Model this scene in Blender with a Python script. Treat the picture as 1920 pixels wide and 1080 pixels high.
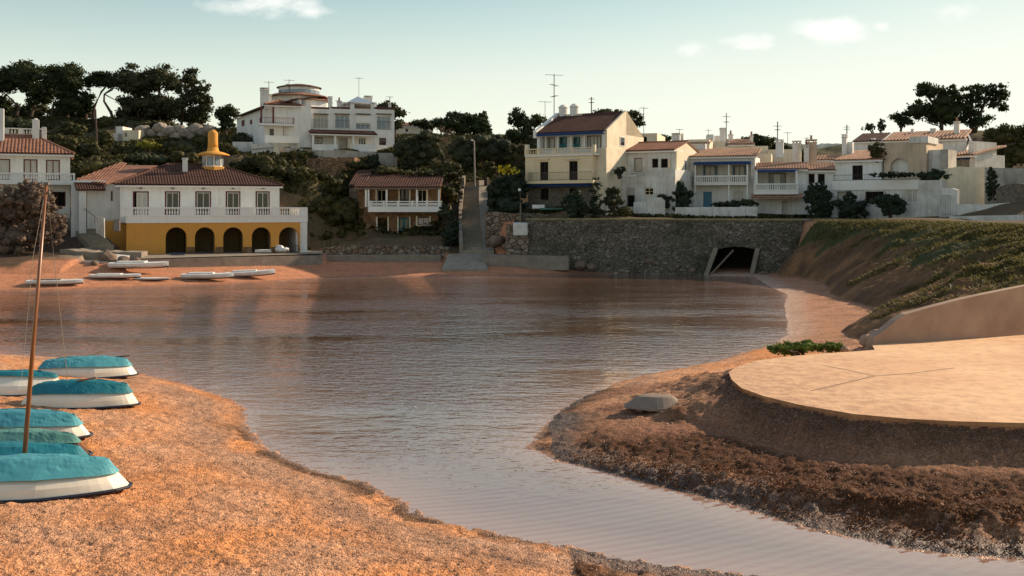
import bpy, math, random
import numpy as np
from mathutils import Vector
for o in list(bpy.data.objects): bpy.data.objects.remove(o)
SC = bpy.context.scene
COL = SC.collection
F = 1884.0; CX = 960.0; HY = 390.0; CH = 6.0      # focal length in photo pixels, principal column, horizon row, eye height
# ---------------- camera
cd = bpy.data.cameras.new("camera"); cam = bpy.data.objects.new("camera", cd); COL.objects.link(cam)
cam.location = (0, 0, CH); cam.rotation_euler = (math.radians(90), 0, 0)
cd.sensor_width = 36; cd.lens = F / 1920 * 36; cd.shift_y = -150 / 1920.0
cd.clip_start = 0.5; cd.clip_end = 9000
SC.camera = cam
# ---------------- sun and sky
SUN_AZ, SUN_EL = 62.0, 26.0       # azimuth measured from the view direction to the right
a, e = math.radians(SUN_AZ), math.radians(SUN_EL)
sdir = Vector((math.sin(a) * math.cos(e), math.cos(a) * math.cos(e), math.sin(e)))
sl = bpy.data.lights.new("sun", 'SUN'); sl.energy = 4.9; sl.angle = math.radians(0.6); sl.color = (1.0, 0.80, 0.58)
so = bpy.data.objects.new("sun", sl); COL.objects.link(so)
so.rotation_euler = sdir.to_track_quat('Z', 'Y').to_euler(); so.location = (60, 30, 60)
W = bpy.data.worlds.new("World"); SC.world = W; W.use_nodes = True
nt = W.node_tree; nt.nodes.clear()
def N(t, **k):
    n = nt.nodes.new(t)
    for kk, v in k.items(): setattr(n, kk, v)
    return n
def MA(op, x, y=None, z=None, clamp=False):
    n = nt.nodes.new('ShaderNodeMath'); n.operation = op; n.use_clamp = clamp
    for i, v in enumerate((x, y, z)):
        if v is None: continue
        if isinstance(v, (int, float)): n.inputs[i].default_value = v
        else: nt.links.new(v, n.inputs[i])
    return n.outputs[0]
out = N('ShaderNodeOutputWorld'); bg = N('ShaderNodeBackground'); bg.inputs[1].default_value = 0.15
sky = N('ShaderNodeTexSky', sky_type='NISHITA', sun_disc=False)
sky.sun_elevation = e; sky.sun_rotation = a; sky.air_density = 1.0; sky.dust_density = .35; sky.ozone_density = 1.2; sky.altitude = 0
tint = N('ShaderNodeMix', data_type='RGBA', blend_type='MULTIPLY'); tint.inputs[0].default_value = 1
nt.links.new(sky.outputs[0], tint.inputs[6]); tint.inputs[7].default_value = (1.26, 1.05, 0.84, 1)
tc = N('ShaderNodeTexCoord'); sp = N('ShaderNodeSeparateXYZ'); nt.links.new(tc.outputs['Generated'], sp.inputs[0])
X_, Y_, Z_ = sp.outputs
yy = MA('MAXIMUM', Y_, 0.05); tx = MA('DIVIDE', X_, yy); tz = MA('DIVIDE', Z_, yy)
cmb = N('ShaderNodeCombineXYZ'); nt.links.new(tx, cmb.inputs[0]); nt.links.new(MA('MULTIPLY', tz, 2.0), cmb.inputs[1])
no = N('ShaderNodeTexNoise'); no.inputs['Scale'].default_value = 26; no.inputs['Detail'].default_value = 7; no.inputs['Roughness'].default_value = .62
nt.links.new(cmb.outputs[0], no.inputs['Vector'])
tot = None
# drifting clouds: direction tangent (x, z), half sizes, density
for (px, py, rx, ry, am) in ((500, 8, 170, 36, .8), (590, 22, 70, 22, .7), (1560, 58, 100, 36, 1.0), (1590, 42, 40, 24, .7), (1410, 78, 85, 24, .8),
                             (1655, 50, 32, 16, .8), (1290, 92, 55, 24, .7), (1780, 25, 130, 34, .45), (740, 66, 50, 12, .3), (1700, 88, 60, 12, .3), (380, 5, 60, 14, .4)):
    dx = MA('DIVIDE', MA('SUBTRACT', tx, (px - CX) / F), rx / F); dz = MA('DIVIDE', MA('SUBTRACT', tz, (HY - py) / F), ry / F)
    r2 = MA('ADD', MA('MULTIPLY', dx, dx), MA('MULTIPLY', dz, dz))
    m = MA('MULTIPLY', MA('SUBTRACT', 1.0, r2, clamp=True), am)
    tot = m if tot is None else MA('MAXIMUM', tot, m)
cl = MA('MULTIPLY', MA('SUBTRACT', MA('ADD', MA('MULTIPLY', no.outputs[0], 1.5), MA('MULTIPLY', tot, .8)), 1.02, clamp=True), MA('MULTIPLY', tot, 2.0), clamp=True)
cr_ = N('ShaderNodeValToRGB'); el = cr_.color_ramp.elements; el[0].position = 0; el[0].color = (1.0, 1.0, .97, 1); el[1].position = .32; el[1].color = (.95, .95, .95, 1)
for p_, c_ in ((.05, (.96, .97, .92)), (.13, (.88, .885, .83)), (.205, (.64, .72, .69)), (.25, (.92, .89, .80))): x_ = el.new(p_); x_.color = (*c_, 1)
nt.links.new(Z_, cr_.inputs[0]); t2 = N('ShaderNodeMix', data_type='RGBA', blend_type='MULTIPLY'); t2.inputs[0].default_value = 1; nt.links.new(tint.outputs[2], t2.inputs[6]); nt.links.new(cr_.outputs[0], t2.inputs[7])
cm = N('ShaderNodeMix', data_type='RGBA'); nt.links.new(cl, cm.inputs[0]); ss_ = N('ShaderNodeSeparateColor'); nt.links.new(t2.outputs[2], ss_.inputs[0]); cc_ = N('ShaderNodeCombineColor')
for i_, lim in enumerate((4.5, 4.65, 4.15)): v_ = ss_.outputs[i_]; r_ = MA('DIVIDE', v_, lim); r2_ = MA('MULTIPLY', r_, r_); nt.links.new(MA('DIVIDE', v_, MA('POWER', MA('ADD', 1.0, MA('MULTIPLY', r2_, r2_)), .25)), cc_.inputs[i_])
nt.links.new(cc_.outputs[0], cm.inputs[6]); cm.inputs[7].default_value = (5.2, 5.1, 4.8, 1)
nt.links.new(cm.outputs[2], bg.inputs[0]); nt.links.new(bg.outputs[0], out.inputs[0])
SC.view_settings.view_transform = 'Standard'; SC.view_settings.look = 'None'; SC.view_settings.gamma = 1; SC.view_settings.exposure = 0.6
SC.render.resolution_x = 1024; SC.render.resolution_y = 576
SC.render.engine = 'CYCLES'

# ---------------- numpy noise
def _h(ix, iy, s):
    n = (ix.astype(np.int64) * 374761393 + iy.astype(np.int64) * 668265263 + s * 974634777) & 0x7fffffff
    n = ((n ^ (n >> 13)) * 1274126177) & 0x7fffffff
    n = n ^ (n >> 16)
    return (n & 0xffff) / 65535.0
def vn(x, y, s=0):
    x = np.asarray(x, float); y = np.asarray(y, float)
    ix = np.floor(x); iy = np.floor(y); fx = x - ix; fy = y - iy
    fx = fx * fx * (3 - 2 * fx); fy = fy * fy * (3 - 2 * fy)
    a0 = _h(ix, iy, s); b0 = _h(ix + 1, iy, s); c0 = _h(ix, iy + 1, s); d0 = _h(ix + 1, iy + 1, s)
    return (a0 * (1 - fx) + b0 * fx) * (1 - fy) + (c0 * (1 - fx) + d0 * fx) * fy
def fbm(x, y, o=4, s=0):
    t = 0; am = .5
    for i in range(o):
        t = t + am * (vn(x, y, s + i * 17) - .5); x = x * 2.03 + 3.1; y = y * 2.03 + 1.7; am *= .5
    return t * 2
def wx(px, Y): return (px - CX) / F * Y
def wz(py, Y): return CH - (py - HY) / F * Y
def P3(px, py, Y): return np.array((wx(px, Y), Y, wz(py, Y)))
def G(px, py, z=0.0):
    Y = F * (CH - z) / (py - HY); return (wx(px, Y), Y)
def sdist(x, y, pts, closed=True):
    """distance to a polyline, nearest segment parameter, inside flag"""
    x = np.asarray(x, float); y = np.asarray(y, float)
    best = np.full(x.shape, 1e18); par = np.zeros(x.shape); ins = np.zeros(x.shape, bool)
    n = len(pts); m = n if closed else n - 1
    for i in range(m):
        ax, ay = pts[i]; bx, by = pts[(i + 1) % n]; dx, dy = bx - ax, by - ay
        L = dx * dx + dy * dy + 1e-12
        t = np.clip(((x - ax) * dx + (y - ay) * dy) / L, 0, 1)
        d = (x - ax - t * dx) ** 2 + (y - ay - t * dy) ** 2
        k = d < best; best = np.where(k, d, best); par = np.where(k, i + t, par)
        if closed:
            c = ((ay > y) != (by > y)) & (x < (bx - ax) * (y - ay) / (by - ay + 1e-12) + ax)
            ins ^= c
    return np.sqrt(best), par, ins
def smooth(t): t = np.clip(t, 0, 1); return t * t * (3 - 2 * t)

# ---------------- plan of the cove (world metres)
water_px = [(-500, 655), (-200, 660), (0, 665), (60, 667), (120, 672), (250, 697), (350, 722), (430, 748), (462, 768), (463, 800), (490, 835), (545, 862), (600, 885), (690, 908),
            (745, 935), (790, 965), (900, 995), (1040, 1020), (1150, 1045), (1300, 1068), (1420, 1080), (1800, 1130), (2400, 1200),
            (2400, 1085), (2100, 1062), (1920, 1050), (1800, 1043), (1700, 1030), (1560, 1000), (1440, 968), (1330, 935), (1250, 915), (1150, 890), (1040, 862), (990, 838),
            (1010, 815), (1032, 790), (1050, 770), (1090, 745), (1150, 720), (1200, 705), (1280, 690), (1340, 678), (1400, 660), (1450, 645), (1478, 628), (1475, 600), (1470, 570),
            (1478, 553), (1450, 540), (1425, 526), (1412, 519), (1330, 517), (1300, 513), (1180, 513), (1070, 513), (990, 516), (915, 518), (828, 518), (700, 518), (600, 521), (515, 527),
            (400, 533), (200, 540), (100, 544), (0, 545), (-200, 550), (-500, 556)]
WPOLY = [G(px, py) for px, py in water_px]
# edge of the upper land: (px, Y, slope width)
edge = [(-900, 78, 3.5, 2.2), (-100, 80.5, 3.5, 2.0), (110, 82, 3.5, 1.9), (213, 82.6, 2.5, 1.8), (216, 82.8, .25, 1.74), (300, 84.6, .25, 1.72), (420, 87.4, .25, 1.72), (605, 92.6, .25, 1.72), (612, 96.9, .3, 1.9), (640, 97.4, .3, 2.25), (700, 97.6, .3, 2.25), (835, 98.0, .3, 2.1),
        (838, 96.9, .3, 1.5), (915, 96.9, .4, 1.4), (922, 97.4, 1.6, 2.0), (948, 96.6, 1.6, 3.2), (985, 95.4, .3, 4.4), (1040, 94.2, .3, 4.8), (1300, 91.8, .3, 4.85), (1328, 97, .3, 4.85), (1420, 96, .3, 4.85), (1432, 90.4, .3, 4.85), (1500, 89.0, .3, 4.9),
        (1540, 86.2, 4.6, 4.9), (1600, 83, 5.2, 4.9), (1700, 76, 6.5, 4.9), (1800, 68.5, 9, 4.9), (1900, 61, 10, 4.9), (2090, 52, 11, 4.9), (2180, 43, 13, 4.9), (2500, 37, 12, 4.9), (2900, 32, 14, 4.9), (3400, 20, 12, 4.9)]
EPTS = [(wx(p, Y), Y) for p, Y, w, z in edge]
EW = np.array([w for _, _, w, z in edge] + [3.0] * 4); EZ = np.array([z for _, _, w, z in edge] + [4.9, 20, 20, 4])
STY = [95.6, 97.5, 103, 108, 115, 121, 128]; STX = [wx(886, 95.6), wx(885.5, 97.5), wx(884, 103), wx(883, 108), wx(883, 115), wx(884, 121), wx(885.5, 128)]; STZ = [1.62, 2.25, 3.62, 4.9, 6.6, 8.0, 9.35]
UP = EPTS + [(400, 20), (400, 5000), (-500, 5000)]
UP = UP + [(-500, 76)]
SLAB_Z = 1.25
slab_px = [(1640, 656), (1600, 659), (1540, 663), (1480, 668), (1420, 676), (1385, 686), (1366, 698), (1372, 712), (1390, 727), (1430, 742), (1500, 759), (1600, 776), (1700, 785), (1800, 790), (1920, 793), (2100, 793), (2500, 780)]
SLAB = [G(px, py, SLAB_Z) for px, py in slab_px] + [(34, 36), (30, 43.7), (12.6, 35.2)]
# hill control points (px, py, Y)
ctl = [(-200, 225, 150), (0, 228, 150), (100, 228, 150), (250, 228, 150), (400, 242, 145), (60, 262, 122), (150, 262, 122), (300, 264, 122), (400, 266, 120), (240, 296, 108), (330, 300, 108), (100, 330, 106), (0, 340, 100),
       (440, 290, 112), (500, 288, 114), (560, 286, 115), (650, 286, 117), (740, 286, 118), (500, 275, 126), (650, 275, 135), (580, 322, 105), (500, 335, 104), (430, 340, 104), (350, 350, 104),
       (250, 475, 90), (400, 474, 93), (520, 473, 96), (560, 472, 96), (100, 470, 84), (0, 475, 82), (-150, 470, 84), (300, 464, 97), (450, 460, 99), (600, 455, 101), (300, 400, 98), (540, 400, 99),
       (100, 388, 97), (0, 390, 96), (160, 410, 92),
       (660, 452, 101), (740, 447, 102), (820, 447, 102), (700, 446, 108), (800, 440, 108), (600, 440, 107), (740, 322, 109), (660, 320, 109), (680, 300, 112), (810, 330, 110), (850, 380, 103), (850, 350, 110),
       (885, 470, 96.5), (888, 440, 102), (888, 408, 108), (890, 378, 115), (892, 350, 124), (895, 338, 129), (900, 318, 140), (830, 318, 125), (780, 300, 130), (780, 258, 160), (900, 250, 180), (960, 260, 170),
       (930, 418, 98.2), (960, 412, 97.5), (940, 398, 101), (960, 350, 112), (1000, 412, 95), (1000, 396, 98), (1060, 392, 98), (1120, 400, 97), (1100, 385, 104), (1150, 404, 97), (1200, 408, 97),
       (1300, 411, 95), (1400, 411, 94), (1500, 413, 92), (1600, 413, 89), (1300, 408, 104), (1500, 410, 101), (1650, 411, 94), (1750, 409, 90), (1800, 411, 84), (1860, 415, 77), (1920, 421, 66), (2000, 425, 60), (2400, 440, 48),
       (1850, 385, 90), (1920, 380, 84), (1900, 330, 100), (1800, 335, 103), (2100, 360, 80), (2300, 330, 90),
       (1100, 330, 120), (1250, 330, 122), (1400, 320, 122), (1550, 315, 122), (1700, 300, 118), (1200, 275, 150), (1400, 275, 150), (1600, 275, 150), (1780, 252, 140), (1900, 250, 135), (2200, 250, 135),
       (1100, 262, 190), (1400, 272, 250), (1600, 272, 300), (900, 262, 300), (500, 262, 300), (100, 262, 300), (-300, 262, 300), (2200, 262, 300), (500, 240, 170), (0, 330, 1200), (960, 330, 1200), (1900, 330, 1200), (0, 380, 4000), (1900, 380, 4000)]
CT = np.array([P3(*c) for c in ctl])
# lower shore: (x, y, top height, slope)
low = [(-12, 22, .85, .16), (-9, 30, .75, .2), (-4, 17, .7, .16), (-18, 36, .9, .2), (0, 14, .6, .16), (-36, 80, 1.35, .24), (-22, 86, 1.3, .22), (-14, 92, 1.3, .2), (-8, 93, 1.3, .2), (2, 92, .9, .28), (14, 91, .35, .3),
       (3, 25, .55, .22), (6, 23, .62, .22), (9, 20, .62, .2), (8, 32, .8, .2), (20, 55, .9, .1), (26, 66, .9, .1), (22, 80, .8, .12), (16, 50, .8, .12), (30, 60, 1.2, .12), (16, 40, .9, .15)]
LW = np.array(low)
berm = [G(1060, 832, .5), G(1180, 846, .55), G(1330, 868, .55), G(1450, 888, .6), G(1600, 905, .62), G(1760, 925, .65), G(1920, 945, .65), G(2300, 975, .65)]
def idw(x, y, pts, vals, p, ry=1.0, sf=.6):
    num = np.zeros(x.shape + (vals.shape[1],)); den = np.zeros(x.shape)
    for i in range(len(pts)):
        w = 1.0 / ((((x - pts[i, 0]) ** 2 + ((y - pts[i, 1]) * ry) ** 2) + sf) ** (p / 2)); den += w
        num += w[..., None] * vals[i]
    return num / den[..., None]
def terrain(x, y):
    x = np.asarray(x, float); y = np.asarray(y, float)
    dW, _, inW = sdist(x, y, WPOLY)
    jit = .22 * fbm(x * 1.1, y * 1.1, 3, 5) * np.clip(dW * 2, .5, 2)
    lv = idw(x, y, LW[:, :2], LW[:, 2:4], 3)
    d = np.where(inW, -dW, dW) + jit * .8
    hl = np.where(d > 0, lv[..., 0] * (1 - np.exp(-np.maximum(d, 0) * lv[..., 1] / lv[..., 0])), d * .13)
    hl = np.maximum(hl, -1.2)
    # seaweed berm on the right spit
    db, pb, _ = sdist(x, y, berm, False)
    hl = hl + np.where(d > 0, .17 * np.exp(-(db / .55) ** 2) * np.clip(d, 0, 1) * (1 + .8 * fbm(x * 3, y * 3, 3, 9)), 0)
    # slab bank
    dS, _, inS = sdist(x, y, SLAB)
    bank = SLAB_Z - .10 - dS * (.75 - .45 * smooth((y - 24) / 3)) + .17 * fbm(x * 1.6, y * 1.6, 4, 3) * np.clip(dS * 3, 0, 1) + .05 * fbm(x * 7, y * 7, 3, 13) * np.clip(dS * 3, 0, 1)
    hl = np.where(inS, SLAB_Z - .12, np.maximum(hl, np.minimum(bank, SLAB_Z - .10)))
    hu = idw(x, y, CT[:, :2], CT[:, 2:3], 3.2)[..., 0]
    hu = hu + fbm(x * .25, y * .25, 4, 2) * np.clip((y - 100) / 15, 0, 1) * .9
    dU, pU, inU = sdist(x, y, UP)
    w = np.interp(pU, np.arange(len(EW)), EW); ez = np.interp(pU, np.arange(len(EZ)), EZ); ke = smooth(1 - dU / 3.5) * (x < 40)
    hu = np.where((w < 1) | (y < 95), hu * (1 - ke) + ez * ke, hu)
    hu = np.where((x > -35.5) & (x < -17) & (y < 88 + (x + 33.8) * .41 + 6), np.minimum(hu, 1.68), hu); hu = np.where((x > -42) & (x < -33.6) & (y > 84) & (y < 96), np.minimum(hu, 2.2 + np.maximum(y - 87, 0) * .33), hu)
    kc = smooth(1 - (np.abs(x - np.interp(y, STY, STX)) - 1.6) / 1.6) * (y > 95.4) * (y < 129)
    hu = hu * (1 - kc) + (np.interp(y, STY, STZ) - .45) * kc
    t = np.clip(1 - dU / w, 0, 1)
    bn = fbm(x * .35 + y * .5, y * .15 - x * .1, 4, 21) * np.clip(w - 3, 0, 6) * .06 * np.sin(np.clip(t, 0, 1) * math.pi)
    tt = np.where(w > 4, t ** .8 * (1 - .15) + .15 * smooth(t), t)
    hb = hl + (np.maximum(hu, hl) - hl) * tt + bn
    hb = hb + (.55 * fbm(x * .9, y * .9, 4, 71) + .16 * fbm(x * 4, y * 4, 3, 72)) * np.sin(np.clip(t, 0, 1) * math.pi) * (w > 4)
    h = np.where(inU, np.maximum(hu, hl), np.where(t > 0, hb, hl))
    h = np.where(inS, np.minimum(h, SLAB_Z - .12), h)
    return h, dict(d=d, inU=inU, dU=dU, t=t, w=w, inS=inS, dS=dS, db=db)
def ghit(px, py):
    """first point of the ground seen through a photo pixel"""
    Y = np.concatenate([np.arange(12, 50, .05), np.arange(50, 140, .1)]); k = (px - CX) / F; h = terrain(k * Y, Y)[0]; z = CH - (py - HY) / F * Y
    i = int(np.argmax(z <= np.maximum(h, -.02))); return k * Y[i], Y[i], float(h[i])
def gh(x, y):
    return float(terrain(np.array([x]), np.array([y]))[0][0])

# ---------------- materials
MATS = {}
def mat(name, base, rough=.85, spec=.3, metal=0, build=None):
    if name in MATS: return MATS[name]
    m = bpy.data.materials.new(name); m.use_nodes = True; b = m.node_tree.nodes['Principled BSDF']
    b.inputs['Base Color'].default_value = (*base, 1); b.inputs['Roughness'].default_value = rough
    b.inputs['Specular IOR Level'].default_value = spec; b.inputs['Metallic'].default_value = metal
    if build: build(m, m.node_tree, b)
    MATS[name] = m; return m
class NT:
    def __init__(s, t): s.t = t
    def n(s, ty, **k):
        x = s.t.nodes.new(ty)
        for a_, v in k.items():
            if a_.startswith('i_'): x.inputs[a_[2:].replace('_', ' ')].default_value = v
            else: setattr(x, a_, v)
        return x
    def l(s, a_, b_): s.t.links.new(a_, b_)
    def m(s, op, x, y=None, z=None, clamp=False):
        n = s.t.nodes.new('ShaderNodeMath'); n.operation = op; n.use_clamp = clamp
        for i, v in enumerate((x, y, z)):
            if v is None: continue
            if isinstance(v, (int, float)): n.inputs[i].default_value = v
            else: s.l(v, n.inputs[i])
        return n.outputs[0]
    def mix(s, f, a_, b_, bt='MIX'):
        n = s.t.nodes.new('ShaderNodeMix'); n.data_type = 'RGBA'; n.blend_type = bt
        for i, v in ((0, f), (6, a_), (7, b_)):
            if isinstance(v, (int, float)): n.inputs[i].default_value = v
            elif isinstance(v, tuple): n.inputs[i].default_value = (*v[:3], 1)
            else: s.l(v, n.inputs[i])
        return n.outputs[2]
    def pos(s, sc=(1, 1, 1)):
        g = s.n('ShaderNodeNewGeometry'); mp = s.n('ShaderNodeMapping'); mp.inputs['Scale'].default_value = sc
        s.l(g.outputs['Position'], mp.inputs[0]); return mp.outputs[0]
    def noise(s, v, scale, det=4, ro=.6):
        n = s.n('ShaderNodeTexNoise'); n.inputs['Scale'].default_value = scale; n.inputs['Detail'].default_value = det; n.inputs['Roughness'].default_value = ro
        s.l(v, n.inputs['Vector']); return n.outputs[0]
    def vor(s, v, scale, feat='F1', rnd=1.0):
        n = s.n('ShaderNodeTexVoronoi'); n.feature = feat; n.inputs['Scale'].default_value = scale; n.inputs['Randomness'].default_value = rnd
        s.l(v, n.inputs['Vector']); return n
    def ramp(s, f, stops):
        r = s.n('ShaderNodeValToRGB'); r.color_ramp.elements.remove(r.color_ramp.elements[0])
        r.color_ramp.elements[0].position = stops[0][0]; r.color_ramp.elements[0].color = (*stops[0][1], 1)
        for p, c in stops[1:]:
            x = r.color_ramp.elements.new(p); x.color = (*c, 1)
        s.l(f, r.inputs[0]); return r.outputs[0]
    def rng(s, f, a0, a1, b0, b1):
        n = s.n('ShaderNodeMapRange'); s.l(f, n.inputs[0])
        for i, v in enumerate((a0, a1, b0, b1)): n.inputs[i + 1].default_value = v
        return n.outputs[0]
    def bump(s, b, h, st, dist):
        n = s.n('ShaderNodeBump'); n.inputs['Strength'].default_value = st; n.inputs['Distance'].default_value = dist
        s.l(h, n.inputs['Height']); s.l(n.outputs[0], b.inputs['Normal']); return n
def sc3(c, k): return tuple(min(1, x * k) for x in c)
def plaster(name, c, dirt=.5, dc=(.30, .25, .19), stain=.5):
    def f(m, t, b):
        q = NT(t); v = q.pos()
        n1 = q.noise(v, .55, 6, .65); n2 = q.noise(q.pos((3.2, 3.2, .35)), 1.2, 5, .7); n3 = q.noise(v, 9, 3)
        c1 = q.mix(q.rng(n1, .40, .70, 0, dirt * .7), tuple(c), dc)
        c2 = q.mix(q.rng(n2, .50, .78, 0, stain * .75), c1, sc3(dc, .7))
        c3 = q.mix(q.rng(n3, .3, .7, 0, .14), c2, sc3(c, .75))
        q.l(c3, b.inputs['Base Color']); q.bump(b, q.m('ADD', n3, q.m('MULTIPLY', n1, 2)), .35, .03)
    return mat(name, c, .9, .2, build=f)
def tiles_mat(name, c, c2, c3):
    def f(m, t, b):
        q = NT(t); v = q.pos()
        vo = q.vor(v, 3.2); n1 = q.noise(v, .6, 5, .7); n2 = q.noise(v, 14, 3)
        a_ = q.ramp(q.m('FRACT', q.m('MULTIPLY', vo.outputs['Color'], 1.0)), [(0, c), (.5, c2), (1, c3)])
        b_ = q.mix(q.rng(n1, .45, .8, 0, .6), a_, sc3(c, .35))
        q.l(q.mix(q.rng(n2, .4, .75, 0, .35), b_, sc3(c3, .8)), b.inputs['Base Color']); q.bump(b, n2, .4, .03)
    return mat(name, c, .9, .2, build=f)
def stone_mat(name, cols, mortar, scale=2.2, squash=(1, 1, 1.5), moss=None, bd=.12, edge=.09):
    def f(m, t, b):
        q = NT(t); v0 = q.pos(squash)
        nz = q.n('ShaderNodeTexNoise'); nz.inputs['Scale'].default_value = 2.5; q.l(v0, nz.inputs['Vector'])
        ad = q.n('ShaderNodeVectorMath', operation='MULTIPLY_ADD'); q.l(nz.outputs['Color'], ad.inputs[0]); ad.inputs[1].default_value = (.28, .28, .28); q.l(v0, ad.inputs[2])
        v = ad.outputs[0]
        vo = q.vor(v, scale); ve = q.vor(v, scale, 'DISTANCE_TO_EDGE'); n1 = q.noise(v, .35, 5, .7); n2 = q.noise(v, 9, 4)
        sp_ = q.n('ShaderNodeSeparateColor'); q.l(vo.outputs['Color'], sp_.inputs[0])
        a_ = q.ramp(sp_.outputs[0], [(i / (len(cols) - 1), cc) for i, cc in enumerate(cols)])
        a_ = q.mix(q.rng(n2, .35, .75, 0, .55), a_, sc3(cols[0], .5))
        if moss: a_ = q.mix(q.rng(n1, .48, .66, 0, .75), a_, moss)
        em = q.rng(ve.outputs['Distance'], 0, edge, 1, 0)
        q.l(q.mix(em, a_, mortar), b.inputs['Base Color'])
        hgt = q.m('ADD', q.m('MULTIPLY', q.m('SUBTRACT', 1.0, em), 1.0), q.m('MULTIPLY', n2, .5))
        q.bump(b, hgt, .9, bd)
    return mat(name, cols[0], .95, .15, build=f)
def noisy(name, c, c2, scale=3, rough=.85, bumpd=.02, spec=.3, metal=0, st=(1, 1, 1)):
    def f(m, t, b):
        q = NT(t); v = q.pos(st); n = q.noise(v, scale, 6, .65)
        q.l(q.mix(q.rng(n, .35, .7, 0, 1), tuple(c), tuple(c2)), b.inputs['Base Color']); q.bump(b, n, .4, bumpd)
    return mat(name, c, rough, spec, metal, f)
def leaf_mat(name, dark, light, hue=None, trans=.25):
    def f(m, t, b):
        q = NT(t); g = q.n('ShaderNodeNewGeometry'); v = q.pos()
        n = q.noise(v, .55, 3); n2 = q.noise(v, 2.3, 3)
        r = q.m('ADD', q.m('MULTIPLY', g.outputs['Random Per Island'], .6), q.m('MULTIPLY', q.m('ADD', n, n2), .5))
        c = q.mix(q.rng(r, .35, 1.1, 0, 1), tuple(dark), tuple(light))
        if hue: c = q.mix(q.rng(g.outputs['Random Per Island'], .8, 1, 0, .8), c, hue)
        q.l(c, b.inputs['Base Color'])
        b.inputs['Roughness'].default_value = .7
        tr = q.n('ShaderNodeBsdfTranslucent'); q.l(c, tr.inputs[0]); mx = q.n('ShaderNodeMixShader'); mx.inputs[0].default_value = trans
        q.l(b.outputs[0], mx.inputs[1]); q.l(tr.outputs[0], mx.inputs[2]); q.l(mx.outputs[0], t.nodes['Material Output'].inputs[0])
    return mat(name, dark, .7, .25, build=f)
M = {}
M['white'] = plaster('white_render', (.72, .70, .66), .45)
M['white2'] = plaster('weathered_white_render', (.66, .64, .60), .9, stain=.9)
M['old'] = plaster('old_grey_render', (.42, .39, .34), 1.2, (.16, .13, .10), 1.2)
M['trim'] = plaster('white_trim', (.74, .72, .68), .2, stain=.2)
M['cream'] = plaster('cream_render', (.71, .57, .37), .3, stain=.25)
M['creamlight'] = plaster('pale_cream_render', (.72, .62, .46), .6)
M['peach'] = plaster('peach_render', (.55, .42, .30), .9, stain=.9)
M['yellow'] = plaster('ochre_yellow_render', (.60, .285, .062), .22, (.34, .17, .05), .25)
M['shade_int'] = plaster('dim_interior_render', (.20, .13, .05), .6)  # arcade interior's shade is put into this darker render colour
M['tile'] = tiles_mat('terracotta_tiles', (.22, .105, .07), (.30, .15, .10), (.15, .072, .05))
M['tile_dark'] = tiles_mat('brown_roof_tiles', (.085, .042, .032), (.11, .054, .040), (.065, .032, .025))
M['tile_pale'] = tiles_mat('sunbleached_roof_tiles', (.42, .25, .17), (.52, .33, .23), (.33, .18, .12))
M['stonewall'] = stone_mat('quay_masonry', [(.135, .11, .082), (.20, .168, .128), (.16, .13, .098), (.30, .255, .20)], (.06, .05, .038), 3.0, (1, 1, 1.5), (.05, .055, .028), .14, .06)
M['rubble'] = stone_mat('rubble_masonry', [(.18, .13, .09), (.30, .24, .18), (.22, .13, .08), (.38, .33, .27)], (.07, .05, .035), 1.9, (1, 1, 1.3))
M['brownstone'] = stone_mat('brown_stone_masonry', [(.17, .09, .045), (.25, .14, .07), (.13, .065, .035), (.30, .19, .11)], (.26, .19, .12), 2.1, (1, 1, 1.3), None, .05, .05)
M['greystone'] = stone_mat('grey_stone_masonry', [(.14, .12, .09), (.20, .17, .13), (.11, .09, .07)], (.24, .21, .17), 3.2, (1, 1, 1.2), None, .05, .06)
M['redstone'] = stone_mat('reddish_bastion_masonry', [(.28, .16, .09), (.36, .22, .13), (.20, .11, .06)], (.12, .07, .04), 2.2)
M['rock'] = noisy('pale_rock', (.33, .28, .23), (.16, .125, .10), 2.2, .95, .12)
M['rock_dark'] = noisy('brown_rock', (.20, .14, .10), (.10, .07, .05), 2.2, .95, .12)
M['concrete'] = noisy('weathered_concrete', (.27, .225, .175), (.17, .14, .11), 1.1, .92, .02)
M['concrete_pink'] = noisy('sandy_pink_concrete', (.38, .26, .185), (.28, .18, .125), .9, .93, .03)
M['steps'] = noisy('worn_step_concrete', (.30, .255, .19), (.19, .16, .12), 1.6, .92, .02)
M['tunnel'] = noisy('shade_black_rock', (.022, .019, .016), (.012, .010, .009), 2, .8, .05)  # the tunnel's darkness is put into the lining colour
M['wood'] = noisy('varnished_wood', (.24, .085, .022), (.15, .05, .015), 3, .35, .004, .5, st=(1, 1, .2))
M['wood_dark'] = noisy('dark_brown_wood', (.055, .026, .018), (.035, .018, .014), 5, .6, .004)
M['wood_red'] = noisy('red_brown_wood', (.15, .025, .022), (.10, .02, .02), 5, .6, .004)
M['wood_grey'] = noisy('weathered_grey_wood', (.20, .15, .11), (.11, .085, .065), 5, .85, .01, st=(1, 1, .2))
M['blue'] = noisy('faded_blue_paint', (.10, .22, .30), (.075, .17, .24), 4, .7, .004)
M['bluedark'] = noisy('navy_blue_awning', (.012, .045, .15), (.01, .03, .11), 4, .8, .01)
M['teal'] = noisy('teal_painted_wood', (.02, .14, .16), (.015, .10, .12), 4, .6, .004)
M['glass'] = mat('dark_window_glass', (.02, .022, .024), .08, .5)
M['curtain'] = noisy('curtained_glass', (.42, .39, .34), (.30, .28, .25), 2.5, .25, .002, .5, st=(6, 6, .4))
M['glass_blue'] = mat('bluish_window_glass', (.20, .25, .29), .12, .5)
M['black'] = mat('dark_interior', (.012, .010, .009), .9, .1)
M['metal'] = noisy('dull_grey_metal', (.22, .20, .18), (.12, .10, .09), 8, .55, .003, .5, .6)
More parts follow.
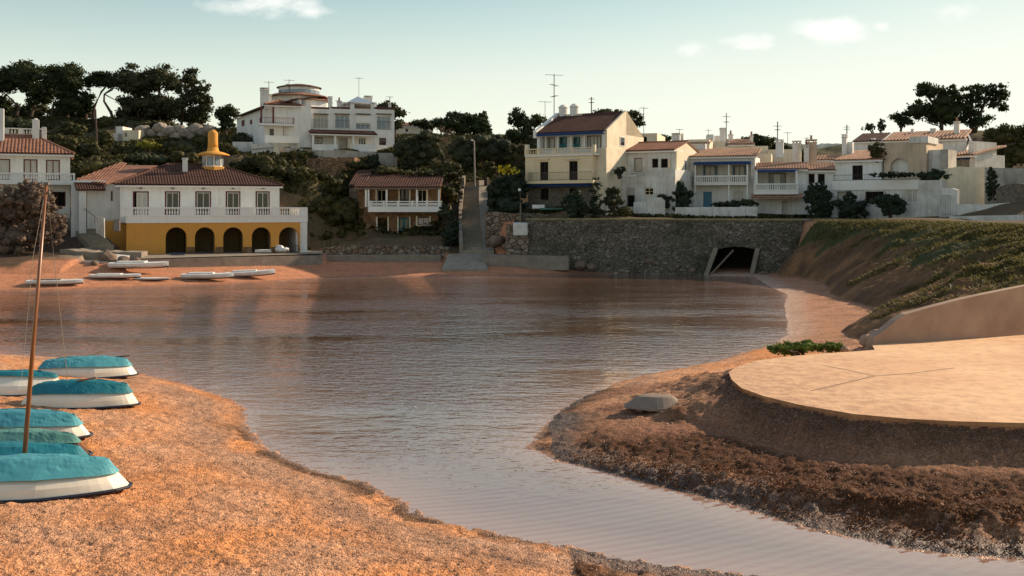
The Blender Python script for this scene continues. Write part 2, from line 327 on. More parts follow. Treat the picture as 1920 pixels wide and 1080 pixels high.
M['iron'] = noisy('rusty_dark_iron', (.07, .055, .045), (.10, .05, .03), 8, .7, .003)
M['tarp'] = noisy('teal_canvas_cover', (.010, .165, .20), (.008, .12, .155), 1.6, .6, .02, .35)
M['tarp_light'] = noisy('light_teal_canvas_cover', (.07, .28, .32), (.045, .22, .26), 1.6, .6, .02, .35)
M['tarp_green'] = noisy('faded_green_canvas', (.10, .24, .20), (.06, .17, .15), 1.6, .7, .02)
M['hull'] = noisy('cream_white_hull', (.74, .68, .56), (.64, .57, .45), 1.2, .45, .003, .45)
M['hull_white'] = noisy('white_boat_paint', (.70, .69, .66), (.55, .52, .48), 1.5, .5, .004, .4)
M['hull_brown'] = noisy('peeling_brown_hull', (.10, .045, .025), (.05, .025, .016), 5, .8, .01)
M['rim'] = noisy('navy_rubber_rim', (.012, .018, .04), (.02, .02, .03), 5, .6, .005)
M['hull_grey'] = noisy('bare_grey_hull', (.25, .19, .145), (.17, .125, .095), 2.5, .8, .01)
M['rope'] = noisy('grey_rope', (.35, .30, .24), (.25, .2, .16), 9, .9, .005)
M['bark'] = noisy('pine_bark', (.085, .055, .038), (.05, .032, .024), 3, .95, .04)
M['pine'] = leaf_mat('pine_needles', (.012, .020, .007), (.042, .055, .016))
M['pine2'] = leaf_mat('lighter_pine_needles', (.020, .026, .011), (.065, .065, .028))
M['olive'] = leaf_mat('olive_leaves', (.018, .023, .010), (.058, .064, .028))
M['hedge'] = leaf_mat('evergreen_hedge_leaves', (.016, .019, .006), (.070, .062, .016))
M['scrub'] = leaf_mat('maquis_scrub', (.022, .024, .009), (.085, .078, .026))
M['fresh'] = leaf_mat('fresh_green_leaves', (.035, .06, .010), (.16, .20, .03))
M['tamarisk'] = leaf_mat('tamarisk_foliage', (.055, .042, .030), (.21, .145, .105))
M['vine'] = leaf_mat('dark_creeper_leaves', (.012, .020, .012), (.032, .046, .024))
M['flower'] = leaf_mat('yellow_flowers', (.45, .33, .01), (.62, .48, .02))
M['yscrub'] = leaf_mat('yellow_green_scrub', (.09, .09, .012), (.26, .24, .03))
M['bankgrass'] = leaf_mat('bank_grass_blades', (.036, .038, .013), (.17, .14, .042), trans=.35)

def ground_f(m, t, b):
    q = NT(t); v = q.pos(); at = q.n('ShaderNodeAttribute'); at.attribute_name = 'Col'; zn = q.n('ShaderNodeAttribute'); zn.attribute_name = 'zone'
    zs = q.n('ShaderNodeSeparateColor'); q.l(zn.outputs['Color'], zs.inputs[0])   # R wetness, G pebbles, B grass/dirt roughness
    v1 = q.vor(v, 24); v2 = q.vor(v, 58); n1 = q.noise(v, .9, 6, .65); n2 = q.noise(v, 5.5, 5, .7); n3 = q.noise(v, 30, 4, .6)
    s1 = q.n('ShaderNodeSeparateColor'); q.l(v1.outputs['Color'], s1.inputs[0]); s2 = q.n('ShaderNodeSeparateColor'); q.l(v2.outputs['Color'], s2.inputs[0])
    peb = q.m('ADD', q.m('MULTIPLY', s1.outputs[0], .5), q.m('MULTIPLY', s2.outputs[0], .5))
    k = q.rng(peb, .1, .9, .50, 1.55); kk = q.m('ADD', 1.0, q.m('MULTIPLY', q.m('SUBTRACT', k, 1.0), zs.outputs[1]))
    kn = q.m('MULTIPLY', q.rng(n1, .3, .7, .80, 1.18), q.rng(n2, .3, .72, .72, 1.28))
    kt = q.m('MULTIPLY', kk, kn)
    cc = q.n('ShaderNodeCombineColor'); [q.l(kt, cc.inputs[i]) for i in range(3)]
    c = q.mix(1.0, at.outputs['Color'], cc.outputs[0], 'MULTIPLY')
    pale = q.m('MULTIPLY', q.rng(s2.outputs[1], .84, .98, 0, .36), zs.outputs[1])
    c = q.mix(pale, c, (.50, .40, .33))
    q.l(c, b.inputs['Base Color'])
    q.l(q.rng(zs.outputs[0], 0, 1, .92, .42), b.inputs['Roughness'])
    q.l(q.rng(zs.outputs[0], 0, 1, .1, .55), b.inputs['Specular IOR Level'])
    hh = q.m('ADD', q.m('MULTIPLY', q.m('SUBTRACT', 1.0, v1.outputs['Distance']), q.m('MULTIPLY', zs.outputs[1], .024)), q.m('MULTIPLY', q.m('SUBTRACT', 1.0, v2.outputs['Distance']), q.m('MULTIPLY', zs.outputs[1], .013)))
    hh = q.m('ADD', hh, q.m('MULTIPLY', n2, .05)); hh = q.m('ADD', hh, q.m('MULTIPLY', n3, .012))
    q.bump(b, hh, 1.0, 1.0)
M['ground'] = mat('beach_and_hill_ground', (.4, .2, .1), .9, .2, build=ground_f)
def water_f(m, t, b):
    q = NT(t); at = q.n('ShaderNodeAttribute'); at.attribute_name = 'shore'
    s = at.outputs['Fac']
    c = q.ramp(s, [(0, (.30, .175, .125)), (.10, (.20, .12, .088)), (.35, (.12, .070, .049)), (1, (.065, .036, .023))])
    q.l(c, b.inputs['Base Color']); b.inputs['IOR'].default_value = 2.15; b.inputs['Roughness'].default_value = .035; b.inputs['Specular IOR Level'].default_value = .5
    g = q.n('ShaderNodeNewGeometry')
    def mp(sc, rot=0):
        x = q.n('ShaderNodeMapping'); x.inputs['Scale'].default_value = sc; x.inputs['Rotation'].default_value = (0, 0, rot); q.l(g.outputs['Position'], x.inputs[0]); return x.outputs[0]
    w1 = q.noise(mp((1.0, 1.7, 1), .18), 1.5, 3, .5); w2 = q.noise(mp((.9, 1.6, 1), -.25), 4.6, 2, .5); w3 = q.noise(mp((.25, .6, 1)), .5, 2, .5)
    patch = q.rng(q.noise(mp((.35, 1.0, 1), .1), .16, 3, .6), .36, .6, .35, 1.5)
    # rings running out of the narrow channel
    rg = q.n('ShaderNodeMapping'); rg.inputs['Location'].default_value = (4.5, -32.0, 0); q.l(g.outputs['Position'], rg.inputs[0])
    wv = q.n('ShaderNodeTexWave'); wv.wave_type = 'RINGS'; wv.rings_direction = 'Z'; wv.inputs['Scale'].default_value = 1.15; wv.inputs['Distortion'].default_value = 2.6; wv.inputs['Detail'].default_value = 2; wv.inputs['Detail Scale'].default_value = .5
    q.l(rg.outputs[0], wv.inputs['Vector'])
    sy = q.n('ShaderNodeSeparateXYZ'); q.l(g.outputs['Position'], sy.inputs[0])
    near = q.rng(sy.outputs[1], 19, 30, 1, 0); far = q.rng(sy.outputs[1], 20, 36, .14, 1)
    hs = q.m('MULTIPLY', q.m('ADD', q.m('MULTIPLY', w1, .062), q.m('MULTIPLY', w2, .015)), q.m('MULTIPLY', patch, far))
    hs = q.m('ADD', hs, q.m('MULTIPLY', w3, .03)); hs = q.m('ADD', hs, q.m('MULTIPLY', q.m('MULTIPLY', wv.outputs['Fac'], near), .0026))
    q.bump(b, hs, 1.0, 1.0)
M['water'] = mat('murky_cove_water', (.1, .05, .03), .05, .5, build=water_f)
def slab_f(m, t, b):
    q = NT(t); v = q.pos(); n1 = q.noise(v, .35, 5, .6); n2 = q.noise(v, 2.5, 6, .7); vo = q.vor(v, 30)
    sx = q.n('ShaderNodeSeparateXYZ'); q.l(v, sx.inputs[0])
    c = q.mix(q.rng(n1, .35, .65, 0, 1), (.72, .46, .265), (.62, .36, .20)); c = q.mix(q.rng(n2, .48, .72, 0, .6), c, (.38, .20, .12)); c = q.mix(q.rng(q.noise(q.pos((.5, 2.2, 1)), .8, 6, .7), .5, .68, 0, .45), c, (.42, .25, .15))
    gr = q.m('MULTIPLY', q.rng(sx.outputs[0], 7.2, 12.5, 1, 0), q.rng(n2, .36, .6, .15, 1))
    cg = q.n('ShaderNodeSeparateColor'); q.l(vo.outputs['Color'], cg.inputs[0])
    peb = q.mix(cg.outputs[0], (.24, .12, .07), (.52, .31, .20))
    c = q.mix(q.m('MULTIPLY', gr, .75), c, peb); q.l(c, b.inputs['Base Color'])
    q.bump(b, q.m('ADD', q.m('MULTIPLY', n2, .6), q.m('MULTIPLY', q.m('MULTIPLY', vo.outputs['Distance'], gr), .8)), .5, .03)
M['slab'] = mat('peach_sandy_concrete', (.6, .35, .2), .9, .2, build=slab_f)  # peach tone is the slab's own colour
M['weed'] = leaf_mat('dried_seaweed', (.035, .015, .007), (.20, .075, .02), trans=.1)
M['pebbles'] = leaf_mat('loose_pebbles', (.18, .10, .065), (.55, .34, .22), trans=0)

# ---------------- mesh building
LOC = {}
class MB:
    def __init__(s): s.v = []; s.f = []
    def add(s, vs, fs):
        k = len(s.v); s.v.extend([tuple(map(float, p)) for p in vs]); s.f.extend([tuple(i + k for i in f) for f in fs]); return s
    def quad(s, a_, b_, c_, d_): return s.add([a_, b_, c_, d_], [(0, 1, 2, 3)])
    def hexa(s, b4, t4):
        return s.add(list(b4) + list(t4), [(3, 2, 1, 0), (4, 5, 6, 7), (0, 1, 5, 4), (1, 2, 6, 5), (2, 3, 7, 6), (3, 0, 4, 7)])
    def box(s, c, sz, ang=0):
        cx, cy, cz = c; x, y, z = [k / 2 for k in sz]; ca, sa = math.cos(ang), math.sin(ang)
        def r(px, py, pz): return (cx + px * ca - py * sa, cy + px * sa + py * ca, cz + pz)
        return s.hexa([r(-x, -y, -z), r(x, -y, -z), r(x, y, -z), r(-x, y, -z)], [r(-x, -y, z), r(x, -y, z), r(x, y, z), r(-x, y, z)])
    def tube(s, pts, rad, n=6, cap=True):
        pts = [np.array(p, float) for p in pts]; rad = rad if isinstance(rad, (list, tuple)) else [rad] * len(pts); k = len(s.v); m = len(pts)
        for i, p in enumerate(pts):
            d = pts[min(i + 1, m - 1)] - pts[max(i - 1, 0)]; d = d / (np.linalg.norm(d) + 1e-9)
            up = np.array((0, 0, 1.)) if abs(d[2]) < .9 else np.array((1., 0, 0)); x = np.cross(d, up); x /= np.linalg.norm(x); y = np.cross(d, x)
            for j in range(n):
                a_ = 2 * math.pi * j / n; s.v.append(tuple(p + (x * math.cos(a_) + y * math.sin(a_)) * rad[i]))
        for i in range(m - 1):
            for j in range(n): s.f.append((k + i * n + j, k + i * n + (j + 1) % n, k + (i + 1) * n + (j + 1) % n, k + (i + 1) * n + j))
        if cap: s.f.append(tuple(k + j for j in range(n - 1, -1, -1))); s.f.append(tuple(k + (m - 1) * n + j for j in range(n)))
        return s
    def lathe(s, c, prof, n=12, cap=True):
        k = len(s.v)
        for r, z in prof:
            for j in range(n):
                a_ = 2 * math.pi * (j + .5) / n; s.v.append((c[0] + r * math.cos(a_), c[1] + r * math.sin(a_), c[2] + z))
        for i in range(len(prof) - 1):
            for j in range(n): s.f.append((k + i * n + j, k + i * n + (j + 1) % n, k + (i + 1) * n + (j + 1) % n, k + (i + 1) * n + j))
        if cap: s.f.append(tuple(k + j for j in range(n - 1, -1, -1))); s.f.append(tuple(k + (len(prof) - 1) * n + j for j in range(n)))
        return s
def tag(o, label=None, cat=None, group=None, kind=None):
    if label: o['label'] = label
    if cat: o['category'] = cat
    if group: o['group'] = group
    if kind: o['kind'] = kind
    return o
def mesh_obj(name, V, Fq, material, parent=None, loc=None, smooth_=False):
    """V array (n,3) world coords; Fq list of tuples or int array (m,k)"""
    L = np.array(LOC[parent.name]) if parent is not None else (np.array(loc, float) if loc is not None else np.zeros(3))
    V = np.asarray(V, float) - L
    me = bpy.data.meshes.new(name)
    if isinstance(Fq, np.ndarray):
        k = Fq.shape[1]; n = len(Fq)
        me.vertices.add(len(V)); me.vertices.foreach_set('co', V.astype(np.float32).ravel())
        me.loops.add(n * k); me.loops.foreach_set('vertex_index', Fq.astype(np.int32).ravel())
        me.polygons.add(n); me.polygons.foreach_set('loop_start', (np.arange(n) * k).astype(np.int32)); me.polygons.foreach_set('loop_total', np.full(n, k, np.int32))
        me.update(calc_edges=True)
    else:
        me.from_pydata([tuple(p) for p in V], [], Fq); me.update()
    if smooth_: me.polygons.foreach_set('use_smooth', [True] * len(me.polygons))
    me.materials.append(material)
    o = bpy.data.objects.new(name, me); COL.objects.link(o)
    if parent is not None: o.parent = parent
    else: o.location = tuple(L)
    LOC[o.name] = tuple(L)
    return o
def part(name, mb, material, parent, smooth_=False): return mesh_obj(name, mb.v, mb.f, material, parent, smooth_=smooth_)
def single(name, mb, material, label, cat, group=None, kind=None, loc=None, smooth_=False):
    V = np.array(mb.v)
    if loc is None: loc = (V[:, 0].mean(), V[:, 1].mean(), V[:, 2].min()) if kind is None else (0, 0, 0)
    return tag(mesh_obj(name, mb.v, mb.f, material, None, loc, smooth_), label, cat, group, kind)
def empty(name, loc, label, cat, group=None):
    o = bpy.data.objects.new(name, None); COL.objects.link(o); o.location = tuple(float(k) for k in loc); LOC[o.name] = tuple(loc); o.empty_display_size = .3
    return tag(o, label, cat, group)

# ---------------- the ground sheet
def make_ground():
    us = np.linspace(-.74, .74, 820)
    ys = np.concatenate([np.linspace(3, 13.5, 24, endpoint=False), np.exp(np.arange(math.log(13.5), math.log(36), .0021)), np.exp(np.arange(math.log(36), math.log(102), .0019)),
                         np.exp(np.arange(math.log(102), math.log(330), .009)), np.exp(np.arange(math.log(330), math.log(7000), .08))])
    U, Y = np.meshgrid(us, ys); X = U * Y; nx = len(us); ny = len(ys)
    h, i = terrain(X, Y)
    d = i['d']; inU = i['inU']; t = i['t']; w = i['w']
    spit = (X > 1.0) & (Y < 33) & (d > 0) & ~i['inS']
    n0 = fbm(X * .6, Y * .6, 4, 31); n1 = fbm(X * 2.2, Y * 2.2, 4, 33)
    sand = np.array((.62, .25, .09)); sand2 = np.array((.52, .27, .15)); weed = np.array((.068, .026, .010)); wetp = np.array((.066, .036, .025)); farsand = np.array((.47, .205, .11))
    dirt = np.array((.115, .075, .045)); earth = np.array((.115, .064, .034)); grass = np.array((.055, .060, .022)); bed = np.array((.3, .15, .1)); rough = np.array((.11, .085, .045)); spc = np.array((.235, .108, .064))
    def L(a_, b_, k): k = np.clip(k, 0, 1)[..., None]; return a_ * (1 - k) + b_ * k
    C = L(np.broadcast_to(sand, X.shape + (3,)), sand2, .5 + n0 * 1.2)
    peb = np.full(X.shape, .9); wet = np.clip(1 - d / .35, 0, 1) * .9
    C = L(C, np.array((.34, .15, .07)), smooth((fbm(X * .9 + Y * .3, Y * 1.6, 4, 35) - .12) * 4) * (X < 5) * (Y < 45) * .55)
    # grey-brown gravel band and weed on the near beach edge
    nearL = (X < 5) & (Y < 40)
    band = smooth(1 - np.abs(d - 1.2 + n0 * .8) / 1.3) * nearL
    C = L(C, np.array((.33, .20, .135)), band * .75)
    k = smooth(1 - np.abs(d - .35) / .5) * nearL * (n0 + n1 * .6 > -.12) * smooth((Y - 16) / 3) * smooth((29 - Y) / 3)
    C = L(C, np.array((.075, .038, .02)), k * .9)
    C = L(C, farsand, smooth((Y - 45) / 12))
    # spit
    dS = i['dS']
    C = np.where(spit[..., None], L(np.broadcast_to(spc, X.shape + (3,)), sand2 * .75, .5 + n0), C)
    kw = smooth((26.6 - Y) / 1.5 + n0 * 1.5) * smooth((d - .5) * 1.5 + n1 * .6) * spit * smooth((dS - .9) * 1.2 + n0 * .5)
    C = L(C, weed, kw * .95); peb = peb * (1 - kw * .35)
    ks = spit * smooth(1.15 - d / 1.5 + n1 * .7) * (Y < 29)
    C = L(C, wetp, ks * .8); wet = np.maximum(wet, ks * .75 * smooth(1.3 - d / 1.2))
    ku = spit * smooth((Y - 24.0) / 1.2) * smooth(1 - d / 1.0 + n1 * .6)
    C = L(C, np.array((.06, .032, .018)), ku * .9)
    # gravel close to the slab edge turns darker earth brown
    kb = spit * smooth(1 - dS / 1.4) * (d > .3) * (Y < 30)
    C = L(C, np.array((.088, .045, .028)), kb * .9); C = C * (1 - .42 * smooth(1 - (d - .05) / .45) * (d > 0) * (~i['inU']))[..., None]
    # right beach beyond the slab
    rb = (X > 12) & (Y > 34) & (d > 0) & (~inU)
    C = L(C, np.array((.40, .20, .115)), rb * 1.0); C = L(C, np.array((.47, .32, .24)), rb * smooth(1 - (d - .3) / 1.6) * .8)
    C = L(C, np.array((.17, .085, .045)), rb * smooth((n0 + n1 * .4) * 3) * smooth((d - 1.5) / 2) * .6)
    # slope and upper land
    sl_ = (t > 0) & (~inU) & (w > 4)
    C = np.where(sl_[..., None], L(L(np.broadcast_to(earth, X.shape + (3,)), np.array((.24, .12, .055)), .5 + n0 * 1.6), grass, smooth((t - .38 + n0 * .5) * 3.5)), C)
    C = np.where(inU[..., None], L(np.broadcast_to(dirt, X.shape + (3,)), rough, .5 + n0 * 1.5), C)
    C = np.where((inU & (Y < 97) & (X < -17) & (X > -40))[..., None], np.array((.26, .19, .135)) * (1 + .2 * n0[..., None]), C)
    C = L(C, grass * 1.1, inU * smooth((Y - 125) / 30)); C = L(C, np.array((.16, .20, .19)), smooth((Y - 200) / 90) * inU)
    C = L(C, np.array((.085, .055, .036)), smooth((-36.5 - X + n0 * 3) / 2.5) * smooth((Y - 78.2 + n0) / 1.2) * (Y < 100))  # shade of tamarisk and house at far left, put into the ground colour
    C = L(C, bed, (d < -.05)); peb = np.where(inU | sl_, .35, peb); wet = np.where(inU | sl_, 0, wet)
    far = smooth((Y - 50) / 20)
    # small relief of the pebbles, as real displacement near the camera
    amp = np.where(inU | i['inS'], .0, .026) * np.clip(1 - (Y - 12) / 60, 0, 1) * (d > -.1)
    h = h + amp * (vn(X * 22, Y * 22, 61) - .5) * 1.2 + amp * 2.2 * (fbm(X * 5, Y * 5, 3, 62)) + (.055 * (vn(X * 9, Y * 9, 63) - .45) + .09 * (vn(X * 3.6, Y * 5.2, 64) - .5) + .03 * (vn(X * 19, Y * 19, 66) - .5)) * np.clip(kw + ks * .5 + kb * .7, 0, 1) * (d > .1)
    V = np.stack([X, Y, h], -1).reshape(-1, 3)
    idx = np.arange(nx * ny).reshape(ny, nx)
    Q = np.stack([idx[:-1, :-1], idx[:-1, 1:], idx[1:, 1:], idx[1:, :-1]], -1).reshape(-1, 4)
    o = mesh_obj('ground', V, Q, M['ground'], smooth_=True); tag(o, kind='structure')
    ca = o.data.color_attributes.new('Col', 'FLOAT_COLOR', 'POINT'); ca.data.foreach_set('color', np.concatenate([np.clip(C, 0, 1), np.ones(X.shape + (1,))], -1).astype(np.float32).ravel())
    z = np.stack([np.clip(wet, 0, 1), peb, np.zeros_like(peb), np.ones_like(peb)], -1)
    ca = o.data.color_attributes.new('zone', 'FLOAT_COLOR', 'POINT'); ca.data.foreach_set('color', z.astype(np.float32).ravel())
    # water
    us = np.linspace(-.74, .74, 300); ys = np.exp(np.linspace(math.log(8), math.log(104), 420)); U, Y = np.meshgrid(us, ys); X = U * Y
    dW, _, inW = sdist(X, Y, WPOLY); s = np.clip(np.where(inW, dW, 0) / 12.0, 0, 1)
    V = np.stack([X, Y, np.zeros_like(X)], -1).reshape(-1, 3); idx = np.arange(X.size).reshape(X.shape)
    Q = np.stack([idx[:-1, :-1], idx[:-1, 1:], idx[1:, 1:], idx[1:, :-1]], -1).reshape(-1, 4)
    o = mesh_obj('water', V, Q, M['water'], smooth_=True); tag(o, kind='structure')
    at = o.data.attributes.new('shore', 'FLOAT', 'POINT'); at.data.foreach_set('value', s.astype(np.float32).ravel())
make_ground()

def ridge_verts(n, rng_):
    a_ = rng_.random(n) * 2 * math.pi; z = rng_.random(n) * 2 - 1; r = np.sqrt(1 - z * z); return np.stack([r * np.cos(a_), r * np.sin(a_), z], -1)
def scatter_octa(name, XY, Z, size, material, seed, label=None, flat=.55, drop=.3):
    R = np.random.default_rng(seed); n = len(XY)
    base = np.array([(1, 0, 0), (0, 1, 0), (-1, 0, 0), (0, -1, 0), (0, 0, 1), (0, 0, -1)], float)
    V = base[None] * (1 + .5 * (R.random((n, 6, 1)) - .5)); V[..., 2] *= flat
    a_ = R.random(n) * 6.28; ca, sa = np.cos(a_)[:, None], np.sin(a_)[:, None]
    x = V[..., 0] * ca - V[..., 1] * sa * .75; y = V[..., 0] * sa + V[..., 1] * ca * .75
    V = np.stack([x, y, V[..., 2]], -1) * size[:, None, None]
    V[..., 0] += XY[:, 0, None]; V[..., 1] += XY[:, 1, None]; V[..., 2] += Z[:, None] + (flat * size * drop)[:, None]
    f = np.array([(0, 1, 4), (1, 2, 4), (2, 3, 4), (3, 0, 4), (1, 0, 5), (2, 1, 5), (3, 2, 5), (0, 3, 5)])
    Fq = (f[None] + (np.arange(n) * 6)[:, None, None]).reshape(-1, 3)
    return tag(mesh_obj(name, V.reshape(-1, 3), Fq, material), label, None, None, 'stuff')
def rand_ground(n, u0, u1, y0, y1, R):
    u = u0 + (u1 - u0) * R.random(n); y = np.exp(math.log(y0) + (math.log(y1) - math.log(y0)) * R.random(n)); return u * y, y
R = np.random.default_rng(4)
x, y = rand_ground(60000, -.56, .56, 14, 33, R); h, i = terrain(x, y)
ok = (i['d'] > -.02) & ~i['inS'] & (R.random(len(x)) < np.where(fbm(x * .8, y * .8, 3, 31) > -.05, 1, .35))
ok &= ~((x > 1) & (i['db'] < 1.0) & (R.random(len(x)) < .8))
x, y, h = x[ok], y[ok], h[ok]; s = .008 + .022 * R.random(len(x)) ** 3
tag(scatter_octa('pebbles', np.stack([x, y], -1), h, s, M['pebbles'], 5), 'loose orange brown pebbles strewn over both beaches')
x, y = rand_ground(120000, -.05, .56, 15.5, 27, R); h, i = terrain(x, y)
ok = (i['d'] > .1) & ~i['inS'] & (x > .8) & (R.random(len(x)) < smooth(.75 - (i['db'] - .3) / 1.6 + 1.1 * fbm(x * .9, y * .9, 3, 7))) & (y < 26) & (i['dS'] > .8)
x, y, h = x[ok], y[ok], h[ok]; n = len(x); s = .018 + .03 * R.random(n)
def blades(name, x, y, h, s, up, wd, material, seed, lean=1.0):
    R = np.random.default_rng(seed); n = len(x); a_ = R.random(n) * 6.28; b_ = R.random(n) * 6.28
    d = np.stack([np.cos(a_), np.sin(a_), np.zeros(n)], -1); t = np.stack([np.cos(b_) * lean, np.sin(b_) * lean, np.full(n, up)], -1); t /= np.linalg.norm(t, axis=1)[:, None]
    c = np.stack([x, y, h + .005], -1)
    V = np.stack([c - d * (s * wd)[:, None], c + d * (s * wd)[:, None], c + d * (s * wd * .6)[:, None] + t * s[:, None], c - d * (s * wd * .6)[:, None] + t * s[:, None]], 1)
    return tag(mesh_obj(name, V.reshape(-1, 3), np.arange(n * 4).reshape(n, 4), material), kind='stuff')
tag(blades('seaweed', x, y, h, s, .9, .45, M['weed'], 6), 'bank of dried brown seaweed along the right shore')
# grass on the right bank
x, y = rand_ground(520000, .27, .60, 38, 92, R); h, i = terrain(x, y)
ok = (~i['inU']) & (i['w'] > 4) & (i['t'] > .08) & ~i['inS'] & (R.random(len(x)) < smooth((i['t'] - .40 + .85 * fbm(x * .5 + y * .5, y * .2, 4, 41) + np.clip((70 - y) / 90, 0, .16)) * 1.7))
ok |= (i['inU'] & (i['dU'] < 1.2) & (x > 24) & (R.random(len(x)) < .5)); ok &= (y < 88.5)
x, y, h = x[ok], y[ok], h[ok]; s = .07 + .20 * R.random(len(x)) ** 2
tag(blades('bank_grass', x, y, h, s, 1.1, .13, M['bankgrass'], 8, lean=1.3), 'long green grass hanging down the earth bank on the right')
x, y = rand_ground(420000, -.56, .30, 97, 175, R); h, i = terrain(x, y)
ok = i['inU'] & (R.random(len(x)) < smooth(.55 + 1.2 * fbm(x * .18, y * .18, 4, 44))) & (h > 3.2) & ~((np.abs(x - np.interp(y, STY, STX)) < 2.2) & (y < 130)) & ~((x < -18) & (y < 103))
x, y, h = x[ok], y[ok], h[ok]; s = .25 + .35 * R.random(len(x))
tag(blades('hill_scrub', x, y, h, s, .8, .30, M['scrub'], 9), 'low scrub and dry grass covering the hillside between the houses')

# ---------------- house kit
def strip_tiles(mb, e0, e1, r1, r0, pitch=.26, amp=.06, course=.42, board=True):
    e0, e1, r1, r0 = [np.array(p, float) for p in (e0, e1, r1, r0)]
    X = e1 - e0; L = np.linalg.norm(X); X /= L
    up = (r0 + r1) / 2 - (e0 + e1) / 2; up = up - X * up.dot(X); H = np.linalg.norm(up); up /= H; nrm = np.cross(X, up)
    if nrm[2] < 0: nrm = -nrm
    a0 = (r0 - e0).dot(X); a1 = (r1 - e0).dot(X)
    per = max(2, round(L / pitch)); K = 6; n = per * K; M_ = max(2, int(H / course)); cols = []
    for i in range(n + 1):
        x = L * i / n
        ym = H
        if a0 > 1e-3 and x < a0: ym = H * x / a0
        if a1 < L - 1e-3 and x > a1: ym = min(ym, H * (L - x) / (L - a1))
        x2 = x
        off = amp * abs(math.sin(math.pi * i / K)) ; col = []
        sh0 = min(0, a0) ; 
        for j in range(M_):
            for q_, st in ((0, .03), (1, 0)):
                y = min(ym, H * (j + q_) / M_ - (0 if q_ == 0 else 0.0))
                skew = (sh0 * y / H) if a0 < 0 else 0
                p = e0 + X * (x2 + skew) + up * y + nrm * (off + st); col.append(p)
        cols.append(col)
    rows = 2 * M_; vs = [p for c in cols for p in c]; fs = []
    for i in range(n):
        for j in range(rows - 1): fs.append((i * rows + j, (i + 1) * rows + j, (i + 1) * rows + j + 1, i * rows + j + 1))
    mb.add(vs, fs)
    if board:
        o = nrm * -.01; t = nrm * -.09
        P = [e0, e1, r1, r0]
        if np.linalg.norm(r1 - r0) < 1e-3: mb.add([p + t for p in P[:3]] + [p + o for p in P[:3]], [(2, 1, 0), (3, 4, 5), (0, 1, 4, 3), (1, 2, 5, 4), (2, 0, 3, 5)])
        else: mb.hexa([p + t for p in P], [p + o for p in P])
    return mb
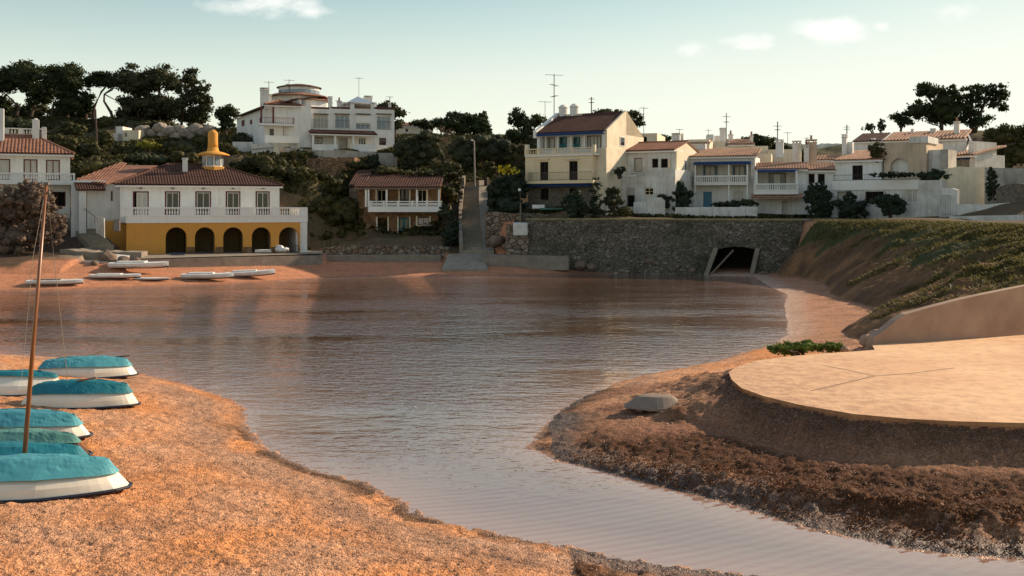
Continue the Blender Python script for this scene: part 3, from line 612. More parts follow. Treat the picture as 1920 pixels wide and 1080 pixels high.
class House:
    def __init__(s, name, label, cat, pL, YL, pR, YR, zb, group=None):
        A = np.array((wx(pL, YL), YL)); B = np.array((wx(pR, YR), YR)); s.A = A; s.L = np.linalg.norm(B - A); s.d = (B - A) / s.L; s.n = np.array((s.d[1], -s.d[0])); s.yaw = math.atan2(s.d[1], s.d[0])
        m = (A + B) / 2; s.root = empty(name, (m[0], m[1], zb), label, cat, group); s.zb = zb; s.px = (pL, pR)
    def uv(s, px, py, w=0):
        k = (px - CX) / F; t = (s.A.dot(s.n) + w) / (k * s.n[0] + s.n[1]); p = np.array((k * t, t)); return (p - s.A).dot(s.d), CH - (py - HY) / F * t
    def P(s, u, v, w=0):
        q = s.A + s.d * u + s.n * w; return (q[0], q[1], v)
    def rect(s, r, w=0):
        x0, y0, x1, y1 = r; m = (x0 + x1) / 2; u0, _ = s.uv(x0, 0, w); u1, _ = s.uv(x1, 0, w); _, v1 = s.uv(m, y0, w); _, v0 = s.uv(m, y1, w); return u0, v0, u1, v1
    def bx(s, mb, u0, v0, u1, v1, w0, w1):
        b = [s.P(u0, v0, w1), s.P(u1, v0, w1), s.P(u1, v0, w0), s.P(u0, v0, w0)]; return mb.hexa(b, [(p[0], p[1], v1) for p in b])
    def block(s, r, w, depth, mt, ops=(), name='wall', zb=None, top=True, seg=10, mb=None, interior=None, fr=None, tilt=None, back=True):
        """a rendered volume whose front carries real openings; ops: (kind, x0, y0, x1, y1, recess, {...})"""
        own = mb is None; mb = mb or MB(); inner = MB()
        u0, v0, u1, v1 = s.rect(r, w)
        if zb is not None: v0 = zb
        H = []
        for o in ops:
            a0, b0, a1, b1 = s.rect(o[1:5], w); a0 = max(a0, u0 + .02); a1 = min(a1, u1 - .02); b0 = max(b0, v0); b1 = min(b1, v1 - .02); H.append((a0, b0, a1, b1, o))
        us = sorted({u0, u1, *[h[0] for h in H], *[h[2] for h in H]}); vs = sorted({v0, v1, *[h[1] for h in H], *[h[3] for h in H]})
        for i in range(len(us) - 1):
            for j in range(len(vs) - 1):
                mu, mv = (us[i] + us[i + 1]) / 2, (vs[j] + vs[j + 1]) / 2
                if any(h[0] < mu < h[2] and h[1] < mv < h[3] for h in H): continue
                mb.quad(s.P(us[i], vs[j], w), s.P(us[i + 1], vs[j], w), s.P(us[i + 1], vs[j + 1], w), s.P(us[i], vs[j + 1], w))
        for a0, b0, a1, b1, o in H:
            rc = o[5]; x = w - rc; kind = o[0]
            if kind == 'arch':
                c = (a0 + a1) / 2; ra = (a1 - a0) / 2; zs = b1 - ra; pts = [(c - ra * math.cos(math.pi * k / seg), zs + ra * math.sin(math.pi * k / seg)) for k in range(seg + 1)]
                for k in range(seg):
                    (p0, q0), (p1, q1) = pts[k], pts[k + 1]
                    mb.quad(s.P(p0, q0, w), s.P(p1, q1, w), s.P(p1, b1, w), s.P(p0, b1, w)); mb.quad(s.P(p0, q0, w), s.P(p0, q0, x), s.P(p1, q1, x), s.P(p1, q1, w))
                mb.quad(s.P(a0, b0, w), s.P(a0, b0, x), s.P(a0, zs, x), s.P(a0, zs, w)); mb.quad(s.P(a1, b0, x), s.P(a1, b0, w), s.P(a1, zs, w), s.P(a1, zs, x))
            else:
                tgt = mb
                tgt.quad(s.P(a0, b0, w), s.P(a0, b0, x), s.P(a0, b1, x), s.P(a0, b1, w)); tgt.quad(s.P(a1, b0, x), s.P(a1, b0, w), s.P(a1, b1, w), s.P(a1, b1, x))
                tgt.quad(s.P(a0, b1, x), s.P(a1, b1, x), s.P(a1, b1, w), s.P(a0, b1, w)); tgt.quad(s.P(a0, b0, w), s.P(a1, b0, w), s.P(a1, b0, x), s.P(a0, b0, x))
                if kind == 'void': inner.quad(s.P(a0, b0, x), s.P(a1, b0, x), s.P(a1, b1, x), s.P(a0, b1, x))
        D = w - depth
        mb.quad(s.P(u1, v0, w), s.P(u1, v0, D), s.P(u1, v1, D), s.P(u1, v1, w)); mb.quad(s.P(u0, v0, D), s.P(u0, v0, w), s.P(u0, v1, w), s.P(u0, v1, D))
        if back: mb.quad(s.P(u1, v0, D), s.P(u0, v0, D), s.P(u0, v1, D), s.P(u1, v1, D))
        if top: mb.quad(s.P(u0, v1, w), s.P(u1, v1, w), s.P(u1, v1, D), s.P(u0, v1, D))
        if inner.v:
            k = len(mb.v); mb.add(inner.v, inner.f)
        if own: part(name, mb, mt, s.root)
        for a0, b0, a1, b1, o in H:
            op = o[6] if len(o) > 6 else {}
            if o[0] == 'win': s.window(a0, b0, a1, b1, w - o[5], **op)
            elif o[0] == 'door': s.door(a0, b0, a1, b1, w - o[5], **op)
        return u0, v0, u1, v1
    def window(s, u0, v0, u1, v1, w, nx=2, ny=1, fm='trim', pm='glass', t=.06, shut=None, name='window', bars=False, lab=None):
        mb = MB(); g = .012; u0 += g; u1 -= g; v0 += g; v1 -= g
        s.bx(mb, u0, v0, u0 + t, v1, w, w + .06); s.bx(mb, u1 - t, v0, u1, v1, w, w + .06); s.bx(mb, u0 + t, v0, u1 - t, v0 + t, w, w + .06); s.bx(mb, u0 + t, v1 - t, u1 - t, v1, w, w + .06)
        for i in range(1, nx): c = u0 + (u1 - u0) * i / nx; s.bx(mb, c - t * .4, v0 + t, c + t * .4, v1 - t, w + .004, w + .055)
        for j in range(1, ny):
            c = v0 + (v1 - v0) * j / ny
            for i in range(nx):
                x0 = u0 + (u1 - u0) * i / nx + t; x1 = u0 + (u1 - u0) * (i + 1) / nx - t; s.bx(mb, x0, c - t * .3, x1, c + t * .3, w + .006, w + .05)
        f = part(name, mb, M[fm], s.root); p = MB(); s.bx(p, u0 + .01, v0 + .01, u1 - .01, v1 - .01, w - .03, w + .012); part('pane', p, M[pm], f)
        if bars:
            b = MB(); n = max(3, int((u1 - u0) / .16))
            for i in range(n + 1): x = u0 + (u1 - u0) * i / n; b.tube([s.P(x, v0, w + .3), s.P(x, v0 + (v1 - v0) * .62, w + .3)], .012, 4)
            for z in (v0, v0 + (v1 - v0) * .62): b.tube([s.P(u0 - .1, z, w + .3), s.P(u1 + .1, z, w + .3)], .018, 4)
            part('window_grille', b, M['metal'], s.root)
        if shut:
            for sd in (-1, 1):
                m2 = MB(); W_ = (u1 - u0) / 2
                x0, x1 = (u0 - W_ - .03, u0 - .03) if sd < 0 else (u1 + .03, u1 + W_ + .03)
                s.bx(m2, x0, v0, x1, v1, w + .12 + .02, w + .12 + .05)
                k = 7
                for j in range(k): z = v0 + .05 + (v1 - v0 - .1) * (j + .5) / k; s.bx(m2, x0 + .04, z - .02, x1 - .04, z + .02, w + .17, w + .19)
                part('shutter', m2, M[shut], s.root)
        return f
    def door(s, u0, v0, u1, v1, w, m='wood_dark', glazed=False, fm=None, leaves=2):
        g = .012; mb = MB(); s.bx(mb, u0 + g, v0 + g, u1 - g, v1 - g, w - .05, w)
        for i in range(leaves):
            a0 = u0 + (u1 - u0) * i / leaves + .06; a1 = u0 + (u1 - u0) * (i + 1) / leaves - .06
            for q0, q1 in ((.05, .32), (.38, .95)): s.bx(mb, a0, v0 + (v1 - v0) * q0, a1, v0 + (v1 - v0) * q1, w + .001, w + .022)
        d = part('door', mb, M[m], s.root); h = MB(); c = (u0 + u1) / 2 + (.06 if leaves == 2 else (u1 - u0) * .38); z = v0 + (v1 - v0) * .45; s.bx(h, c - .02, z - .07, c + .02, z + .07, w + .023, w + .06); part('handle', h, M['metal'], d)
        if glazed:
            p = MB()
            for i in range(leaves):
                a0 = u0 + (u1 - u0) * i / leaves + .12; a1 = u0 + (u1 - u0) * (i + 1) / leaves - .12; s.bx(p, a0, v0 + (v1 - v0) * .42, a1, v0 + (v1 - v0) * .92, w + .024, w + .03)
            part('pane', p, M['glass'], d)
    def slab(s, r, w0, w1, mt, name='floor_slab'):
        u0, v0, u1, v1 = s.rect(r, w1); mb = MB(); s.bx(mb, u0, v0, u1, v1, w0, w1); part(name, mb, M[mt], s.root)
    def awning(s, r, w0, w1, mt='bluedark'):
        u0, v0, u1, v1 = s.rect(r, w1); mb = MB(); k = v1 - v0
        a_ = [s.P(u0, v0, w1), s.P(u1, v0, w1), s.P(u1, v0 + k * .8, w0), s.P(u0, v0 + k * .8, w0)]; b_ = [s.P(u0, v0 + k * .8, w1), s.P(u1, v0 + k * .8, w1), s.P(u1, v1 + .1, w0), s.P(u0, v1 + .1, w0)]
        mb.hexa(a_, b_); part('awning', mb, M[mt], s.root)
    def balustrade(s, r, w, groups=None, mt='trim', style='turned', sides=None, pitch=.24, name='balustrade', th=.16):
        u0, v0, u1, v1 = s.rect(r, w); mb = MB(); H = v1 - v0; tr = min(.13, H * .16)
        def run(pa, pb, solid):
            L = math.dist(pa, pb); dx = ((pb[0] - pa[0]) / L, (pb[1] - pa[1]) / L); ang = math.atan2(dx[1], dx[0])
            def bb(t0, t1, z0, z1, wd): m_ = (t0 + t1) / 2; mb.box((pa[0] + dx[0] * m_, pa[1] + dx[1] * m_, (z0 + z1) / 2), (t1 - t0, wd, z1 - z0), ang)
            bb(0, L, v1 - tr, v1, th + .05); bb(0, L, v0, v0 + tr, th)
            for t0, t1 in solid: bb(max(0, t0), min(L, t1), v0 + tr, v1 - tr, th - .012)
            n = max(2, int(L / pitch)); h = H - 2 * tr
            for k in range(n):
                t = L * (k + .5) / n
                if any(a0 - .03 < t < a1 + .03 for a0, a1 in solid): continue
                c = (pa[0] + dx[0] * t, pa[1] + dx[1] * t, v0 + tr)
                if style == 'turned': mb.lathe(c, [(.045, 0), (.035, h * .08), (.078, h * .32), (.07, h * .45), (.032, h * .75), (.045, h)], 6, False)
                elif style == 'flat': mb.box((c[0], c[1], c[2] + h / 2), (.085, .05, h), ang)
            if style == 'rails':
                for z in (.33, .62): bb(0, L, v0 + tr + h * z - .05, v0 + tr + h * z + .05, th * .5)
                n = max(2, round(L / 1.55))
                for k in range(n + 1): t = L * k / n; bb(max(0, t - .1), min(L, t + .1), v0, v1 + .03, th + .03)
        sol = [(0, .18), (u1 - u0 - .18, u1 - u0)]
        if groups is not None:
            g = sorted(groups); cur = u0; sol = []
            for a_, b_ in g: ga = s.uv(a_, 0, w)[0]; gb = s.uv(b_, 0, w)[0]; sol.append((cur - u0, ga - u0)); cur = gb
            sol.append((cur - u0, u1 - u0))
        run(s.P(u0, 0, w)[:2], s.P(u1, 0, w)[:2], sol)
        if sides:
            for u in ((u0 + th / 2), (u1 - th / 2)): run(s.P(u, 0, w - th)[:2], s.P(u, 0, w - sides)[:2], [(0, .1)])
        part(name, mb, M[mt], s.root)
    def rail(s, r, w, sides=None, mt='iron', pitch=.14):
        u0, v0, u1, v1 = s.rect(r, w); mb = MB()
        def run(a_, b_):
            L = math.dist(a_, b_); n = max(2, int(L / pitch))
            for z in (v0 + .06, v1): mb.tube([(*a_, z), (*b_, z)], .02, 4)
            for k in range(n + 1): t = k / n; x = a_[0] + (b_[0] - a_[0]) * t; y = a_[1] + (b_[1] - a_[1]) * t; mb.tube([(x, y, v0), (x, y, v1)], .011, 4, False)
        run(s.P(u0, 0, w)[:2], s.P(u1, 0, w)[:2])
        if sides:
            for u in (u0, u1): run(s.P(u, 0, w)[:2], s.P(u, 0, w - sides)[:2])
        part('railing', mb, M[mt], s.root)
    def roof(s, x0, x1, pe, pr, w, depth, kind='gable', over=.35, mt='tile', trim='trim', gable=None, hipL=None, hipR=None, pitch=.27, amp=.06, side=.2):
        xm = (x0 + x1) / 2; we = w + over; u0 = s.uv(x0, 0, w)[0] - side; u1 = s.uv(x1, 0, w)[0] + side; ze = s.uv(xm, pe, we)[1]
        wr = w - depth / 2 if kind != 'shed' else w - depth; zr = s.uv(xm, pr, wr)[1]; mb = MB()
        if kind == 'hip':
            hl = hipL if hipL is not None else depth / 2; hr = hipR if hipR is not None else depth / 2; wb = w - depth - over
            e = [s.P(u0, ze, we), s.P(u1, ze, we), s.P(u1, ze, wb), s.P(u0, ze, wb)]; r0 = s.P(u0 + hl, zr, wr); r1 = s.P(u1 - hr, zr, wr)
            strip_tiles(mb, e[0], e[1], r1, r0, pitch, amp); strip_tiles(mb, e[2], e[3], r0, r1, pitch * 2, amp); strip_tiles(mb, e[1], e[2], r1, r1, pitch, amp); strip_tiles(mb, e[3], e[0], r0, r0, pitch, amp)
            for a_, b_ in ((e[0], r0), (e[1], r1), (e[2], r1), (e[3], r0), (r0, r1)): mb.tube([np.array(a_) + (0, 0, .05), np.array(b_) + (0, 0, .05)], .11, 6)
        else:
            strip_tiles(mb, s.P(u0, ze, we), s.P(u1, ze, we), s.P(u1, zr, wr), s.P(u0, zr, wr), pitch, amp)
            if kind == 'gable':
                wb = w - depth - over; strip_tiles(mb, s.P(u1, ze, wb), s.P(u0, ze, wb), s.P(u0, zr, wr), s.P(u1, zr, wr), pitch * 1.5, amp)
                mb.tube([s.P(u0, zr + .04, wr), s.P(u1, zr + .04, wr)], .12, 6)
        rf = part('roof', mb, M[mt], s.root)
        s.ze, s.zr, s.wr, s.u0, s.u1 = ze, zr, wr, u0, u1
        # eaves board and gable ends
        f = MB(); s.bx(f, u0 + .03, ze - .24, u1 - .03, ze - .10, w - .05, we - .05); part('eaves_board', f, M[trim], s.root)
        if gable:
            gm = MB()
            sl = (zr - ze) / (we - wr)
            def zat(wq): return ze + (we - wq) * sl if wq >= wr else (zr - (wr - wq) * sl if kind == 'gable' else zr)
            for ua in (u0 + side + .004, u1 - side - .004):
                du = .12 if ua == u0 + side + .004 else -.12
                zt = zat(w) - .1; b0 = ze - .3
                pf = [(w - .01, b0), (w - .01, zt), (wr, zr - .1)] + ([(w - depth + .01, zat(w - depth) - .1)] if kind == 'gable' else []) + [((w - depth + .01), b0)]
                n = len(pf); vs = [s.P(ua, z, q) for q, z in pf] + [s.P(ua + du, z, q) for q, z in pf]
                gm.add(vs, [tuple(range(n)), tuple(range(2 * n - 1, n - 1, -1))] + [(i, i + n, (i + 1) % n + n, (i + 1) % n) for i in range(n)])
            part('gable_wall', gm, M[gable], s.root)
        return rf
    def chimney(s, px, pt, pb, w, wd=.5, mt='white', parent=None, cap=True, pot=False, round_=False):
        u, z1 = s.uv(px, pt, w); _, z0 = s.uv(px, pb, w); mb = MB(); c = s.P(u, 0, w); h = z1 - z0
        if round_: mb.lathe((c[0], c[1], z0), [(wd * .5, 0), (wd * .5, h * .72), (wd * .56, h * .74), (wd * .56, h * .8), (wd * .46, h * .86), (wd * .25, h * .97), (.04, h)], 14)
        else:
            mb.box((c[0], c[1], z0 + h * .43), (wd, wd, h * .86), s.yaw)
            if cap:
                mb.box((c[0], c[1], z0 + h * .86 + .035), (wd + .14, wd + .14, .07), s.yaw)
                for a_ in (-1, 1):
                    for b_ in (-1, 1): mb.box((c[0] + a_ * wd * .33, c[1] + b_ * wd * .33, z0 + h * .86 + .07 + h * .035), (.09, .09, h * .07))
                mb.box((c[0], c[1], z1 - h * .02), (wd + .1, wd + .1, h * .05), s.yaw)
        ch = part('chimney', mb, M[mt], parent or s.root)
        if pot: p = MB(); p.lathe((c[0], c[1], z1), [(.10, 0), (.12, .1), (.09, .35), (.13, .4), (.13, .46)], 8); part('chimney_pot', p, M['tile'], parent or s.root)
        return ch
def curtain(k): return 'curtain' if k else 'glass'

# ======== the yellow and white harbour building
h = House('harbour_building', 'white house over a yellow arcade of five arches with a bottle shaped yellow cupola', 'building', 237, 88.0, 576, 94.0, 1.9)
arches = [(310.5, 350), (365.5, 403), (418.5, 456), (472, 508), (523, 561)]
mb = MB()
h.block((237, 417.5, 563, 492), 0, .45, M['yellow'], [('arch', a, 426, b, 474.6 + 3, .45) for a, b in arches], name='arcade_wall', top=False, back=False)
# arcade interior
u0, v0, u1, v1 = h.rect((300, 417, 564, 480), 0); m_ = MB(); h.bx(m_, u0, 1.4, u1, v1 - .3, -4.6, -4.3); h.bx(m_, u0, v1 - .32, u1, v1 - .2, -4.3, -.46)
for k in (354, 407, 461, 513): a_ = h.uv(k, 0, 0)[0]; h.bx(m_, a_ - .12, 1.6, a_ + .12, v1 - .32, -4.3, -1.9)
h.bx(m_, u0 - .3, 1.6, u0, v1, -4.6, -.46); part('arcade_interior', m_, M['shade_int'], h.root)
for a_, b_ in ((350.3, 365.2), (403.3, 418.2), (456.3, 471.7), (508.3, 522.7)):
    m_ = MB(); q = h.rect((a_, 463, b_, 480), 0); h.bx(m_, q[0], 1.6, q[2], q[3], -.2, .035); part('pier_base', m_, M['brownstone'], h.root)
q = h.rect((563, 390, 576, 480), 0); m_ = MB(); h.bx(m_, q[0], 1.5, q[2], h.rect((563, 417, 576, 480))[3], -8, .02); part('corner_pier', m_, M['white'], h.root)
h.slab((236, 405.5, 577, 417.5), -3.2, .06, 'trim', 'terrace_slab')
h.balustrade((226, 388.5, 576.5, 405.5), .03, [(250, 281), (308, 337), (365, 394), (421, 450), (475, 509), (524, 561)], sides=None, pitch=.22)
q = h.rect((560, 388.5, 576.5, 405.5), .03); m_ = MB(); h.bx(m_, q[2] - .2, q[1], q[2] - .02, q[3], -8, -.16); part('side_parapet', m_, M['white'], h.root)
q = h.rect((238, 417, 563, 470), 0); m_ = MB(); h.bx(m_, q[2] - .3, 1.5, q[2], q[3] - .01, -10, -.5); part('side_wall', m_, M['white'], h.root)
# upper storey
ops = []
for x0, x1, cu in ((249, 279, 1), (309, 338, 0), (366, 396, 0), (423, 451, 0), (479, 506, 0)):
    ops.append(('win', x0, 358.5, x1, 404, .16, dict(nx=1, fm='wood_red', pm='black', t=.10)))
W3 = -3.0
h.block((225, 349, 524, 417), W3, 9.5, M['white'], ops, name='upper_wall')
for x0, x1, cu in ((249, 279, 1), (309, 338, 0), (366, 396, 0), (423, 451, 0), (479, 506, 0)):
    r = h.rect((x0 + (7 if cu else 3), 361, x1 - 2.5, 404), W3)
    h.window(*r, W3 - .09, nx=2, fm='trim', pm='curtain' if cu else 'glass', t=.045, name='sliding_window')
    r = h.rect(((x0 + x1) / 2 - 2.5, 352, (x0 + x1) / 2 + 2.5, 354.5), W3); m_ = MB(); h.bx(m_, *r[:2], *r[2:], W3, W3 + .18); part('wall_lamp', m_, M['metal'], h.root)
rf = h.roof(219, 526, 346.5, 309, W3, 9.5, 'hip', over=.45, mt='tile_dark', hipL=4.9, hipR=5.6, pitch=.25)
h.chimney(347, 296, 322, -5.2, .45, parent=rf)
# left wing
h.block((163, 345, 227, 440), -4.4, 7, M['white'], [('win', 207.5, 358, 211.5, 377, .15, dict(nx=1, fm='wood_red', t=.03))], name='wing_wall')
m_ = MB(); strip_tiles(m_, h.P(h.uv(141, 0, -4.6)[0], h.uv(141, 337, -4.6)[1], -4.6), h.P(h.uv(200, 0, -3.8)[0], h.uv(200, 345, -3.8)[1], -3.8), h.P(h.uv(296, 0, -8)[0], h.uv(296, 310, -8)[1], -8), h.P(h.uv(226, 0, -9)[0], h.uv(226, 309, -9)[1], -9), .25, .06); part('wing_roof', m_, M['tile'], h.root)
h.slab((141, 338, 200, 342), -6.5, -4.2, 'trim', 'flat_cornice')
m_ = MB(); strip_tiles(m_, h.P(h.uv(143, 0, -3.3)[0], h.uv(170, 356, -3.3)[1], -3.3), h.P(h.uv(198, 0, -3.3)[0], h.uv(170, 356, -3.3)[1], -3.3), h.P(h.uv(194, 0, -4.4)[0], h.uv(170, 343, -4.4)[1], -4.4), h.P(h.uv(139, 0, -4.4)[0], h.uv(170, 343, -4.4)[1], -4.4), .22, .06); part('porch_roof', m_, M['tile_dark'], h.root)
# yellow base and stair wing below the left side
h.block((198, 414, 238, 470), -3.4, 5, M['yellow'], [('door', 212, 413.5, 225, 434, .1, dict(m='wood_grey'))], name='base_wall')
h.block((148, 357, 161.5, 421), -3.6, .6, M['white'], name='buttress', zb=3.0)
h.block((133, 341, 149, 414), -4.6, 6, M['white'], name='stair_wing', zb=3.2)
# cupola
cu, _ = h.uv(398, 300, -8.0); cp = h.P(cu, 0, -7.4); k_ = cp[1] / F
def zc(py): return CH - (py - HY) * k_
m_ = MB(); m_.lathe((cp[0], cp[1], zc(321)), [(1.22, 0), (1.22, zc(313) - zc(321))], 8); cb = part('cupola_base', m_, M['yellow'], h.root)
m_ = MB(); m_.lathe((cp[0], cp[1], zc(313)), [(.98, 0), (.98, zc(291.5) - zc(313))], 8); cw = part('cupola_wall', m_, M['trim'], h.root)
for j in range(8):
    an = 2 * math.pi * (j) / 8 + math.pi / 8 * 0; r_ = .98 * math.cos(math.pi / 8); c = (cp[0] + (r_ + .015) * math.cos(an), cp[1] + (r_ + .015) * math.sin(an), (zc(311) + zc(294)) / 2)
    f = MB(); hh = zc(295) - zc(311); f.box(c, (.03, .56, hh), an); fo = part('window', f, M['wood_grey'], h.root); p = MB(); p.box((c[0] + .012 * math.cos(an), c[1] + .012 * math.sin(an), c[2]), (.03, .44, hh - .1), an); part('pane', p, M['glass_blue'], fo)
m_ = MB(); hb = zc(284) - zc(292); m_.lathe((cp[0], cp[1], zc(292)), [(1.0, 0), (1.58, .02), (1.6, .10), (1.0, hb * .8), (.62, hb), (.54, hb + .15), (.47, hb + .5)], 20)
part('cupola_brim', m_, M['yellow'], h.root, True)
z0_ = zc(284) + .3; H_ = zc(243) - z0_; m_ = MB(); m_.lathe((cp[0], cp[1], z0_), [(.50, 0), (.47, H_ * .3), (.47, H_ * .78), (.44, H_ * .84), (.30, H_ * .93), (.20, H_ * .97), (.08, H_)], 16); part('cupola_neck', m_, M['yellow'], h.root, True)
HB = h

# ======== left white house
h = House('white_seaside_house', 'white house at the left edge with a terracotta roof, red window frames and balustraded balcony', 'house', -90, 90, 132, 94, 4.5)
W_ = 0
h.block((-90, 290, 131.5, 440), 0, 9, M['white'], [('win', -30, 297.5, 19.5, 338, .14, dict(fm='wood_red', pm='curtain', t=.09)), ('win', 44, 298.5, 70.5, 338, .14, dict(fm='wood_red', pm='curtain', t=.09)), ('win', 86, 299.5, 112.5, 338, .14, dict(fm='wood_red', pm='curtain', t=.09)),
    ('win', 92, 359.5, 123, 387, .25, dict(fm='wood_red', pm='black', t=.06))], zb=3.5)
rf = h.roof(-90, 135, 286.5, 254, 0, 9, 'hip', over=.5, mt='tile', hipL=3, hipR=3.4, pitch=.3, amp=.075)
h.slab((-90, 340, 141, 345.5), -.1, 1.5, 'trim', 'balcony_slab'); h.balustrade((-90, 323.5, 140.5, 340), 1.4, [(-80, 19), (41, 113), (117, 137)], sides=1.4, pitch=.22)
for x0, x1, t, b in ((-12, 7, 203, 292), (60.5, 73.5, 224, 268), (78.5, 87, 238, 264)):
    r = h.rect((x0, t, x1, b), -2.6 if x0 < 0 else -3.6); m_ = MB(); w = (-2.6 if x0 < 0 else -3.6); h.bx(m_, *r[:2], *r[2:], w - 1.0, w); part('chimney', m_, M['white'], rf)
h.balustrade((-60, 239.5, 86, 252.5), -4.6, [(-40, -2), (17, 34), (43, 58), (74, 79)], sides=None, pitch=.25, name='roof_terrace_balustrade')
m_ = MB(); r = h.rect((-60, 252, 86, 262), -4.6); h.bx(m_, r[0], r[1] - .8, r[2], r[3], -8, -4.62 - .1); part('roof_terrace', m_, M['white'], h.root)
h.chimney(67, 222, 228, -4, .35, parent=rf, round_=True)

# ======== brown stone boathouse
h = House('stone_boathouse', 'two storey brown stone house with a white railed balcony and a brown tiled roof', 'house', 690, 103.4, 822, 103.4, 3.0)
fr = dict(fm='creamlight', t=.1, nx=2)
h.block((672, 344, 822, 470), 0, 7, M['brownstone'], [('win', 707, 356, 723.5, 388, .25, dict(fm='creamlight', pm='black', t=.06)), ('door', 750, 354, 766.5, 388, .25, dict(glazed=True)), ('win', 783, 356, 800, 388, .25, dict(fm='creamlight', pm='black', t=.06)),
     ('void', 708, 408.5, 726.5, 441, .8), ('door', 747.5, 408.5, 767, 444.5, .2, dict(m='teal', glazed=True)), ('win', 783, 407.5, 805, 421, .15, dict(nx=2, fm='wood_dark', pm='curtain', t=.05))], zb=2.4)
for x0, y0, x1, y1 in ((705, 406, 708, 442), (726.5, 406, 729, 442), (745, 406, 747.4, 445), (767.2, 406, 769.5, 445), (780, 405, 783, 430), (805, 405, 808, 430), (783, 421.3, 805, 430), (704, 353, 707, 389), (723.7, 353, 726, 389), (747, 352, 749.8, 389), (766.7, 352, 769.5, 389), (780.5, 353, 783, 389), (800, 353, 802.5, 389)):
    r = h.rect((x0, y0, x1, y1), 0); m_ = MB(); h.bx(m_, r[0], r[1], r[2], r[3], -.02, .045); part('stone_surround', m_, M['creamlight'], h.root)
h.slab((690, 388.5, 827, 397.5), .0, 1.5, 'trim', 'balcony_slab'); h.balustrade((693, 377, 826.5, 388.7), 1.42, style='rails', sides=1.3, th=.14)
for px in (686, 691, 725, 781.5, 823):
    a_ = h.uv(px, 0, 1.4)[0]; m_ = MB(); h.bx(m_, a_ - .085, h.uv(px, 388, 1.4)[1], a_ + .085, h.uv(px, 351.5, 1.4)[1], 1.3, 1.47); part('post', m_, M['trim'], h.root)
h.roof(668, 822, 350.5, 326, 1.2, 6.0, 'shed', over=.5, mt='tile_dark', trim='wood_grey', side=.25, pitch=.27)
h.block((655, 352, 691, 470), -1.0, 5, M['greystone'], name='side_wall', zb=2.4)
m_ = MB(); e0, e1 = h.uv(653, 0, .6)[0], h.uv(684, 0, .6)[0]; ze_ = h.uv(670, 347, .6)[1]; zr_ = h.uv(670, 319, -5.4)[1]
strip_tiles(m_, h.P(e0, ze_, .6), h.P(e1, ze_, .6), h.P(e1, zr_, -5.4), h.P(e0, zr_, -5.4)); part('side_roof', m_, M['tile_dark'], h.root)

# ======== hillside mansion
h = House('hillside_mansion', 'large white hilltop house with a long porch, red balcony and domed round tower', 'house', 583, 118, 739, 121.5, 12.4)
up = [('win', 588, 215.5, 614.5, 240, .18, dict(nx=4, fm='trim', pm='curtain', bars=True)), ('win', 628.5, 216, 655, 240, .18, dict(nx=3, fm='trim', pm='glass_blue', bars=True)), ('win', 667.5, 231, 693.5, 241.5, .18, dict(nx=3, fm='trim', pm='glass_blue', bars=True)), ('win', 706.5, 218, 733, 243, .18, dict(nx=3, fm='trim', pm='glass_blue', bars=True)),
      ('win', 587.5, 257, 605, 270, .15, dict(nx=2, fm='wood_grey', pm='curtain')), ('void', 635, 258, 652, 281.5, 1.0), ('win', 672, 258, 686.5, 271.5, .15, dict(nx=3, fm='trim')), ('win', 711, 258.5, 724, 272, .15, dict(nx=3, fm='wood_red'))]
h.block((583, 203.5, 739.5, 287), 0, 10, M['white'], up)
m_ = MB(); r = h.rect((667.5, 216.5, 693.5, 230.5), 0); h.bx(m_, r[0], r[1], r[2], r[3], 0, .06); part('roller_shutter', m_, M['trim'], h.root)
for x0, x1 in ((588, 615), (628, 655), (667, 694), (706, 733)):
    r = h.rect((x0 - .5, 213.8, x1 + .5, 215.2), 0); m_ = MB(); h.bx(m_, r[0], r[1], r[2], r[3] + .05, 0, .25); part('lintel', m_, M['wood_grey'], h.root)
h.roof(583, 706, 250.5, 244.5, 1.7, 1.75, 'shed', over=.2, mt='tile_dark', side=.1, pitch=.3)
for px in (587, 628.5, 662.5, 703.5):
    a_ = h.uv(px, 0, 1.6)[0]; m_ = MB(); h.bx(m_, a_ - .12, 12, a_ + .12, h.uv(px, 252, 1.6)[1], 1.4, 1.65); part('porch_post', m_, M['trim'], h.root)
for x0, x1 in ((588, 633.5), (661, 703)):
    r = h.rect((x0, 270.5, x1, 286), 1.6); m_ = MB(); h.bx(m_, *r[:2], *r[2:], 1.42, 1.6); part('porch_parapet', m_, M['white'], h.root)
r = h.rect((560, 282.5, 742, 292), 2); m_ = MB(); h.bx(m_, *r[:2], *r[2:], -1, 1.9); part('plinth', m_, M['white2'], h.root)
for x0, x1 in ((583, 617), (621, 656), (704, 739)): m_ = MB(); r = h.rect((x0, 200.8, x1, 204.3), -.1); h.bx(m_, *r[:2], *r[2:], -.7, .02); part('tiled_coping', m_, M['tile_dark'], h.root)
h.chimney(619, 181, 206, -1, .45, pot=False); h.chimney(636, 190, 205, -4, .5, pot=True); h.chimney(645, 192, 205, -5, .7)
h.chimney(690, 180, 206, -8, .9); h.chimney(731, 194, 206, -.6, .3, cap=False)
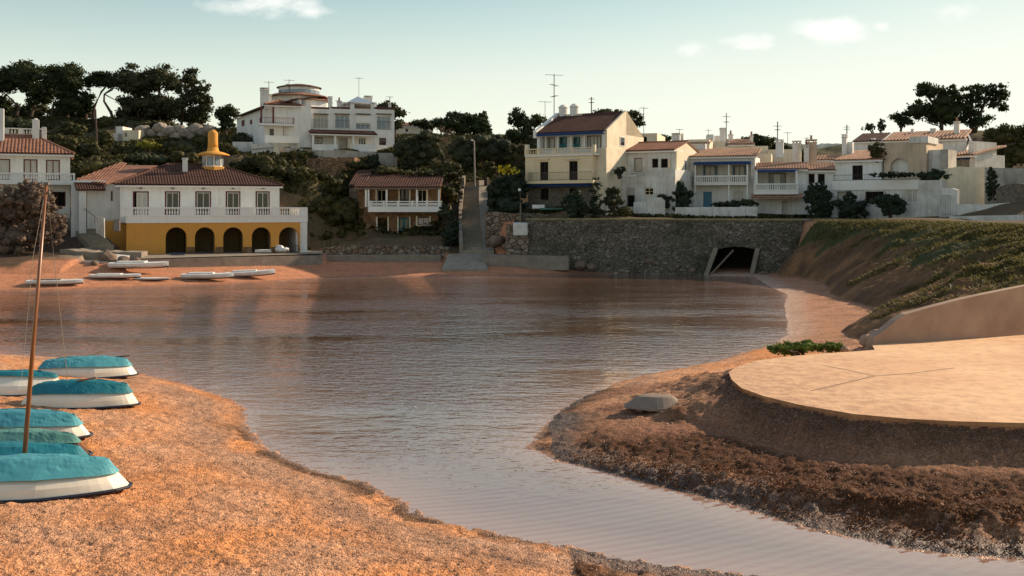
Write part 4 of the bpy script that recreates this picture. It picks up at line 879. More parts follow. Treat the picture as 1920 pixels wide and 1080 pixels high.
# pergola
for px in (655.5, 661, 699.5, 703):
    m_ = MB()
    a_ = h.uv(px, 0, -.6)[0]; w = -.6 if px in (661, 699.5) else -4
    a_ = h.uv(px, 0, w)[0]; h.bx(m_, a_ - .22, h.uv(px, 206, w)[1] - .3, a_ + .22, h.uv(px, 191.5, w)[1], w - .44, w); part('pergola_pillar', m_, M['trim'], h.root)
m_ = MB(); A_ = [h.uv(651, 191.5, -.3), h.uv(704, 191.5, -.3)]; z = A_[0][1]; zt = h.uv(676, 181, -2.5)[1]; ap = h.P((A_[0][0] + A_[1][0]) / 2, zt, -2.5); cs = [h.P(A_[0][0], z, -.3), h.P(A_[1][0], z, -.3), h.P(A_[1][0], z, -4.6), h.P(A_[0][0], z, -4.6)]
m_.add(cs + [ap], [(0, 1, 4), (1, 2, 4), (2, 3, 4), (3, 0, 4), (3, 2, 1, 0)]); part('pergola_roof', m_, M['glass_blue'], h.root)
m_ = MB(); r = h.rect((662, 193, 699, 204), -4.2); h.bx(m_, *r[:2], *r[2:], -4.4, -4.2); part('pergola_screen', m_, M['wood_grey'], h.root)
# link
h.block((560, 205, 584, 287), -1.2, 9, M['white'], [('win', 570, 223.5, 574, 230, .1, dict(nx=1, fm='wood_grey')), ('door', 569, 251.5, 577.5, 277.5, .15, dict(m='wood_red', leaves=1))], name='link_wall')
m_ = MB(); r = h.rect((561, 230, 574, 246), -.3); h.bx(m_, *r[:2], *r[2:], -1.2, -.3); part('bay', m_, M['white'], h.root)
# left block
h.block((496, 197, 562, 290), .6, 6, M['white'], [('void', 490.8, 203.5, 513.5, 231.5, 1.5), ('void', 536, 204, 552, 231.5, 1.5), ('win', 505.5, 241.5, 513.5, 255, .2, dict(fm='wood_red', nx=1)), ('win', 531, 235.5, 540.5, 255.5, .2, dict(fm='wood_red', nx=2, pm='glass_blue'))], name='left_block_wall')
rf = h.roof(499, 562, 196.3, 188.5, .6, 6, 'hip', over=.4, mt='tile', hipL=2.2, hipR=2.5)
h.slab((486, 231.5, 553, 235), .4, 1.8, 'trim', 'balcony_slab')
h.rail((489, 220.5, 552, 231.5), 1.7, sides=1.2, mt='wood_red', pitch=.2)
h.balustrade((513, 221.5, 545, 231.2), 1.55, style='flat', pitch=.32, name='balcony_panel', th=.08)
r = h.rect((490, 202, 493, 232), 1.7)
for px in (490, 512.5):
    m_ = MB(); a_ = h.uv(px, 0, 1.6)[0]; h.bx(m_, a_ - .09, h.uv(px, 231.5, 1.6)[1], a_ + .09, h.uv(px, 200, 1.6)[1], 1.5, 1.66); part('balcony_post', m_, M['wood_red'], h.root)
r = h.rect((497, 254.5, 562, 268), 1.9); m_ = MB(); h.bx(m_, *r[:2], *r[2:], 1.6, 1.9); part('terrace_parapet', m_, M['trim'], h.root)
h.block((515, 268, 563, 292), 1.5, 3, M['white2'], [('void', 533, 275, 545, 280, .4)], name='terrace_base')
h.chimney(496, 165, 200, -.4, .9, parent=rf); h.chimney(502, 177, 198, -.6, .8, parent=rf)
# receding wing
k = 1.0
P0 = h.P(h.uv(496.5, 0, .3)[0], 0, .3); m_ = MB()
a_ = (P0[0], P0[1]); Yb = 131.0; b_ = (wx(444, Yb), Yb)
za0, za1, zb0, zb1 = wz(275, a_[1]), wz(203, a_[1]), wz(262, Yb), wz(221.5, Yb)
m_.hexa([(a_[0], a_[1], za0), (a_[0] + 5, a_[1] + 1.5, za0), (b_[0] + 5, b_[1] + 2, zb0 - 3), (b_[0], b_[1], zb0 - 3)], [(a_[0], a_[1], za1), (a_[0] + 5, a_[1] + 1.5, za1 + .5), (b_[0] + 5, b_[1] + 2, zb1 + .5), (b_[0], b_[1], zb1)])
part('rear_wing_wall', m_, M['white'], h.root)
def lerp(t, z): return (a_[0] + (b_[0] - a_[0]) * t, a_[1] + (b_[1] - a_[1]) * t, z)
nn = np.array((b_[1] - a_[1], -(b_[0] - a_[0]))); nn = -nn / np.linalg.norm(nn)
for t0, t1, y0, y1 in ((.70, .80, 224.5, 235.5), (.42, .49, 224, 232)):
    p0, p1 = lerp(t0, 0), lerp(t1, 0); zA, zB = wz(y1, p0[1]), wz(y0, p0[1]); m_ = MB(); o_ = nn * .04
    m_.hexa([(p0[0] + o_[0], p0[1] + o_[1], zA), (p1[0] + o_[0], p1[1] + o_[1], zA), (p1[0] - o_[0], p1[1] - o_[1], zA), (p0[0] - o_[0], p0[1] - o_[1], zA)], [(p0[0] + o_[0], p0[1] + o_[1], zB), (p1[0] + o_[0], p1[1] + o_[1], zB), (p1[0] - o_[0], p1[1] - o_[1], zB), (p0[0] - o_[0], p0[1] - o_[1], zB)])
    part('window', m_, M['wood_red'], h.root)
m_ = MB(); strip_tiles(m_, (b_[0] + nn[0] * .5, b_[1] + nn[1] * .5, zb1 + .02), (a_[0] + nn[0] * .5, a_[1] + nn[1] * .5, za1 + .1), (a_[0] + 4, a_[1] + 1, za1 + 1.3), (b_[0] + 4, b_[1] + 1, zb1 + 1.3)); part('rear_wing_roof', m_, M['tile_dark'], h.root)
# tower
def oct_(px, w, prof, n, mt, name): c = h.P(h.uv(px, 0, w)[0], 0, w); mbx = MB(); z = lambda py: h.uv(px, py, w)[1]; mbx.lathe((c[0], c[1], 0), [(r_, z(p_)) for r_, p_ in prof], n); return part(name, mbx, M[mt], h.root)
oct_(553, -7, [(3.3, 215), (3.3, 183)], 8, 'white', 'tower_base'); oct_(556, -7, [(4.2, 184), (4.2, 182.8), (2.4, 176)], 8, 'tile', 'tower_skirt_roof')
oct_(575, -6.4, [(2.9, 215), (2.9, 191)], 8, 'white', 'stair_tower'); oct_(575, -6.4, [(3.3, 191.5), (3.3, 190.5), (1.8, 184)], 8, 'tile', 'stair_tower_roof')
oct_(561, -7, [(2.5, 181), (2.5, 166)], 20, 'white', 'drum'); oct_(561, -7, [(2.55, 179), (2.55, 171)], 20, 'glass_blue', 'drum_window_band'); oct_(561, -7, [(2.75, 166), (2.75, 164.6), (2.6, 164), (1.8, 161), (.8, 158.5), (.15, 157.5)], 20, 'tile_dark', 'dome')
r = h.rect((553, 185, 573, 200), -3.8); h.window(*r, -3.8, nx=3, ny=1, fm='wood_grey', pm='glass_blue', name='tower_window')

# ======== tall cream house
h = House('cream_house', 'tall cream three storey house with blue stripes, two balconies and twin round chimneys', 'house', 1007, 103.3, 1134, 99.5, 5.6)
h.block((1007, 247, 1134.5, 292), 0, 9.5, M['white'], [('void', 1012, 253.5, 1129, 280, 1.3)], name='upper_wall')
for x0, y0, x1, mt in ((1028.5, 258, 1040, 'curtain'), (1049, 257, 1063, 0), (1075, 257, 1088, 0), (1101, 254.5, 1127, 'curtain')):
    r = h.rect((x0, y0, x1, 279), -1.28)
    if mt: h.window(*r, -1.28, nx=4 if x0 > 1100 else 1, fm='wood_grey', pm='curtain', t=.06)
    else: h.door(*r, -1.22, m='teal', glazed=True)
m_ = MB()
for px in (1021, 1044, 1069, 1094):
    a_ = h.uv(px, 0, -.5)[0]; m_ = MB(); h.bx(m_, a_ - .09, h.uv(px, 280, -.5)[1], a_ + .09, h.uv(px, 252, -.5)[1], -.9, -.7); part('post', m_, M['trim'], h.root)
rf = h.roof(1007, 1134.5, 247, 216.5, 0, 9.5, 'gable', over=.3, mt='tile_dark', gable='creamlight', side=.05, pitch=.24, amp=.05)
r = h.rect((1007, 248.5, 1133, 253.2), .0); m_ = MB(); h.bx(m_, r[0] - .02, r[1], r[2] + .02, r[3], -.02, .30); part('blue_fascia', m_, M['bluedark'], h.root)
r = h.rect((1004, 214, 1010, 250), 0); m_ = MB()
for u in (h.u0 - .25,):
    m_.hexa([h.P(u, h.ze - .5, .3), h.P(u + .4, h.ze - .5, .3), h.P(u + .4, h.zr - .3, h.wr), h.P(u, h.zr - .3, h.wr)], [h.P(u, h.ze + .2, .3), h.P(u + .4, h.ze + .2, .3), h.P(u + .4, h.zr + .35, h.wr), h.P(u, h.zr + .35, h.wr)])
part('gable_parapet', m_, M['trim'], h.root)
# gable end skin and its window
m_ = MB(); U = h.u1 - .05; zt = lambda w: h.ze + (0.3 - w) * (h.zr - h.ze) / (0.3 - h.wr)
m_.hexa([h.P(U, 4.8, .02), h.P(U + .22, 4.8, .02), h.P(U + .22, 4.8, -9.4), h.P(U, 4.8, -9.4)], [h.P(U, h.ze - .15, .02), h.P(U + .22, h.ze - .15, .02), h.P(U + .22, h.ze - .15, -9.4), h.P(U, h.ze - .15, -9.4)])
m_.hexa([h.P(U, h.ze - .15, .02), h.P(U + .22, h.ze - .15, .02), h.P(U + .22, h.ze - .15, -9.4), h.P(U, h.ze - .15, -9.4)], [h.P(U, h.ze + .1, .02), h.P(U + .22, h.ze + .1, .02), h.P(U + .22, h.zr + .22, h.wr), h.P(U, h.zr + .22, h.wr)])
m_.add([h.P(U, h.ze - .15, -9.4), h.P(U + .22, h.ze - .15, -9.4), h.P(U + .22, h.zr + .22, h.wr), h.P(U, h.zr + .22, h.wr), h.P(U + .22, h.ze - .15, h.wr), h.P(U, h.ze - .15, h.wr)], [(0, 1, 2, 3), (1, 4, 2), (0, 3, 5)])
part('end_wall', m_, M['creamlight'], h.root)
def side_win(hh, U, w0, w1, z0, z1, fm='trim', pm='glass', name='window'):
    m_ = MB()
    def b(m, wa, za, wb, zb, ua, ub): m.hexa([hh.P(ua, za, wa), hh.P(ub, za, wa), hh.P(ub, za, wb), hh.P(ua, za, wb)], [hh.P(ua, zb, wa), hh.P(ub, zb, wa), hh.P(ub, zb, wb), hh.P(ua, zb, wb)])
    t = .08
    b(m_, w0, z0, w0 - t, z1, U, U + .05); b(m_, w1 + t, z0, w1, z1, U, U + .05); b(m_, w0 - t, z0, w1 + t, z0 + t, U, U + .05); b(m_, w0 - t, z1 - t, w1 + t, z1, U, U + .05)
    f = part(name, m_, M[fm], hh.root); p = MB(); b(p, w0 - t, z0 + t, w1 + t, z1 - t, U - .05, U + .02); part('pane', p, M[pm], f)
z0, z1 = wz(275, 103), wz(257, 103); side_win(h, U + .22, -3.1, -4.3, z0, z1)
# middle storey
h.block((985, 290, 1112, 345), 1.2, 6, M['cream'], [('win', 1012.5, 303.5, 1028, 338.5, .15, dict(nx=2, fm='wood_dark', pm='black', t=.05)), ('win', 1067, 302, 1083, 338.5, .15, dict(nx=2, fm='wood_dark', pm='black', t=.05))], name='middle_wall', top=False)
h.block((1108, 277, 1137, 395), .5, 6, M['creamlight'], name='corner_wall', zb=5.0)
h.slab((984, 289, 1118, 292.5), -.2, 1.35, 'trim', 'balcony_slab'); h.balustrade((984, 277.5, 1112.5, 289.2), 1.3, [(988, 1007), (1013, 1037), (1043, 1071), (1077, 1109)], mt='cream', pitch=.28, sides=None)
for a0 in (984, 1110.5): r = h.rect((a0, 271, a0 + 5, 290), 1.36); m_ = MB(); h.bx(m_, r[0], r[1], r[2], r[3], .9, 1.36); part('corner_post', m_, M['creamlight'], h.root)
for x0, x1 in ((1008, 1030), (1062, 1085)): r = h.rect((x0, 297, x1, 299.5), 1.2); m_ = MB(); h.bx(m_, *r[:2], *r[2:], 1.2, 1.4); part('lintel', m_, M['creamlight'], h.root)
h.slab((984, 338.5, 1112, 344), 1.0, 2.3, 'cream', 'lower_balcony_slab'); h.rail((990, 323, 1110, 338.3), 2.2, sides=.9, pitch=.16, mt='metal')
r = h.rect((985, 344, 1106, 350), 1.6); m_ = MB(); h.bx(m_, *r[:2], *r[2:], 1.1, 1.9); part('blue_beam', m_, M['bluedark'], h.root)
h.block((990, 345, 1108, 392), .9, 6, M['greystone'], [('win', 1013, 353.5, 1028.5, 375, .2, dict(fm='wood_dark', pm='black')), ('win', 1067, 353, 1084, 373, .2, dict(fm='wood_dark', pm='black'))], name='ground_wall', zb=5.0, top=False)
h.chimney(1056, 196, 222, -4.9, .95, round_=True, parent=rf); h.chimney(1077, 194, 222, -4.9, .95, round_=True, parent=rf)
r = h.rect((1061, 214, 1091, 219.5), -4.5); m_ = MB(); h.bx(m_, *r[:2], *r[2:], -5.2, -4.5); part('chimney_base', m_, M['creamlight'], rf)
HC = h

# ======== narrow weathered white house
h = House('weathered_white_house', 'weathered white house right of the cream one, small tiled roof, open shutters and overgrown yard', 'house', 1165, 102.5, 1265, 99.6, 5.0)
h.block((1166, 281.5, 1265, 335), -1.0, 7, M['white2'], [('win', 1189, 296, 1204.5, 322.5, .12, dict(nx=1, fm='wood_grey', pm='curtain')), ('win', 1222.5, 297.5, 1234, 314.5, .18, dict(fm='wood_dark', pm='black', nx=1)), ('win', 1239, 297.5, 1252, 314.5, .18, dict(fm='wood_dark', pm='black', nx=1))], name='upper_wall')
rf = h.roof(1166, 1265, 281.5, 267.8, -1.0, 7, 'gable', over=.3, mt='tile', gable='creamlight', side=.1)
U = h.u1 - .1; m_ = MB(); m_.hexa([h.P(U, 4.8, -1), h.P(U + .2, 4.8, -1), h.P(U + .2, 4.8, -7.9), h.P(U, 4.8, -7.9)], [h.P(U, h.ze - .15, -1), h.P(U + .2, h.ze - .15, -1), h.P(U + .2, h.ze - .15, -7.9), h.P(U, h.ze - .15, -7.9)]); part('end_wall', m_, M['creamlight'], h.root)
for w0, y0, y1 in ((-3.2, 300, 320), (-5.2, 300, 316), (-6.5, 299, 314)): side_win(h, U + .2, w0, w0 - .6, wz(y1, 103), wz(y0, 103), 'trim', 'glass')
for x0 in (1252.4,): r = h.rect((x0, 297.5, x0 + 4, 314.5), -.8); m_ = MB(); h.bx(m_, *r[:2], *r[2:], -.9, -.84); part('shutter', m_, M['cream'], h.root)
h.block((1151, 330.5, 1250, 410), .6, 6, M['white2'], [('void', 1152.5, 344, 1163.5, 360, .5), ('win', 1175, 351.5, 1190, 388, .2, dict(nx=1, fm='wood_grey', pm='black')), ('win', 1208.5, 352, 1225.5, 366, .14, dict(nx=2, ny=2, fm='cream', pm='black', t=.08))], name='lower_wall', zb=4.8)
m_ = MB(); r = h.rect((1175.5, 351.5, 1189.5, 366), .6); h.bx(m_, *r[:2], *r[2:], .5, .58); part('roller_blind', m_, M['curtain'], h.root)
h.block((1248, 318, 1266, 410), .5, 5, M['white2'], name='side_wall', zb=4.8)
h.rail((1183, 325, 1209, 331), .5, pitch=.2, mt='metal')
h.slab((1155, 328.5, 1192, 331.2), -.9, .65, 'trim', 'terrace_edge')

# ======== blue awning house
h = House('blue_awning_house', 'white house with a long blue awning over a white balustraded balcony and a blue door', 'house', 1292, 104.0, 1412, 102.0, 5.0)
h.block((1292, 292, 1414, 410), 0, 8, M['white'], [('void', 1301, 307.5, 1408, 344, 1.6), ('door', 1318.5, 359.5, 1334.5, 389, .12, dict(m='blue')), ('win', 1375, 358.5, 1394.5, 377, .15, dict(nx=3, ny=2, fm='trim', pm='curtain'))], zb=4.8)
for x0, x1 in ((1321.5, 1341.5), (1376.5, 1396.5)):
    r = h.rect((x0, 310, x1, 343), -1.58); h.window(*r, -1.58, nx=2, fm='wood_grey', pm='curtain', t=.07)
    for xx in (x0 - 3, x1 + .5): r = h.rect((xx, 310, xx + 2.8, 343), -1.4); m_ = MB(); h.bx(m_, *r[:2], *r[2:], -1.5, -1.44); part('shutter', m_, M['blue'], h.root)
rf = h.roof(1293, 1414, 292.5, 279, 0, 6.5, 'shed', over=.4, mt='tile_pale', side=.3)
h.awning((1300, 303.5, 1408, 308.5), 0, 1.3)
h.slab((1301, 344, 1403, 347), -.1, 1.3, 'trim', 'balcony_slab'); h.balustrade((1302, 329, 1402.5, 344.2), 1.25, style='flat', pitch=.19, sides=1.1)
for px in (1303.5, 1366.5, 1401): a_ = h.uv(px, 0, 1.2)[0]; m_ = MB(); h.bx(m_, a_ - .06, h.uv(px, 410, 1.2)[1], a_ + .06, h.uv(px, 307, 1.2)[1], 1.1, 1.2); part('post', m_, M['trim'], h.root)
h.chimney(1462, 262, 296, -3, .75); h.chimney(1316, 268, 283, -6, .9, cap=False)
# ======== second house with awning
h = House('balcony_house', 'white house with a short blue awning, white slatted balcony and small tiled porch', 'house', 1420, 101.5, 1564, 99.5, 5.0)
h.block((1413, 316, 1512, 411), 0, 8, M['white'], [('void', 1421, 321, 1493, 358, 1.6), ('void', 1466, 377.5, 1485, 410, .4)], zb=4.8, name='balcony_wall')
r = h.rect((1441, 323.5, 1473.5, 357), -1.58); h.window(*r, -1.58, nx=3, fm='wood_grey', pm='glass', t=.09); r = h.rect((1451, 326, 1463, 357), -1.5); m_ = MB(); h.bx(m_, *r[:2], *r[2:], -1.5, -1.46); part('curtain', m_, M['curtain'], h.root)
r = h.rect((1466.3, 378, 1475, 410), -.1); h.rail((1466.8, 378, 1476, 409), -.15, pitch=.12, mt='iron')
rf = h.roof(1420, 1512, 316.5, 304.5, 0, 5.5, 'shed', over=.4, mt='tile_pale', side=.2)
h.awning((1419, 317.5, 1496, 322.5), 0, 1.0)
h.slab((1413, 357.5, 1497, 364.5), -.05, 1.3, 'trim', 'balcony_slab'); h.balustrade((1413.5, 344, 1497, 357.8), 1.25, style='flat', pitch=.17, sides=1.1)
for px in (1418, 1493.5): a_ = h.uv(px, 0, 1.2)[0]; m_ = MB(); h.bx(m_, a_ - .10, h.uv(px, 358, 1.2)[1], a_ + .10, h.uv(px, 320, 1.2)[1], 1.0, 1.2); part('post', m_, M['trim'], h.root)
m_ = MB(); r = h.rect((1408, 365, 1506, 371), 1.4); strip_tiles(m_, h.P(r[0], r[1], 1.7), h.P(r[2], r[1], 1.7), h.P(r[2], r[3] + .1, .02), h.P(r[0], r[3] + .1, .02)); part('porch_roof', m_, M['tile_pale'], h.root)
h.block((1510, 320, 1566, 411), -.2, 7, M['white'], [('win', 1516, 326, 1527.5, 343.5, .15, dict(fm='wood_dark', pm='black', nx=1)), ('win', 1533.5, 326, 1546.5, 343.5, .15, dict(fm='wood_dark', pm='black', nx=1))], name='side_wall', zb=4.8)
h.roof(1506, 1566, 318.5, 306, -.2, 5, 'shed', over=.4, mt='tile_pale', side=.1)
h.chimney(1521, 262, 306, -6, 1.1, 'peach', pot=True); h.chimney(1491, 264, 306, -7, .55); h.chimney(1497, 264, 306, -7.4, .55); h.chimney(1512, 272, 308, -5, .5, pot=True)
# ======== terrace house
h = House('terrace_house', 'long white house with a railed terrace, dark upper door and creepers over its lower openings', 'house', 1562, 97.5, 1765, 91.5, 5.0)
h.block((1566, 299.5, 1652, 340), -2, 6, M['white'], [('win', 1598, 310, 1617.5, 337.5, .15, dict(nx=2, fm='wood_dark', pm='black', t=.05))], name='upper_wall')
rf = h.roof(1568, 1652, 299, 282.5, -2, 5.5, 'shed', over=.4, mt='tile_pale', side=.2)
h.chimney(1584, 252, 292, -5, .45); h.chimney(1595, 262, 292, -5.5, .5, cap=False)
h.block((1560, 338, 1722, 356), 0, 7, M['trim'], name='terrace_slab')
h.block((1560, 353.5, 1765, 413), -.12, 7, M['white2'], [('void', 1569, 359, 1591, 382, .6), ('win', 1622, 359, 1657, 381, .3, dict(nx=3, fm='wood_dark', pm='black')), ('win', 1700, 355, 1721, 380, .12, dict(nx=2, fm='trim', pm='curtain'))], name='lower_wall', zb=4.8)
h.rail((1563, 327, 1720, 338), -.2, sides=None, pitch=.2)
m_ = MB(); h.block((1720, 338, 1765, 357), -.13, 6, M['white2'], name='stepped_wall')
# arched upper wing
h.block((1657, 266, 1737, 340), -2.4, 6, M['peach'], [('arch', 1669, 296.5, 1704, 323, .5)], name='arched_wing_wall', zb=8.2)
r = h.rect((1666, 293, 1707, 324), -2.4); m_ = MB(); h.bx(m_, *r[:2], *r[2:], -3.3, -2.95); part('niche_back', m_, M['white'], h.root)
r = h.rect((1705, 256, 1740, 268), -2.3); m_ = MB(); h.bx(m_, *r[:2], *r[2:], -6, -2.3); part('wing_parapet', m_, M['white2'], h.root)
h.block((1764, 280, 1778, 318), -2, 3, M['old'], name='ruined_pier', zb=8)
h.block((1736, 281, 1766, 318), -3.2, 3, M['white2'], name='upper_side_wall', zb=8)
# ======== upper right roofs
h = House('ridge_house', 'wide white house on the ridge with long sun bleached tile roofs below the tall pines', 'house', 1600, 112, 1812, 106, 9)
h.block((1652, 262, 1812, 300), 0, 6, M['white2'], name='wall', zb=8.5)
rf = h.roof(1660, 1806, 261.5, 246.5, 0, 5.5, 'shed', over=.3, mt='tile_pale', pitch=.34, amp=.09)
h.block((1600, 262, 1656, 300), -.8, 6, M['white'], name='left_wall', zb=8.5); h.roof(1602, 1650, 264, 250.5, -.8, 5, 'shed', over=.3, mt='tile_dark', pitch=.34)
h.chimney(1794, 228, 256, -3, .55, parent=rf, pot=True); h.chimney(1711, 240, 252, -4.4, .3, cap=False); h.chimney(1750, 239, 252, -4.4, .6, cap=False); h.chimney(1637, 258, 266, -1, .4, cap=False)
m_ = MB(); m_.hexa([h.P(h.uv(1801, 0, 0)[0], h.uv(1801, 256, 0)[1], -4), h.P(h.uv(1804, 0, 0)[0], h.uv(1801, 256, 0)[1], -4), h.P(h.uv(1822, 0, 0)[0], h.uv(1820, 275, 0)[1], 0), h.P(h.uv(1819, 0, 0)[0], h.uv(1820, 275, 0)[1], 0)],
   [h.P(h.uv(1801, 0, 0)[0], h.uv(1801, 241, 0)[1], -4), h.P(h.uv(1804, 0, 0)[0], h.uv(1801, 241, 0)[1], -4), h.P(h.uv(1822, 0, 0)[0], h.uv(1820, 263, 0)[1], 0), h.P(h.uv(1819, 0, 0)[0], h.uv(1820, 263, 0)[1], 0)]); part('gable_parapet', m_, M['trim'], h.root)
h = House('shaded_porch_house', 'small house at far right with a dark blue awning under a short tile roof', 'house', 1786, 99, 1828, 97, 8)
h.block((1786, 290, 1828, 325), 0, 5, M['white2'], [('void', 1788, 292, 1818, 314, 1.2)], zb=7.6)
h.roof(1788, 1828, 290.5, 278, 0, 5, 'shed', over=.5, mt='tile_pale', pitch=.3, amp=.09); h.awning((1789, 292, 1818, 299), -1.1, .1)
r = h.rect((1817, 265, 1827, 292), -.3); m_ = MB(); h.bx(m_, *r[:2], *r[2:], -4, -.2); part('end_wall', m_, M['white2'], h.root)
# ======== houses behind the row
h = House('roof_terrace_house', 'cream rooftop storey with a chimney and tiled lean-to roof behind the blue awning house', 'house', 1320, 118, 1460, 117, 8)
h.block((1328, 274, 1440, 300), 0, 7, M['creamlight'], [('win', 1360.5, 267.5, 1364.5, 274.5, .15, dict(nx=1))], zb=8)
h.block((1331, 265, 1368, 300), -.5, 6, M['creamlight'], [('win', 1360.2, 267, 1364.2, 274.5, .15, dict(nx=1, fm='wood_dark'))], name='upper_wall', zb=8); h.block((1326, 252, 1338, 282), -2, 2, M['white'], name='stair_turret', zb=8)
h.roof(1368, 1414, 270, 261, 0, 4.5, 'shed', over=.2, mt='tile_pale', side=.1, pitch=.36)
h.chimney(1355.5, 240, 266, -2, .7, pot=False); h.chimney(1370, 252, 266, -3, .5, pot=True); h.chimney(1409, 254, 274, -2, .35, pot=True); h.chimney(1346, 253, 266, -4, .8, cap=False)
h = House('back_row_house', 'low cream house with a plain wall between the two awning houses, behind the balcony house', 'house', 1440, 116, 1500, 115, 8)
h.block((1440, 280, 1502, 318), 0, 6, M['creamlight'], zb=8); h.block((1400, 288, 1446, 320), 6, 4, M['creamlight'], name='front_wall', zb=8)
h = House('pale_flat_roofed_house', 'pale flat roofed house behind the narrow weathered one, with a row of low chimneys', 'house', 1185, 118, 1300, 116, 8)
h.block((1188, 250, 1232, 290), 0, 7, M['creamlight'], [('arch', 1205, 256, 1213, 266, .3)], zb=8)
h.chimney(1193, 243, 252, -1, .9, cap=False); h.chimney(1268, 250, 270, 0, .9); h.block((1283, 262, 1330, 300), 2, 6, M['creamlight'], name='side_wall', zb=8)
h.roof(1283, 1330, 268, 262, 2, 4, 'shed', over=.2, mt='tile_pale', side=.1); h.chimney(1278, 248, 266, -1, .5, cap=False)
h = House('tiled_back_house', 'low tile roofed house behind the balcony house, between it and the terrace house', 'house', 1520, 110, 1570, 109, 8)
h.block((1522, 300, 1570, 320), 0, 5, M['white2'], zb=8); h.roof(1528, 1568, 299, 291, 0, 4.5, 'shed', over=.2, mt='tile_pale', side=.1, pitch=.34)
h = House('distant_white_house', 'small distant white house between trees right of the hilltop mansion', 'house', 740, 160, 820, 162, 17)
h.block((745, 236, 812, 262), 0, 8, M['creamlight'], [('win', 760, 241, 766, 248, .2, dict(nx=1))], zb=15); h.roof(745, 812, 236, 232, 0, 8, 'gable', over=.3, mt='tile_pale', side=.2, pitch=.5)
h = House('white_garage', 'low white flat garage with a slanted coping below the mansion', 'garage', 450, 112, 524, 113, 11.5)
h.block((472, 270.5, 513, 293), 0, 5, M['white2'], zb=10); h.block((513, 268, 524, 291), .3, 4, M['creamlight'], name='end_pier', zb=10); h.block((436, 266, 474, 284), -3, 3, M['white2'], name='rear_wall', zb=10)
m_ = MB(); u0, u1 = h.uv(473, 0, .1)[0], h.uv(513, 0, .1)[0]; m_.hexa([h.P(u0, h.uv(473, 281, 0)[1], .1), h.P(u1, h.uv(513, 277.5, 0)[1], .1), h.P(u1, h.uv(513, 277.5, 0)[1], -.1), h.P(u0, h.uv(473, 281, 0)[1], -.1)], [h.P(u0, h.uv(473, 279, 0)[1], .1), h.P(u1, h.uv(513, 275, 0)[1], .1), h.P(u1, h.uv(513, 275, 0)[1], -.1), h.P(u0, h.uv(473, 279, 0)[1], -.1)]); part('coping', m_, M['old'], h.root)
h = House('hillside_ruin', 'small broken white building among boulders below the left pines', 'ruin', 205, 122, 262, 122, 13)
h.block((217, 237, 230, 258), 0, 3, M['white2'], zb=12.5); h.block((230, 244, 260, 262), .4, 2.5, M['creamlight'], [('win', 233, 249, 238, 257, .3, dict(nx=1))], name='front_wall', zb=12.5); h.block((212, 250, 220, 264), .8, 2, M['white2'], name='low_wall', zb=12)

# ---------------- walls, quay, stairs
def wall_line(name, pts, th, mt, label, cat='wall', group=None, cap=None, kind=None, rough=0, seed=0):
    """pts: (px, Y, py_top, z_bottom); thickness runs away from the camera"""
    mb = MB(); R_ = random.Random(seed); P = []
    for i in range(len(pts) - 1):
        a_, b_ = pts[i], pts[i + 1]; A_ = np.array((wx(a_[0], a_[1]), a_[1], wz(a_[2], a_[1]), a_[3])); B_ = np.array((wx(b_[0], b_[1]), b_[1], wz(b_[2], b_[1]), b_[3]))
        n = max(1, int(np.linalg.norm((B_ - A_)[:2]) / .6)) if rough else 1
        for k in range(n): P.append(A_ + (B_ - A_) * k / n)
    P.append(B_); P = [p + np.array((0, 0, R_.uniform(-rough, rough), 0)) for p in P]
    m = len(P); vs = []
    for i, p in enumerate(P):
        d = P[min(i + 1, m - 1)] - P[max(i - 1, 0)]; d = d[:2] / np.linalg.norm(d[:2]); n_ = np.array((-d[1], d[0])) * th
        j = R_.uniform(-rough, rough) * .6
        vs += [(p[0] - n_[0] / th * j, p[1] - n_[1] / th * j, p[3]), (p[0], p[1], p[2]), (p[0] + n_[0], p[1] + n_[1], p[2]), (p[0] + n_[0], p[1] + n_[1], p[3])]
    fs = []
    for i in range(m - 1):
        for j in range(3): fs.append((i * 4 + j, (i + 1) * 4 + j, (i + 1) * 4 + j + 1, i * 4 + j + 1)[::-1])
    fs += [(0, 1, 2, 3), ((m - 1) * 4 + 3, (m - 1) * 4 + 2, (m - 1) * 4 + 1, (m - 1) * 4)]
    mb.add(vs, fs)
    return single(name, mb, M[mt], label, cat, group, kind)
wall_line('quay_wall', [(215, 82.5, 487.5, .7), (300, 84.3, 486, .7), (420, 87.1, 482.5, .7), (605, 92.3, 478.5, .6)], .7, 'concrete', 'low grey concrete quay kerb in front of the yellow arcade', 'quay')
wall_line('rubble_wall', [(572, 96.4, 470, 1.0), (640, 96.8, 461, 1.0), (700, 97.0, 460.5, 1.0), (775, 97.2, 461, 1.0), (842, 97.4, 462.5, 1.0)], .7, 'rubble', 'low whitewashed rubble wall below the stone boathouse', rough=.07, seed=3)
wall_line('concrete_apron', [(575, 95.0, 478.5, .8), (700, 95.4, 479, .8), (826, 95.6, 478, .8)], 1.2, 'concrete', 'flat concrete strip at the foot of the rubble wall', 'kerb', rough=.03, seed=4)
wall_line('landing_ledge', [(905, 92.6, 478.5, .3), (1000, 92.4, 479.5, .3), (1066, 91.9, 481, .3)], 2.6, 'concrete', 'low concrete ledge right of the slipway', 'kerb')
